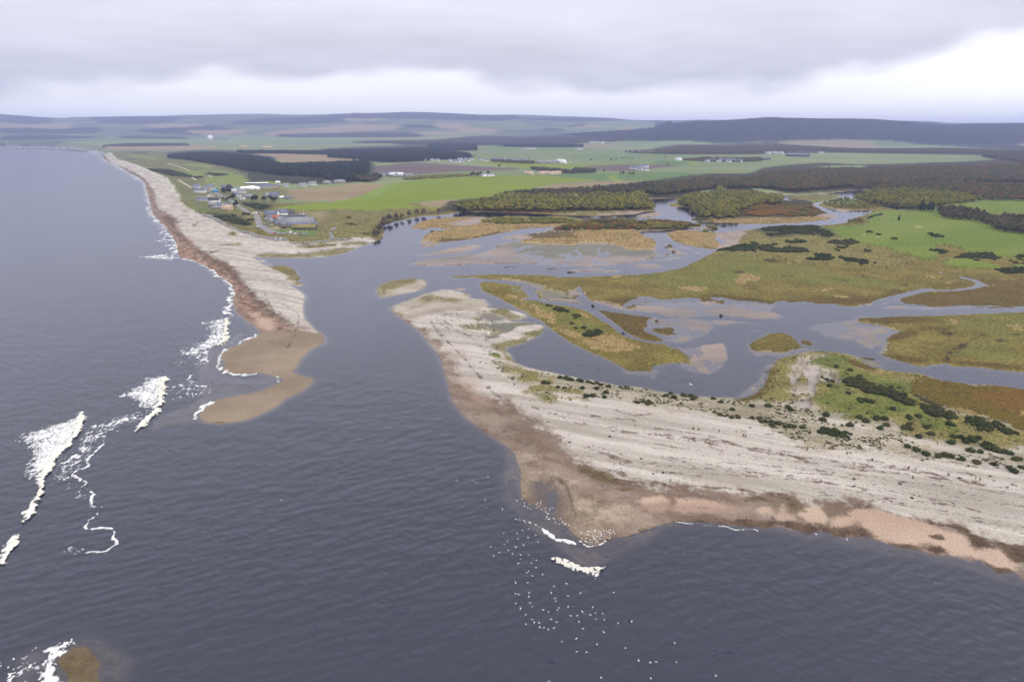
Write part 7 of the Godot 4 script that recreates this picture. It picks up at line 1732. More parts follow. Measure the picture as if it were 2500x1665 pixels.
# crown and trunk of one plant, one unit high
func plant_shape(what: String, variant: int) -> Array:
	var key := "%s%d" % [what, variant]
	if plant_meshes.has(key):
		return plant_meshes[key]
	var g := RandomNumberGenerator.new()
	g.seed = hash(key)
	var crown := tool_new()
	var trunk := tool_new()
	match what:
		"willow", "broadleaf":
			var wide := 0.40 if what == "willow" else 0.34
			tapered(trunk, Vector3(0, -0.03, 0), Vector3(g.randfn() * 0.02, 0.42, g.randfn() * 0.02), 0.035, 0.022)
			for i in 4:
				var a := TAU * i / 4 + g.randf()
				tapered(trunk, Vector3(0, 0.3, 0), Vector3(cos(a) * 0.22, g.randf_range(0.5, 0.72), sin(a) * 0.22), 0.016, 0.006, 4)
			for i in 7:
				var a := TAU * i / 6 + g.randf() * 0.7
				var out := wide * g.randf_range(0.45, 0.62) if i < 6 else 0.0
				var c := Vector3(cos(a) * out, g.randf_range(0.38, 0.66) if i < 6 else 0.74, sin(a) * out)
				var r := Vector3(1, g.randf_range(0.8, 1.05), 1) * wide * g.randf_range(0.42, 0.6)
				lump(crown, c, r * 0.82, g)
				leaves(crown, c, r, 26, 0.050, g)
		"pine":
			tapered(trunk, Vector3(0, -0.03, 0), Vector3(0, 0.9, 0), 0.022, 0.006)
			for i in 6:
				var y := 0.24 + 0.13 * i
				var r := 0.24 * (1.0 - pow(i / 6.4, 1.3)) * g.randf_range(0.85, 1.12)
				var c := Vector3(g.randfn() * 0.02, y, g.randfn() * 0.02)
				lump(crown, c, Vector3(r, 0.115, r) * 0.85, g)
				leaves(crown, c, Vector3(r, 0.115, r), 20, 0.042, g)
		"gorse", "shrub":
			for i in 3:
				var a := TAU * i / 3 + g.randf()
				tapered(trunk, Vector3(cos(a) * 0.08, -0.06, sin(a) * 0.08), Vector3(cos(a) * 0.35, 0.45, sin(a) * 0.35), 0.03, 0.012, 4)
			var n := 6 if what == "gorse" else 5
			for i in n:
				var a := TAU * i / (n - 1) + g.randf() * 0.8
				var out := g.randf_range(0.35, 0.62) if i < n - 1 else 0.0
				var c := Vector3(cos(a) * out, g.randf_range(0.22, 0.42) if i < n - 1 else 0.52, sin(a) * out)
				var r := Vector3(1.1, g.randf_range(0.75, 1.0), 1.1) * g.randf_range(0.34, 0.46)
				lump(crown, c, r * 0.84, g)
				leaves(crown, c, r, 26, 0.095, g)
		_:
			tapered(trunk, Vector3(0, -0.05, 0), Vector3(0, 0.3, 0), 0.05, 0.03, 4)
			for i in 16:
				var a := TAU * g.randf()
				var tip := Vector3(cos(a) * g.randf_range(0.1, 0.4), g.randf_range(0.6, 1.0), sin(a) * g.randf_range(0.1, 0.4))
				tapered(crown, Vector3(tip.x * 0.2, 0.0, tip.z * 0.2), tip, 0.05, 0.03, 3)
	plant_meshes[key] = [crown.commit(), trunk.commit()]
	return plant_meshes[key]

func plant_all() -> void:
	var g := RandomNumberGenerator.new()
	g.seed = 99
	var all := {}
	var where := 0
	for a in THICKETS:
		var poly := PackedVector2Array()
		var flat: Array = a[7]
		for i in flat.size() / 2:
			poly.append(Vector2(flat[i * 2], flat[i * 2 + 1]))
		var lo := poly[0]
		var hi := poly[0]
		for p in poly:
			lo = lo.min(p); hi = hi.max(p)
		var step: float = a[1]
		var tones: Array = TONES[a[6]]
		var y := lo.y
		while y < hi.y:
			var x := lo.x + g.randf() * step
			while x < hi.x:
				var p := Vector2(x + g.randfn() * step * 0.28, y + g.randfn() * step * 0.28)
				x += step
				if not Geometry2D.is_point_in_polygon(p, poly) or absf(p.x / p.y) > 0.99 or p.y > 13000.0:
					continue
				var clump := soft_noise.get_noise_2d(p.x * 3.0, p.y * 3.0)
				if a[0] in ["gorse", "shrub"] and clump < -0.30:
					continue
				var tall: float = lerpf(a[2], a[3], clampf(0.5 + clump + g.randfn() * 0.22, 0.0, 1.0))
				var ground := ground_at(p.x, -p.y)
				if ground < 0.02:
					continue
				if not all.has(a[0]):
					all[a[0]] = []
				var tone := clampi(int((0.5 + soft_noise.get_noise_2d(p.x * 1.2 + 700.0, p.y * 1.2) * 0.9 + g.randfn() * 0.25) * tones.size()), 0, tones.size() - 1)
				all[a[0]].append([tall / p.y, p, ground, tall, tone, a[4], a[5], a[6], where, g.randf() * TAU, g.randi() % 3, g.randf_range(0.85, 1.25)])
			y += step
		where += 1
	for a in SINGLES:
		var flat: Array = a[5]
		for i in flat.size() / 2:
			var p := Vector2(flat[i * 2], flat[i * 2 + 1])
			if not all.has(a[0]):
				all[a[0]] = []
			var tall: float = a[1] * g.randf_range(0.8, 1.2)
			all[a[0]].append([9.0, p, ground_at(p.x, -p.y), tall, g.randi() % TONES[a[4]].size(), a[2], a[3], a[4], 1000, g.randf() * TAU, g.randi() % 3, g.randf_range(0.9, 1.2)])
	for what in all:
		var list: Array = all[what]
		list.sort_custom(func(p, q): return p[0] > q[0])
		var rest := {}
		for i in list.size():
			var t: Array = list[i]
			if i < LIMITS[what] or t[0] > 8.0:
				single_plant(what, t)
			else:
				var key := "%d %d" % [t[8], t[10]]
				if not rest.has(key):
					rest[key] = []
				rest[key].append(t)
		for key in rest:
			mass(what, rest[key])

func single_plant(what: String, t: Array) -> void:
	var s: Array = plant_shape(what, t[10])
	var o := thing(PLANT_NAMES[what], t[5], {"willow": "tree", "broadleaf": "tree", "pine": "tree", "gorse": "bush", "shrub": "bush", "tuft": "plant"}[what], Vector3(t[1].x, t[2], -t[1].y), t[9], t[6])
	o.scale = Vector3(t[3] * t[11], t[3], t[3] * t[11])
	part("trunk", s[1], paint(Color(.075, .06, .045)), o)
	part("crown", s[0], paint(TONES[t[7]][t[4]], 0.95, 0.15), o)

func mass(what: String, list: Array) -> void:
	var first: Array = list[0]
	var s: Array = plant_shape(what, first[10])
	for layer in 2:
		if layer == 1 and (what in ["gorse", "shrub"] or first[1].y > 1300.0):
			continue
		var mm := MultiMesh.new()
		mm.transform_format = MultiMesh.TRANSFORM_3D
		mm.use_colors = layer == 0
		mm.mesh = s[layer]
		mm.instance_count = list.size()
		for i in list.size():
			var t: Array = list[i]
			var b := Basis(Vector3.UP, t[9]).scaled(Vector3(t[3] * t[11], t[3], t[3] * t[11]))
			mm.set_instance_transform(i, Transform3D(b, Vector3(t[1].x, t[2], -t[1].y)))
			if layer == 0:
				mm.set_instance_color(i, TONES[t[7]][t[4]])
		var o := MultiMeshInstance3D.new()
		o.name = numbered({"willow": "willow_wood", "broadleaf": "broadleaf_wood", "pine": "pine_wood", "gorse": "gorse_thicket", "shrub": "shrub_thicket", "tuft": "dry_plants"}[what] if layer == 0 else "wood_trunks")
		o.multimesh = mm
		var m := StandardMaterial3D.new()
		m.roughness = 0.95
		m.metallic_specular = 0.15
		if layer == 0:
			m.vertex_color_use_as_albedo = true
		else:
			m.albedo_color = Color(.075, .06, .045).linear_to_srgb()
		o.material_override = m
		tag(o, first[5].replace(" tree", " trees").replace(" bush", " bushes") if layer == 0 else "trunks of the trees in the wood", "wood" if what in ["willow", "broadleaf", "pine"] else "thicket")
		o.set_meta("kind", "stuff")
		add_child(o)

# tussocks of sedge and dead grass over marsh, dunes and rough ground
func grass_all() -> void:
	var g := RandomNumberGenerator.new()
	g.seed = 5
	var blade := tool_new()
	for i in 6:
		var a := TAU * i / 6
		var b := TAU * (i + 1) / 6
		var m := (a + b) * 0.5
		var out := Vector3(cos(m), 0, sin(m))
		var tip := Vector3(g.randfn() * 0.12, g.randf_range(0.75, 1.0), g.randfn() * 0.12) + out * g.randf_range(0.05, 0.3)
		var up := (out * 0.45 + Vector3.UP).normalized()
		tri(blade, [Vector3(cos(a) * 0.75, -0.05, sin(a) * 0.75), tip, Vector3(cos(b) * 0.75, -0.05, sin(b) * 0.75)], [up, up, up])
		tri(blade, [Vector3(cos(a) * 0.75, -0.05, sin(a) * 0.75), Vector3(0, 0.6, 0), tip], [up, up, up])
	var tuft := blade.commit()
	var wants := {
		"reed": [0.5, [Color(.34, .25, .115), Color(.25, .18, .078), Color(.29, .22, .105)], 0.95], "scrub": [0.34, [Color(0.234, 0.195, 0.073), Color(0.147, 0.147, 0.054), Color(0.292, 0.234, 0.098)], 0.5],
		"grassgreen": [0.26, [Color(0.147, 0.176, 0.048), Color(0.195, 0.195, 0.058)], 0.45], "marsh": [0.24, [Color(0.147, 0.136, 0.041), Color(0.185, 0.161, 0.048), Color(0.108, 0.098, 0.035)], 0.4],
		"marshgreen": [0.2, [Color(0.127, 0.151, 0.044), Color(0.166, 0.161, 0.048)], 0.35], "marshbrown": [0.28, [Color(0.117, 0.087, 0.031), Color(0.147, 0.102, 0.035)], 0.45],
		"reedmarsh": [0.4, [Color(0.147, 0.108, 0.027), Color(0.108, 0.087, 0.026), Color(0.176, 0.117, 0.034)], 0.6], "rustmarsh": [0.4, [Color(0.195, 0.108, 0.035), Color(0.156, 0.098, 0.029)], 0.6], "dune": [0.25, [Color(0.243, 0.205, 0.108), Color(0.166, 0.147, 0.058)], 0.18]}
	var lists := {}
	var placed := 0
	var tries := 0
	while placed < 90000 and tries < 420000:
		tries += 1
		var d := 1.0 / lerpf(1.0 / 175.0, 1.0 / 900.0, g.randf())
		var x := g.randf_range(-0.45, 0.92) * d
		var c := cover_at(x, -d)
		if not wants.has(c):
			continue
		var w: Array = wants[c]
		if g.randf() > w[2] * (0.75 + soft_noise.get_noise_2d(x * 6.0, d * 6.0)):
			continue
		var y := ground_at(x, -d)
		if y < 0.05:
			continue
		if not lists.has(c):
			lists[c] = []
		var tones: Array = w[1]
		lists[c].append([Vector3(x, y - 0.02, -d), w[0] * g.randf_range(0.6, 1.3) * clampf(d / 320.0, 0.8, 1.5), tones[g.randi() % tones.size()], g.randf() * TAU])
		placed += 1
	for c in lists:
		var list: Array = lists[c]
		var mm := MultiMesh.new()
		mm.transform_format = MultiMesh.TRANSFORM_3D
		mm.use_colors = true
		mm.mesh = tuft
		mm.instance_count = list.size()
		for i in list.size():
			var t: Array = list[i]
			mm.set_instance_transform(i, Transform3D(Basis(Vector3.UP, t[3]).scaled(Vector3(t[1] * 1.5, t[1], t[1] * 1.5)), t[0]))
			mm.set_instance_color(i, t[2])
		var o := MultiMeshInstance3D.new()
		o.name = numbered("rough_grass")
		o.multimesh = mm
		var m := StandardMaterial3D.new()
		m.roughness = 0.95
		m.metallic_specular = 0.1
		m.vertex_color_use_as_albedo = true
		o.material_override = m
		tag(o, "tussocks of rough grass and sedge over the low ground", "grass")
		o.set_meta("kind", "stuff")
		add_child(o)

# small dark heath plants scattered between the bushes
func heath() -> void:
	var g := RandomNumberGenerator.new()
	g.seed = 61
	var mm := MultiMesh.new()
	mm.transform_format = MultiMesh.TRANSFORM_3D
	mm.use_colors = true
	mm.mesh = plant_shape("gorse", 1)[0]
	var list := []
	for i in 60000:
		if list.size() >= 1500:
			break
		var d := 1.0 / lerpf(1.0 / 170.0, 1.0 / 420.0, g.randf())
		var x := g.randf_range(-0.1, 0.92) * d
		var c := cover_at(x, -d)
		if c == "dune" or (c in ["scrub", "grassgreen"] and g.randf() < 0.25) or (c == "shingle" and g.randf() < 0.012):
			if soft_noise.get_noise_2d(x * 5.0, d * 5.0) > -0.08:
				list.append(Vector3(x, ground_at(x, -d), -d))
	mm.instance_count = list.size()
	var tones: Array = TONES["gorse"] + TONES["dark"]
	for i in list.size():
		var s := g.randf_range(0.16, 0.55)
		mm.set_instance_transform(i, Transform3D(Basis(Vector3.UP, g.randf() * TAU).scaled(Vector3(s * 1.3, s * 0.7, s * 1.3)), list[i]))
		mm.set_instance_color(i, tones[g.randi() % tones.size()])
	var o := MultiMeshInstance3D.new()
	o.name = "heath_plants"
	o.multimesh = mm
	var m := StandardMaterial3D.new()
	m.roughness = 0.95
	m.metallic_specular = 0.15
	m.vertex_color_use_as_albedo = true
	o.material_override = m
	tag(o, "small dark plants scattered over dune grass and upper shingle", "plants")
	o.set_meta("kind", "stuff")
	add_child(o)

# ---------------------------------------------------------------- buildings
const COLOURS := {
	"white": Color(.62, .61, .58), "brightwhite": Color(.78, .77, .75), "cream": Color(.55, .48, .36), "stone": Color(.27, .25, .225), "darkstone": Color(.12, .105, .09), "sandstone": Color(.50, .38, .26),
	"tan": Color(.40, .29, .20), "blue": Color(.10, .24, .44), "maroon": Color(.06, .03, .045), "darkgrey": Color(.09, .09, .10), "slate": Color(.125, .135, .19), "greyroof": Color(.20, .20, .215), "darkroof": Color(.06, .06, .07),
	"palegrey": Color(.48, .50, .56), "teal": Color(.12, .22, .28), "brightblue": Color(.06, .26, .55), "redroof": Color(.33, .075, .045), "turf": Color(.20, .17, .055), "red": Color(.42, .03, .025), "grey": Color(.22, .23, .25), "bluegrey": Color(.16, .22, .30)}

func walls_mesh(w: float, dep: float, wall: float, roof: float, style: String) -> ArrayMesh:
	var st := tool_new()
	var a := Vector3(-w / 2, -0.6, -dep / 2)
	var b := Vector3(w / 2, wall, dep / 2)
	box(st, a, b)
	if style == "gable":
		for s in [-1.0, 1.0]:
			var x: float = s * w / 2
			var i: float = x - s * 0.3
			var p: Array = [Vector3(x, wall, -dep / 2), Vector3(x, wall + roof * 0.96, 0), Vector3(x, wall, dep / 2), Vector3(i, wall, -dep / 2), Vector3(i, wall + roof * 0.96, 0), Vector3(i, wall, dep / 2)]
			for q in ([p[0], p[1], p[2], p[3], p[5], p[4]] if s > 0 else [p[0], p[2], p[1], p[3], p[4], p[5]]):
				st.add_vertex(q)
	return done(st)

func roof_mesh(w: float, dep: float, wall: float, roof: float, style: String) -> ArrayMesh:
	var st := tool_new()
	var over := 0.35
	var y := wall
	var hw := w / 2 + over
	var hd := dep / 2 + over
	var drop := over * roof / (dep / 2)
	if style == "flat":
		box(st, Vector3(-hw, y, -hd), Vector3(hw, y + roof, hd))
		return done(st)
	var inset := 0.0 if style == "gable" else minf(dep / 2, w / 2 - 0.5)
	var top := y + roof + 0.18
	var e := y - drop + 0.18
	var r0 := Vector3(-hw + inset, top, 0)
	var r1 := Vector3(hw - inset, top, 0)
	var c := [Vector3(-hw, e, -hd), Vector3(hw, e, -hd), Vector3(hw, e, hd), Vector3(-hw, e, hd)]
	quad(st, c[3], r0, r1, c[2])
	quad(st, c[1], r1, r0, c[0])
	if inset > 0.0:
		for q in [c[0], r0, c[3], c[2], r1, c[1]]:
			st.add_vertex(q)
	var down := Vector3(0, -0.2, 0)
	quad(st, c[3] + down, c[3], c[2], c[2] + down)
	quad(st, c[1] + down, c[1], c[0], c[0] + down)
	if inset == 0.0:
		for s in [[c[0], r0, c[3]], [c[2], r1, c[1]]]:
			quad(st, s[0] + down, s[0], s[1], s[1] + down)
			quad(st, s[1] + down, s[1], s[2], s[2] + down)
	else:
		quad(st, c[0] + down, c[0], c[3], c[3] + down)
		quad(st, c[2] + down, c[2], c[1], c[1] + down)
	return done(st)

var box_meshes := {}
func box_mesh(size: Vector3) -> ArrayMesh:
	if not box_meshes.has(size):
		var st := tool_new()
		box(st, -size / 2, size / 2)
		box_meshes[size] = done(st)
	return box_meshes[size]

func house(h: Array, near: bool) -> void:
	var w: float = h[3]
	var dep: float = h[4]
	var wall: float = h[5]
	var roof: float = h[6]
	var style: String = h[8]
	var y := ground_at(h[1], -h[2])
	var category: String = {"ice_house": "ice house"}.get(h[0], h[0])
	var o := thing(h[0], h[12], category, Vector3(h[1], y, -h[2]), deg_to_rad(h[7]), h[13])
	part("wall", walls_mesh(w, dep, wall, roof, style), paint(COLOURS[h[9]], 0.9), o)
	var rf := part("roof", roof_mesh(w, dep, wall, roof, style), paint(COLOURS[h[10]], 0.6 if h[10] != "turf" else 1.0), o)
	if not near:
		return
	for i in int(h[11]):
		var x := (w / 2 - 0.9) * (1.0 if i == 0 else (-1.0 if i == 1 else 0.0))
		var ch := part("chimney", box_mesh(Vector3(0.9, 2.0, 0.8)), paint(COLOURS["stone"] if h[9] == "stone" else COLOURS["cream"]), rf)
		ch.position = Vector3(x, wall + roof + 0.5, 0)
	if h[0] in ["tent", "hut", "shed"]:
		if h[0] != "tent":
			var dr := part("door", box_mesh(Vector3(2.0, 2.0, 0.08)), paint(Color(.10, .09, .08)), o)
			dr.position = Vector3(w * 0.2, 1.0, dep / 2 + 0.05)
		return
	var glass := paint(Color(.03, .035, .045), 0.15, 0.5)
	var n := clampi(int(w / 3.4), 2, 6)
	for side in [-1.0, 1.0]:
		for i in n:
			var x := (i + 0.5) / n * w - w / 2
			if side > 0 and i == n / 2:
				var dr := part("door", box_mesh(Vector3(1.0, 2.05, 0.08)), paint(Color(.09, .05, .04)), o)
				dr.position = Vector3(x, 1.03, side * (dep / 2 + 0.05))
				continue
			var wn := part("window", box_mesh(Vector3(1.15, 1.25, 0.08)), paint(COLOURS["brightwhite"]), o)
			wn.position = Vector3(x, 1.5, side * (dep / 2 + 0.03))
			var pn := part("pane", box_mesh(Vector3(0.98, 1.08, 0.06)), glass, wn)
			pn.position = Vector3(0, 0, side * 0.04)
	if wall > 3.3 and style == "gable":
		for s in [-1.0, 1.0]:
			var wn := part("window", box_mesh(Vector3(0.08, 1.25, 1.1)), paint(COLOURS["brightwhite"]), o)
			wn.position = Vector3(s * (w / 2 + 0.03), wall - 0.6, 0)
			var pn := part("pane", box_mesh(Vector3(0.06, 1.08, 0.94)), glass, wn)
			pn.position = Vector3(s * 0.04, 0, 0)

func vehicle(c: Array) -> void:
	var van: bool = c[4] == "van"
	var o := thing("camper_van" if van else "parked_car", c[5], "van" if van else "car", Vector3(c[0], ground_at(c[0], -c[1]) + 0.14, -c[1]), deg_to_rad(c[2]))
	var long := 5.4 if van else 4.3
	var tall := 2.5 if van else 1.45
	var belt := 1.1 if van else 0.85
	var hw := 0.98 if van else 0.88
	var st := tool_new()
	# side profile, swept across with the top drawn in
	var prof := [Vector2(-long / 2, 0.35), Vector2(-long / 2, belt * 0.95), Vector2(-long * 0.30, belt + 0.02), Vector2(-long * (0.40 if van else 0.16), tall - 0.04), Vector2(long * (0.47 if van else 0.30), tall), Vector2(long * (0.49 if van else 0.44), belt), Vector2(long / 2, belt * 0.9), Vector2(long / 2, 0.35)]
	if van:
		prof[2] = Vector2(-long * 0.45, belt + 0.05)
	var n := prof.size()
	for i in n:
		var p: Vector2 = prof[i]
		var q: Vector2 = prof[(i + 1) % n]
		var kp := hw * (0.84 if p.y > belt + 0.1 else 1.0)
		var kq := hw * (0.84 if q.y > belt + 0.1 else 1.0)
		quad(st, Vector3(p.x, p.y, -kp), Vector3(p.x, p.y, kp), Vector3(q.x, q.y, kq), Vector3(q.x, q.y, -kq))
	for s in [-1.0, 1.0]:
		for i in range(1, n - 1):
			var tri := [prof[0], prof[i], prof[i + 1]]
			var vs := []
			for p in tri:
				vs.append(Vector3(p.x, p.y, s * hw * (0.84 if p.y > belt + 0.1 else 1.0)))
			for k in ([0, 1, 2] if s < 0 else [0, 2, 1]):
				st.add_vertex(vs[k])
	part("body", done(st), paint(COLOURS[c[3]], 0.3, 0.5), o)
	var dark := paint(Color(.02, .022, .026), 0.12, 0.5)
	for s in [-1.0, 1.0]:
		var wn := part("side_window", box_mesh(Vector3(long * 0.36, (tall - belt) * 0.55, 0.06)), dark, o)
		wn.position = Vector3(long * 0.06, belt + (tall - belt) * 0.48, s * hw * 0.93)
		wn.rotation.x = -s * 0.16
		for e in [-1.0, 1.0]:
			var wheel := CylinderMesh.new()
			wheel.top_radius = 0.33
			wheel.bottom_radius = 0.33
			wheel.height = 0.22
			wheel.radial_segments = 12
			var wh := part("wheel", wheel, paint(Color(.025, .025, .025)), o)
			wh.position = Vector3(e * long * 0.3, 0.33, s * (hw - 0.08))
			wh.rotation.x = PI / 2
	var ws := part("windscreen", box_mesh(Vector3(0.06, (tall - belt) * 0.85, hw * 1.5)), dark, o)
	ws.position = Vector3(-long * (0.43 if van else 0.235), belt + (tall - belt) * 0.46, 0)
	ws.rotation.z = -0.25 if van else -0.85

func ribbon(called: String, flat: Array, wide: float, up: float, m: Material) -> void:
	var line := curve(PackedFloat32Array(flat), false)
	var st := tool_new()
	var before := []
	for i in line.size():
		var p := line[i]
		var t := (line[mini(i + 1, line.size() - 1)] - line[maxi(i - 1, 0)]).normalized()
		var side := Vector2(-t.y, t.x) * wide * 0.5
		var l := p + side
		var r := p - side
		var y := maxf(ground_at(p.x, -p.y), maxf(ground_at(l.x, -l.y), ground_at(r.x, -r.y))) + up
		var now := [Vector3(l.x, y, -l.y), Vector3(r.x, y, -r.y)]
		if before:
			quad(st, before[0], now[0], now[1], before[1])
		before = now
	var o := MeshInstance3D.new()
	o.name = numbered(called)
	o.mesh = done(st, false)
	o.material_override = m
	o.set_meta("kind", "structure")
	add_child(o)

# ---------------------------------------------------------------- birds
func ring_body(st: SurfaceTool, spine: Array, tone: Array, sides := 6) -> void:
	# spine: [centre, half width, half height]; tone: colour per ring
	for i in spine.size() - 1:
		for s in sides:
			var q := []
			var n := []
			var cl := []
			for e in [[i, s], [i, s + 1], [i + 1, s + 1], [i + 1, s]]:
				var a: float = TAU * e[1] / sides
				var off := Vector3(cos(a) * float(spine[e[0]][1]), sin(a) * float(spine[e[0]][2]), 0)
				q.append(spine[e[0]][0] + off)
				n.append(off.normalized() if off.length() > 1e-5 else Vector3.BACK)
				cl.append(tone[e[0]])
			for f in [[0, 1, 2], [0, 2, 3]]:
				var back: bool = (q[f[2]] - q[f[0]]).cross(q[f[1]] - q[f[0]]).dot(n[f[0]] + n[f[1]] + n[f[2]]) < 0.0
				for k in ([f[0], f[2], f[1]] if back else f):
					st.set_color(cl[k])
					st.set_normal(n[k])
					st.add_vertex(q[k])

func gull_mesh(aloft: bool) -> ArrayMesh:
	var st := tool_new()
	var w := Color(.82, .82, .82)
	var grey := Color(.46, .48, .52)
	var black := Color(.03, .03, .03)
	var bill := Color(.55, .38, .05)
	var up := 0.0 if aloft else 0.24
	var nose := 0.02 if aloft else 0.10
	ring_body(st, [[Vector3(0, up + nose, -0.30), 0.004, 0.004], [Vector3(0, up + nose, -0.25), 0.018, 0.018], [Vector3(0, up + nose + 0.01, -0.21), 0.045, 0.048], [Vector3(0, up + nose * 0.8, -0.15), 0.05, 0.05], [Vector3(0, up + nose * 0.3, -0.08), 0.075, 0.075], [Vector3(0, up, 0.02), 0.09, 0.085], [Vector3(0, up, 0.14), 0.065, 0.055], [Vector3(0, up + 0.01, 0.24), 0.05, 0.015], [Vector3(0, up + 0.01, 0.32), 0.07, 0.004]], [bill, bill, w, w, w, w, w, w, w])
	if aloft:
		for s in [-1.0, 1.0]:
			var p := [Vector3(0.05 * s, 0.05, -0.10), Vector3(0.34 * s, 0.17, -0.16), Vector3(0.68 * s, 0.10, 0.02), Vector3(0.33 * s, 0.16, 0.02), Vector3(0.05 * s, 0.05, 0.10)]
			for f in [[0, 1, 3], [0, 3, 4], [1, 2, 3]]:
				for side in [0, 1]:
					var lift_ := Vector3(0, 0.012 if side == 0 else -0.012, 0)
					var n_ := Vector3.UP if side == 0 else Vector3.DOWN
					var order := [0, 2, 1] if (p[f[2]] - p[f[0]]).cross(p[f[1]] - p[f[0]]).dot(n_) < 0.0 else [0, 1, 2]
					for k in order:
						var v: int = f[k]
						st.set_color(black if v == 2 else (grey if side == 0 else w))
						st.set_normal(Vector3.UP if side == 0 else Vector3.DOWN)
						st.add_vertex(p[v] + lift_)
	else:
		for s in [-1.0, 1.0]:
			ring_body(st, [[Vector3(0.06 * s, up + 0.03, -0.10), 0.01, 0.02], [Vector3(0.08 * s, up + 0.03, 0.0), 0.03, 0.06], [Vector3(0.065 * s, up + 0.03, 0.16), 0.03, 0.05], [Vector3(0.03 * s, up + 0.03, 0.36), 0.006, 0.01]], [grey, grey, grey, black], 5)
			ring_body(st, [[Vector3(0.035 * s, -0.01, -0.04), 0.03, 0.004], [Vector3(0.035 * s, 0.0, 0.01), 0.008, 0.008]], [bill, bill], 4)
			tapered(st, Vector3(0.035 * s, 0.0, 0.0), Vector3(0.035 * s, up - 0.05, 0.02), 0.008, 0.012, 4)
	return st.commit()

func waterfowl_mesh(long: float, tone: Color, neck: float) -> ArrayMesh:
	var st := tool_new()
	var k := long
	ring_body(st, [[Vector3(0, 0.10, -0.5) * k, .02 * k, .02 * k], [Vector3(0, 0.12, -0.35) * k, .15 * k, .12 * k], [Vector3(0, 0.12, 0.0) * k, .2 * k, .17 * k], [Vector3(0, 0.14, 0.35) * k, .12 * k, .09 * k], [Vector3(0, 0.2, 0.52) * k, .03 * k, .01 * k]], [tone, tone, tone, tone, tone])
	var top := Vector3(0, 0.16 + neck, -0.46) * k
	tapered(st, Vector3(0, 0.14, -0.36) * k, top, 0.06 * k, 0.045 * k)
	ring_body(st, [[top + Vector3(0, 0.02, 0.07) * k, .02 * k, .02 * k], [top + Vector3(0, 0.02, 0) * k, .065 * k, .06 * k], [top + Vector3(0, 0, -0.09) * k, .03 * k, .025 * k], [top + Vector3(0, -0.01, -0.18) * k, .012 * k, .008 * k]], [tone, tone, tone, Color(.3, .16, .03)])
	return st.commit()

func birds() -> void:
	var g := RandomNumberGenerator.new()
	g.seed = 12
	var m := StandardMaterial3D.new()
	m.vertex_color_use_as_albedo = true
	m.roughness = 0.8
	var aloft := gull_mesh(true)
	var standing := gull_mesh(false)
	var n := GULLS_ALOFT.size() / 2
	for i in n:
		var o := MeshInstance3D.new()
		o.name = numbered("gull")
		o.mesh = aloft
		o.material_override = m
		o.position = Vector3(GULLS_ALOFT[i * 2], 3.0 + g.randf_range(-0.6, 0.6), -GULLS_ALOFT[i * 2 + 1])
		o.rotation = Vector3(g.randf_range(-0.15, 0.2), g.randf() * TAU, g.randf_range(-0.5, 0.5))
		o.scale = Vector3.ONE * g.randf_range(0.5, 0.66)
		add_child(o)
		if i == n - 1:
			tag(o, "lone white gull flying over the middle of the dark river mouth", "gull")
		else:
			var gx := o.position.x
			var gd := -o.position.z
			if gd > 168.0:
				tag(o, "white gull flying beside the wash line west of the shingle point", "gull", "gulls west of the point")
			elif gd < 118.0:
				tag(o, "white gull flying low at the bottom of the view, far from the point", "gull", "gulls at the bottom of the view")
			elif gx < 6.0:
				tag(o, "white gull in the dense cluster below the small breaker, left side", "gull", "gulls left below the small breaker")
			else:
				tag(o, "white gull in the loose cluster below the small breaker, right side", "gull", "gulls right below the small breaker")
	for f in GULL_FLOCKS.size():
		var poly := PackedVector2Array()
		var flat: Array = GULL_FLOCKS[f][1]
		for i in flat.size() / 2:
			poly.append(Vector2(flat[i * 2], flat[i * 2 + 1]))
		var lo := poly[0]
		var hi := poly[0]
		for p in poly:
			lo = lo.min(p); hi = hi.max(p)
		var left: int = GULL_FLOCKS[f][0]
		while left > 0:
			var p := Vector2(g.randf_range(lo.x, hi.x), g.randf_range(lo.y, hi.y))
			if not Geometry2D.is_point_in_polygon(p, poly):
				continue
			left -= 1
			var o := MeshInstance3D.new()
			o.name = numbered("gull")
			o.mesh = standing
			o.material_override = m
			o.position = Vector3(p.x, maxf(ground_at(p.x, -p.y), -0.12) + 0.01, -p.y)
			o.rotation.y = 0.6 + g.randfn() * 0.7
			o.scale = Vector3.ONE * g.randf_range(0.75, 0.95)
			add_child(o)
			tag(o, ["white gull standing in the flock at the tip of the shingle point", "white gull standing between the shallow pool and the wash line", "white gull standing in the shallows behind the pool"][f], "gull", ["gulls at the tip", "gulls by the wash line", "gulls behind the pool"][f])
	var duck := waterfowl_mesh(0.55, Color(.05, .04, .03), 0.12)
	for i in DUCKS.size() / 2:
		var o := MeshInstance3D.new()
		o.name = numbered("duck")
		o.mesh = duck
		o.material_override = m
		o.position = Vector3(DUCKS[i * 2], 0.0, -DUCKS[i * 2 + 1])
		o.rotation.y = g.randf() * TAU
		add_child(o)
		tag(o, "small dark duck floating on the calm lagoon", "duck", "ducks on the lagoon")
	var s := MeshInstance3D.new()
	s.name = "swan"
	s.mesh = waterfowl_mesh(1.3, Color(.8, .8, .8), 0.42)
	s.material_override = m
	s.position = Vector3(SWAN[0], 0.0, -SWAN[1])
	s.rotation.y = 1.2
	add_child(s)
	tag(s, "single white swan floating on the lagoon behind the shingle", "swan")

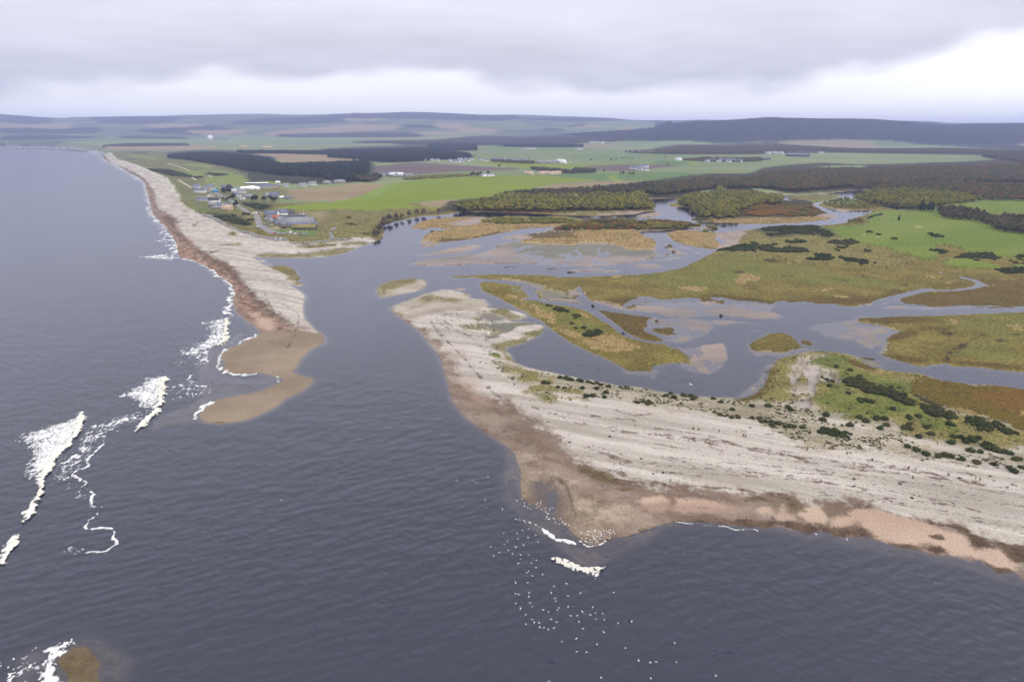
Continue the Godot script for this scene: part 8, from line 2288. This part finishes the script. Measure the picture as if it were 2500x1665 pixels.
# ---------------------------------------------------------------- surf
func surf() -> void:
	var f := FastNoiseLite.new()
	f.seed = 3
	f.noise_type = FastNoiseLite.TYPE_SIMPLEX_SMOOTH
	f.frequency = 1.0
	f.fractal_type = FastNoiseLite.FRACTAL_FBM
	f.fractal_octaves = 3
	f.fractal_gain = 0.6
	var white := StandardMaterial3D.new()
	white.vertex_color_use_as_albedo = true
	white.roughness = 0.9
	white.metallic_specular = 0.2
	for item in FOAM:
		foam_sheet(item[0], item[1], item[2], curve(PackedFloat32Array(item[3])), PackedVector2Array() if item[4].is_empty() else curve(PackedFloat32Array(item[4]), false), 0.0, f, white)
	for item in FOAM_EDGES:
		foam_sheet(item[0], 0.62, 0.1, PackedVector2Array(), curve(PackedFloat32Array(item[2]), false), item[1] * 0.75, f, white)

func near_line(p: Vector2, line: PackedVector2Array, closed: bool) -> float:
	var best := 1e9
	var n := line.size()
	for i in (n if closed else n - 1):
		var a := line[i]
		var ab := line[(i + 1) % n] - a
		var t := clampf((p - a).dot(ab) / maxf(ab.length_squared(), 1e-9), 0.0, 1.0)
		best = minf(best, (p - a - ab * t).length_squared())
	return sqrt(best)

func foam_sheet(label: String, dens: float, roll: float, outline: PackedVector2Array, crest: PackedVector2Array, wide: float, f: FastNoiseLite, m: Material) -> void:
	var lo := Vector2(1e9, 1e9)
	var hi := -lo
	for p in (outline if wide == 0.0 else crest):
		lo = lo.min(p); hi = hi.max(p)
	var mid := (lo.y + hi.y) * 0.5
	lo -= Vector2.ONE * (wide + 1.0 + mid * 0.012); hi += Vector2.ONE * (wide + 1.0 + mid * 0.012)
	var c := clampf(lo.y / 620.0, 0.22, 3.0)
	var st := tool_new()
	var any := false
	var soft := 0.012 * mid
	var nx := int((hi.x - lo.x) / c)
	var d := lo.y
	while d < hi.y:
		var cd := c * clampf(d / 260.0, 0.8, 4.0)
		for k in nx:
			var x := lo.x + k * c
			var p := Vector2(x + c * 0.5, d + cd * 0.5)
			var a := dens
			var y := 0.05
			var cream := 0.0
			if wide == 0.0:
				var wob := Vector2(f.get_noise_2d(p.x * 0.10, p.y * 0.10), f.get_noise_2d(p.x * 0.10 + 50.0, p.y * 0.10)) * soft * 0.9
				wob += Vector2(f.get_noise_2d(p.x * 0.5, p.y * 0.5), f.get_noise_2d(p.x * 0.5 + 50.0, p.y * 0.5)) * soft * 0.4
				if not Geometry2D.is_point_in_polygon(p + wob, outline):
					continue
				var edge := near_line(p, outline, true)
				if crest.size() > 1:
					var q := near_line(p, crest, false)
					a *= lerpf(1.2, 0.5, pow(clampf(q / (9.0 * soft), 0.0, 1.0), 0.7))
					y += roll * exp(-pow(q / 1.5, 2.0))
					cream = exp(-pow(q / 2.5, 2.0))
					if q > 1.5:
						a *= clampf(0.45 + edge / (3.0 * soft), 0.0, 1.0)
				else:
					a *= clampf(0.25 + edge / (2.0 * soft), 0.0, 1.0)
			else:
				var wob := Vector2(f.get_noise_2d(p.x * 0.07 + 5.0, p.y * 0.07), f.get_noise_2d(p.x * 0.07, p.y * 0.07 + 60.0)) * mid * 0.012
				var q := near_line(p + wob, crest, false) + f.get_noise_2d(p.x * 0.06, p.y * 0.06) * wide * 0.9 + f.get_noise_2d(p.x * 0.25, p.y * 0.25) * wide * 0.6
				if q > wide:
					continue
				a *= 1.25 - clampf(q / wide, 0.0, 1.0) * 0.8
				y += roll * (1.0 - q / wide)
			var n := 0.5 + 0.55 * f.get_noise_2d(p.x * 0.55, p.y * 0.30) + 0.35 * f.get_noise_2d(p.x * 1.9 + 40.0, p.y * 1.2)
			n += 0.25 * f.get_noise_2d(p.x * 0.12 + 9.0, p.y * 0.10)
			if n > a:
				continue
			any = true
			var g := clampf(0.52 + 0.35 * (a - n), 0.42, 0.76)
			y += 0.16 * roll * f.get_noise_2d(p.x * 0.9, p.y * 0.9)
			st.set_color(Color(g, g * lerpf(1.0, 0.95, cream), g * lerpf(1.0, 0.82, cream)))
			st.set_normal(Vector3(f.get_noise_2d(p.x, p.y) * 0.5, 1, f.get_noise_2d(p.x + 99.0, p.y) * 0.5).normalized())
			var y2 := y
			quad(st, Vector3(x, y, -d), Vector3(x, y2, -d - cd), Vector3(x + c, y2, -d - cd), Vector3(x + c, y, -d))
		d += cd
	if not any:
		return
	var o := MeshInstance3D.new()
	o.name = numbered("breaking_wave" if roll >= 0.3 else "sea_foam")
	o.mesh = st.commit()
	o.material_override = m
	tag(o, label, "breaker" if roll >= 0.3 else "foam")
	add_child(o)

# ---------------------------------------------------------------- everything that stands on the land
func build_things() -> void:
	var tar := paint(Color(.17, .165, .17), 0.9)
	var dirt := paint(Color(.40, .35, .29), 0.95)
	for r in ROADS:
		ribbon(r[0], r[2], r[1], 0.10, tar if r[0] == "road" else dirt)
	for h in HOUSES:
		house(h, true)
	for f in FAR_HOUSES:
		var at: Array = f[8]
		for i in at.size() / 4:
			house([f[0], at[i * 4], at[i * 4 + 1], at[i * 4 + 2], f[1], f[2], f[3], at[i * 4 + 3], "gable", f[4], f[5], 0, f[6], f[7]], false)
	# white monument: a slim tower with a cap
	var t := thing("white_tower", "slim white tower standing alone in the clearing of the pines", "tower", Vector3(TOWER.x, ground_at(TOWER.x, -TOWER.y), -TOWER.y))
	var st := tool_new()
	tapered(st, Vector3(0, -0.5, 0), Vector3(0, 9, 0), 2.4, 1.9, 10)
	part("shaft", st.commit(), paint(COLOURS["brightwhite"]), t)
	st = tool_new()
	tapered(st, Vector3(0, 9, 0), Vector3(0, 11, 0), 2.3, 0.2, 10)
	part("cap", st.commit(), paint(COLOURS["palegrey"]), t)
	for c in CARS:
		vehicle(c)
	for i in POSTS.size() / 2:
		var o := thing("marker_post", "short white post in the row along the car park lawn", "post", Vector3(POSTS[i * 2], ground_at(POSTS[i * 2], -POSTS[i * 2 + 1]), -POSTS[i * 2 + 1]), 0.0, "white posts along the car park")
		st = tool_new()
		tapered(st, Vector3(0, -0.3, 0), Vector3(0, 0.9, 0), 0.16, 0.14, 8)
		part("shaft", st.commit(), paint(COLOURS["brightwhite"]), o)
		st = tool_new()
		tapered(st, Vector3(0, 0.9, 0), Vector3(0, 1.1, 0), 0.19, 0.04, 8)
		part("cap", st.commit(), paint(COLOURS["brightwhite"]), o)
	for p in POLES:
		var o := thing("telegraph_pole", "wooden telegraph pole beside the village road", "pole", Vector3(p[0], ground_at(p[0], -p[1]), -p[1]), 0.4, "telegraph poles by the village road")
		st = tool_new()
		tapered(st, Vector3(0, -0.5, 0), Vector3(0, p[2], 0), 0.16, 0.10, 7)
		part("shaft", st.commit(), paint(Color(.22, .19, .16)), o)
		part("crossarm", box_mesh(Vector3(1.6, 0.14, 0.12)), paint(Color(.2, .17, .14)), o).position.y = p[2] - 0.5
	var fp := thing("flagpole", "tall white flagpole behind the big slate building", "flagpole", Vector3(FLAGPOLE.x, ground_at(FLAGPOLE.x, -FLAGPOLE.y), -FLAGPOLE.y))
	st = tool_new()
	tapered(st, Vector3(0, -0.5, 0), Vector3(0, 12, 0), 0.14, 0.06, 8)
	part("shaft", st.commit(), paint(COLOURS["brightwhite"]), fp)
	for w in GARDEN_WALLS:
		var flat: Array = w[1]
		var a := Vector2(flat[0], flat[1])
		var o := thing("garden_wall", w[0], "wall", Vector3(a.x, ground_at(a.x, -a.y), -a.y))
		for i in flat.size() / 2 - 1:
			var p := Vector2(flat[i * 2], flat[i * 2 + 1]) - a
			var q := Vector2(flat[i * 2 + 2], flat[i * 2 + 3]) - a
			var s := part("wall_length", box_mesh(Vector3(snappedf(p.distance_to(q), 0.1), 1.9, 0.5)), paint(COLOURS["stone"]), o)
			s.position = Vector3((p.x + q.x) / 2, 0.5, -(p.y + q.y) / 2)
			s.rotation.y = (q - p).angle()
	drift()
	boulders()
	birds()
	surf()
	plant_all()
	heath()
	grass_all()

func drift() -> void:
	var g := RandomNumberGenerator.new()
	g.seed = 8
	for l in LOGS:
		var a := Vector2(l[0], l[1])
		var b := Vector2(l[2], l[3])
		var long := clampf(a.distance_to(b), 1.5, 26.0)
		var mid := (a + b) / 2
		var o := thing("driftwood_log", l[5], "driftwood", Vector3(mid.x, maxf(ground_at(mid.x, -mid.y), 0.0) + l[4] * 0.6, -mid.y), (b - a).angle())
		var dark: bool = "dark" in l[5] or "black" in l[5]
		var wood := paint(Color(.055, .045, .038) if dark else Color(.20, .175, .15))
		var st := tool_new()
		var r: float = l[4] * 0.6
		var pts := []
		for i in 6:
			pts.append(Vector3((i / 5.0 - 0.5) * long, g.randfn() * r * 0.3, g.randfn() * r * 0.6))
		for i in 5:
			tapered(st, pts[i], pts[i + 1], r * (1.0 - i * 0.13), r * (0.87 - i * 0.13), 7)
		part("stem", st.commit(), wood, o)
		for i in 4:
			st = tool_new()
			var from: Vector3 = pts[i + 1] if i < 2 else pts[0]
			tapered(st, from, from + Vector3(g.randfn() * 0.5, g.randf_range(0.3, 0.9), g.randfn()) * (r * 3.0), r * 0.45, r * 0.1, 5)
			part("branch" if i < 2 else "root", st.commit(), wood, o)
	# sticks and wrack along the strand lines
	var stick := tool_new()
	tapered(stick, Vector3(-0.5, 0, 0), Vector3(0.5, 0.12, 0.06), 0.09, 0.05, 4)
	tapered(stick, Vector3(0.1, 0, 0), Vector3(0.35, 0.2, 0.28), 0.05, 0.03, 3)
	var mesh := stick.commit()
	var list := []
	for l in STRAND:
		if l[0] != "weed":
			continue
		var line := curve(PackedFloat32Array(l[4]), false)
		for i in line.size() - 1:
			var n := int(line[i].distance_to(line[i + 1]) * 0.4 + g.randf())
			if line[i].y > 480.0:
				continue
			for k in n:
				var p: Vector2 = line[i].lerp(line[i + 1], g.randf()) + Vector2(g.randfn(), g.randfn()) * (l[1] * 1.1 + 0.5)
				var y := ground_at(p.x, -p.y)
				if y > 0.1:
					list.append([Vector3(p.x, y + 0.03, -p.y), (line[i + 1] - line[i]).angle() + g.randfn() * 0.6, g.randf_range(0.25, 0.9) * (1.0 if g.randf() < 0.93 else 2.2), Color(.10, .085, .07) * g.randf_range(0.7, 2.4)])
	var mm := MultiMesh.new()
	mm.transform_format = MultiMesh.TRANSFORM_3D
	mm.use_colors = true
	mm.mesh = mesh
	mm.instance_count = list.size()
	for i in list.size():
		mm.set_instance_transform(i, Transform3D(Basis(Vector3.UP, list[i][1]).scaled(Vector3.ONE * list[i][2]), list[i][0]))
		mm.set_instance_color(i, list[i][3])
	var o := MultiMeshInstance3D.new()
	o.name = "strand_debris"
	o.multimesh = mm
	var m := StandardMaterial3D.new()
	m.vertex_color_use_as_albedo = true
	m.roughness = 0.95
	o.material_override = m
	o.set_meta("kind", "stuff")
	tag(o, "sticks and dry wrack scattered along the strand lines", "debris")
	add_child(o)

func boulders() -> void:
	var g := RandomNumberGenerator.new()
	g.seed = 17
	var st := tool_new()
	lump(st, Vector3.ZERO, Vector3(1.0, 0.75, 0.85), g)
	var mesh := st.commit()
	var list := []
	for c in COVER:
		if c[0] != "rubble":
			continue
		var flat: Array = c[5]
		var poly := PackedVector2Array()
		for i in flat.size() / 2:
			poly.append(Vector2(flat[i * 2], flat[i * 2 + 1]))
		var lo := poly[0]
		var hi := poly[0]
		for p in poly:
			lo = lo.min(p); hi = hi.max(p)
		var tries := int((hi.x - lo.x) * (hi.y - lo.y) * 0.28)
		for i in mini(tries, 60000):
			var p := Vector2(g.randf_range(lo.x, hi.x), g.randf_range(lo.y, hi.y))
			if Geometry2D.is_point_in_polygon(p, poly):
				list.append(p)
	var mm := MultiMesh.new()
	mm.transform_format = MultiMesh.TRANSFORM_3D
	mm.use_colors = true
	mm.mesh = mesh
	mm.instance_count = list.size()
	for i in list.size():
		var p: Vector2 = list[i]
		mm.set_instance_transform(i, Transform3D(Basis(Vector3(g.randfn(), g.randfn(), g.randfn()).normalized(), g.randf() * TAU).scaled(Vector3.ONE * g.randf_range(0.5, 1.25)), Vector3(p.x, ground_at(p.x, -p.y) + 0.35, -p.y)))
		var k := g.randf_range(0.14, 0.34)
		mm.set_instance_color(i, Color(k, k * 0.97, k * 0.95))
	var o := MultiMeshInstance3D.new()
	o.name = "rock_armour"
	o.multimesh = mm
	var m := StandardMaterial3D.new()
	m.vertex_color_use_as_albedo = true
	m.roughness = 0.95
	o.material_override = m
	o.set_meta("kind", "stuff")
	tag(o, "grey boulders of the sea defence between beach and village", "boulders")
	add_child(o)
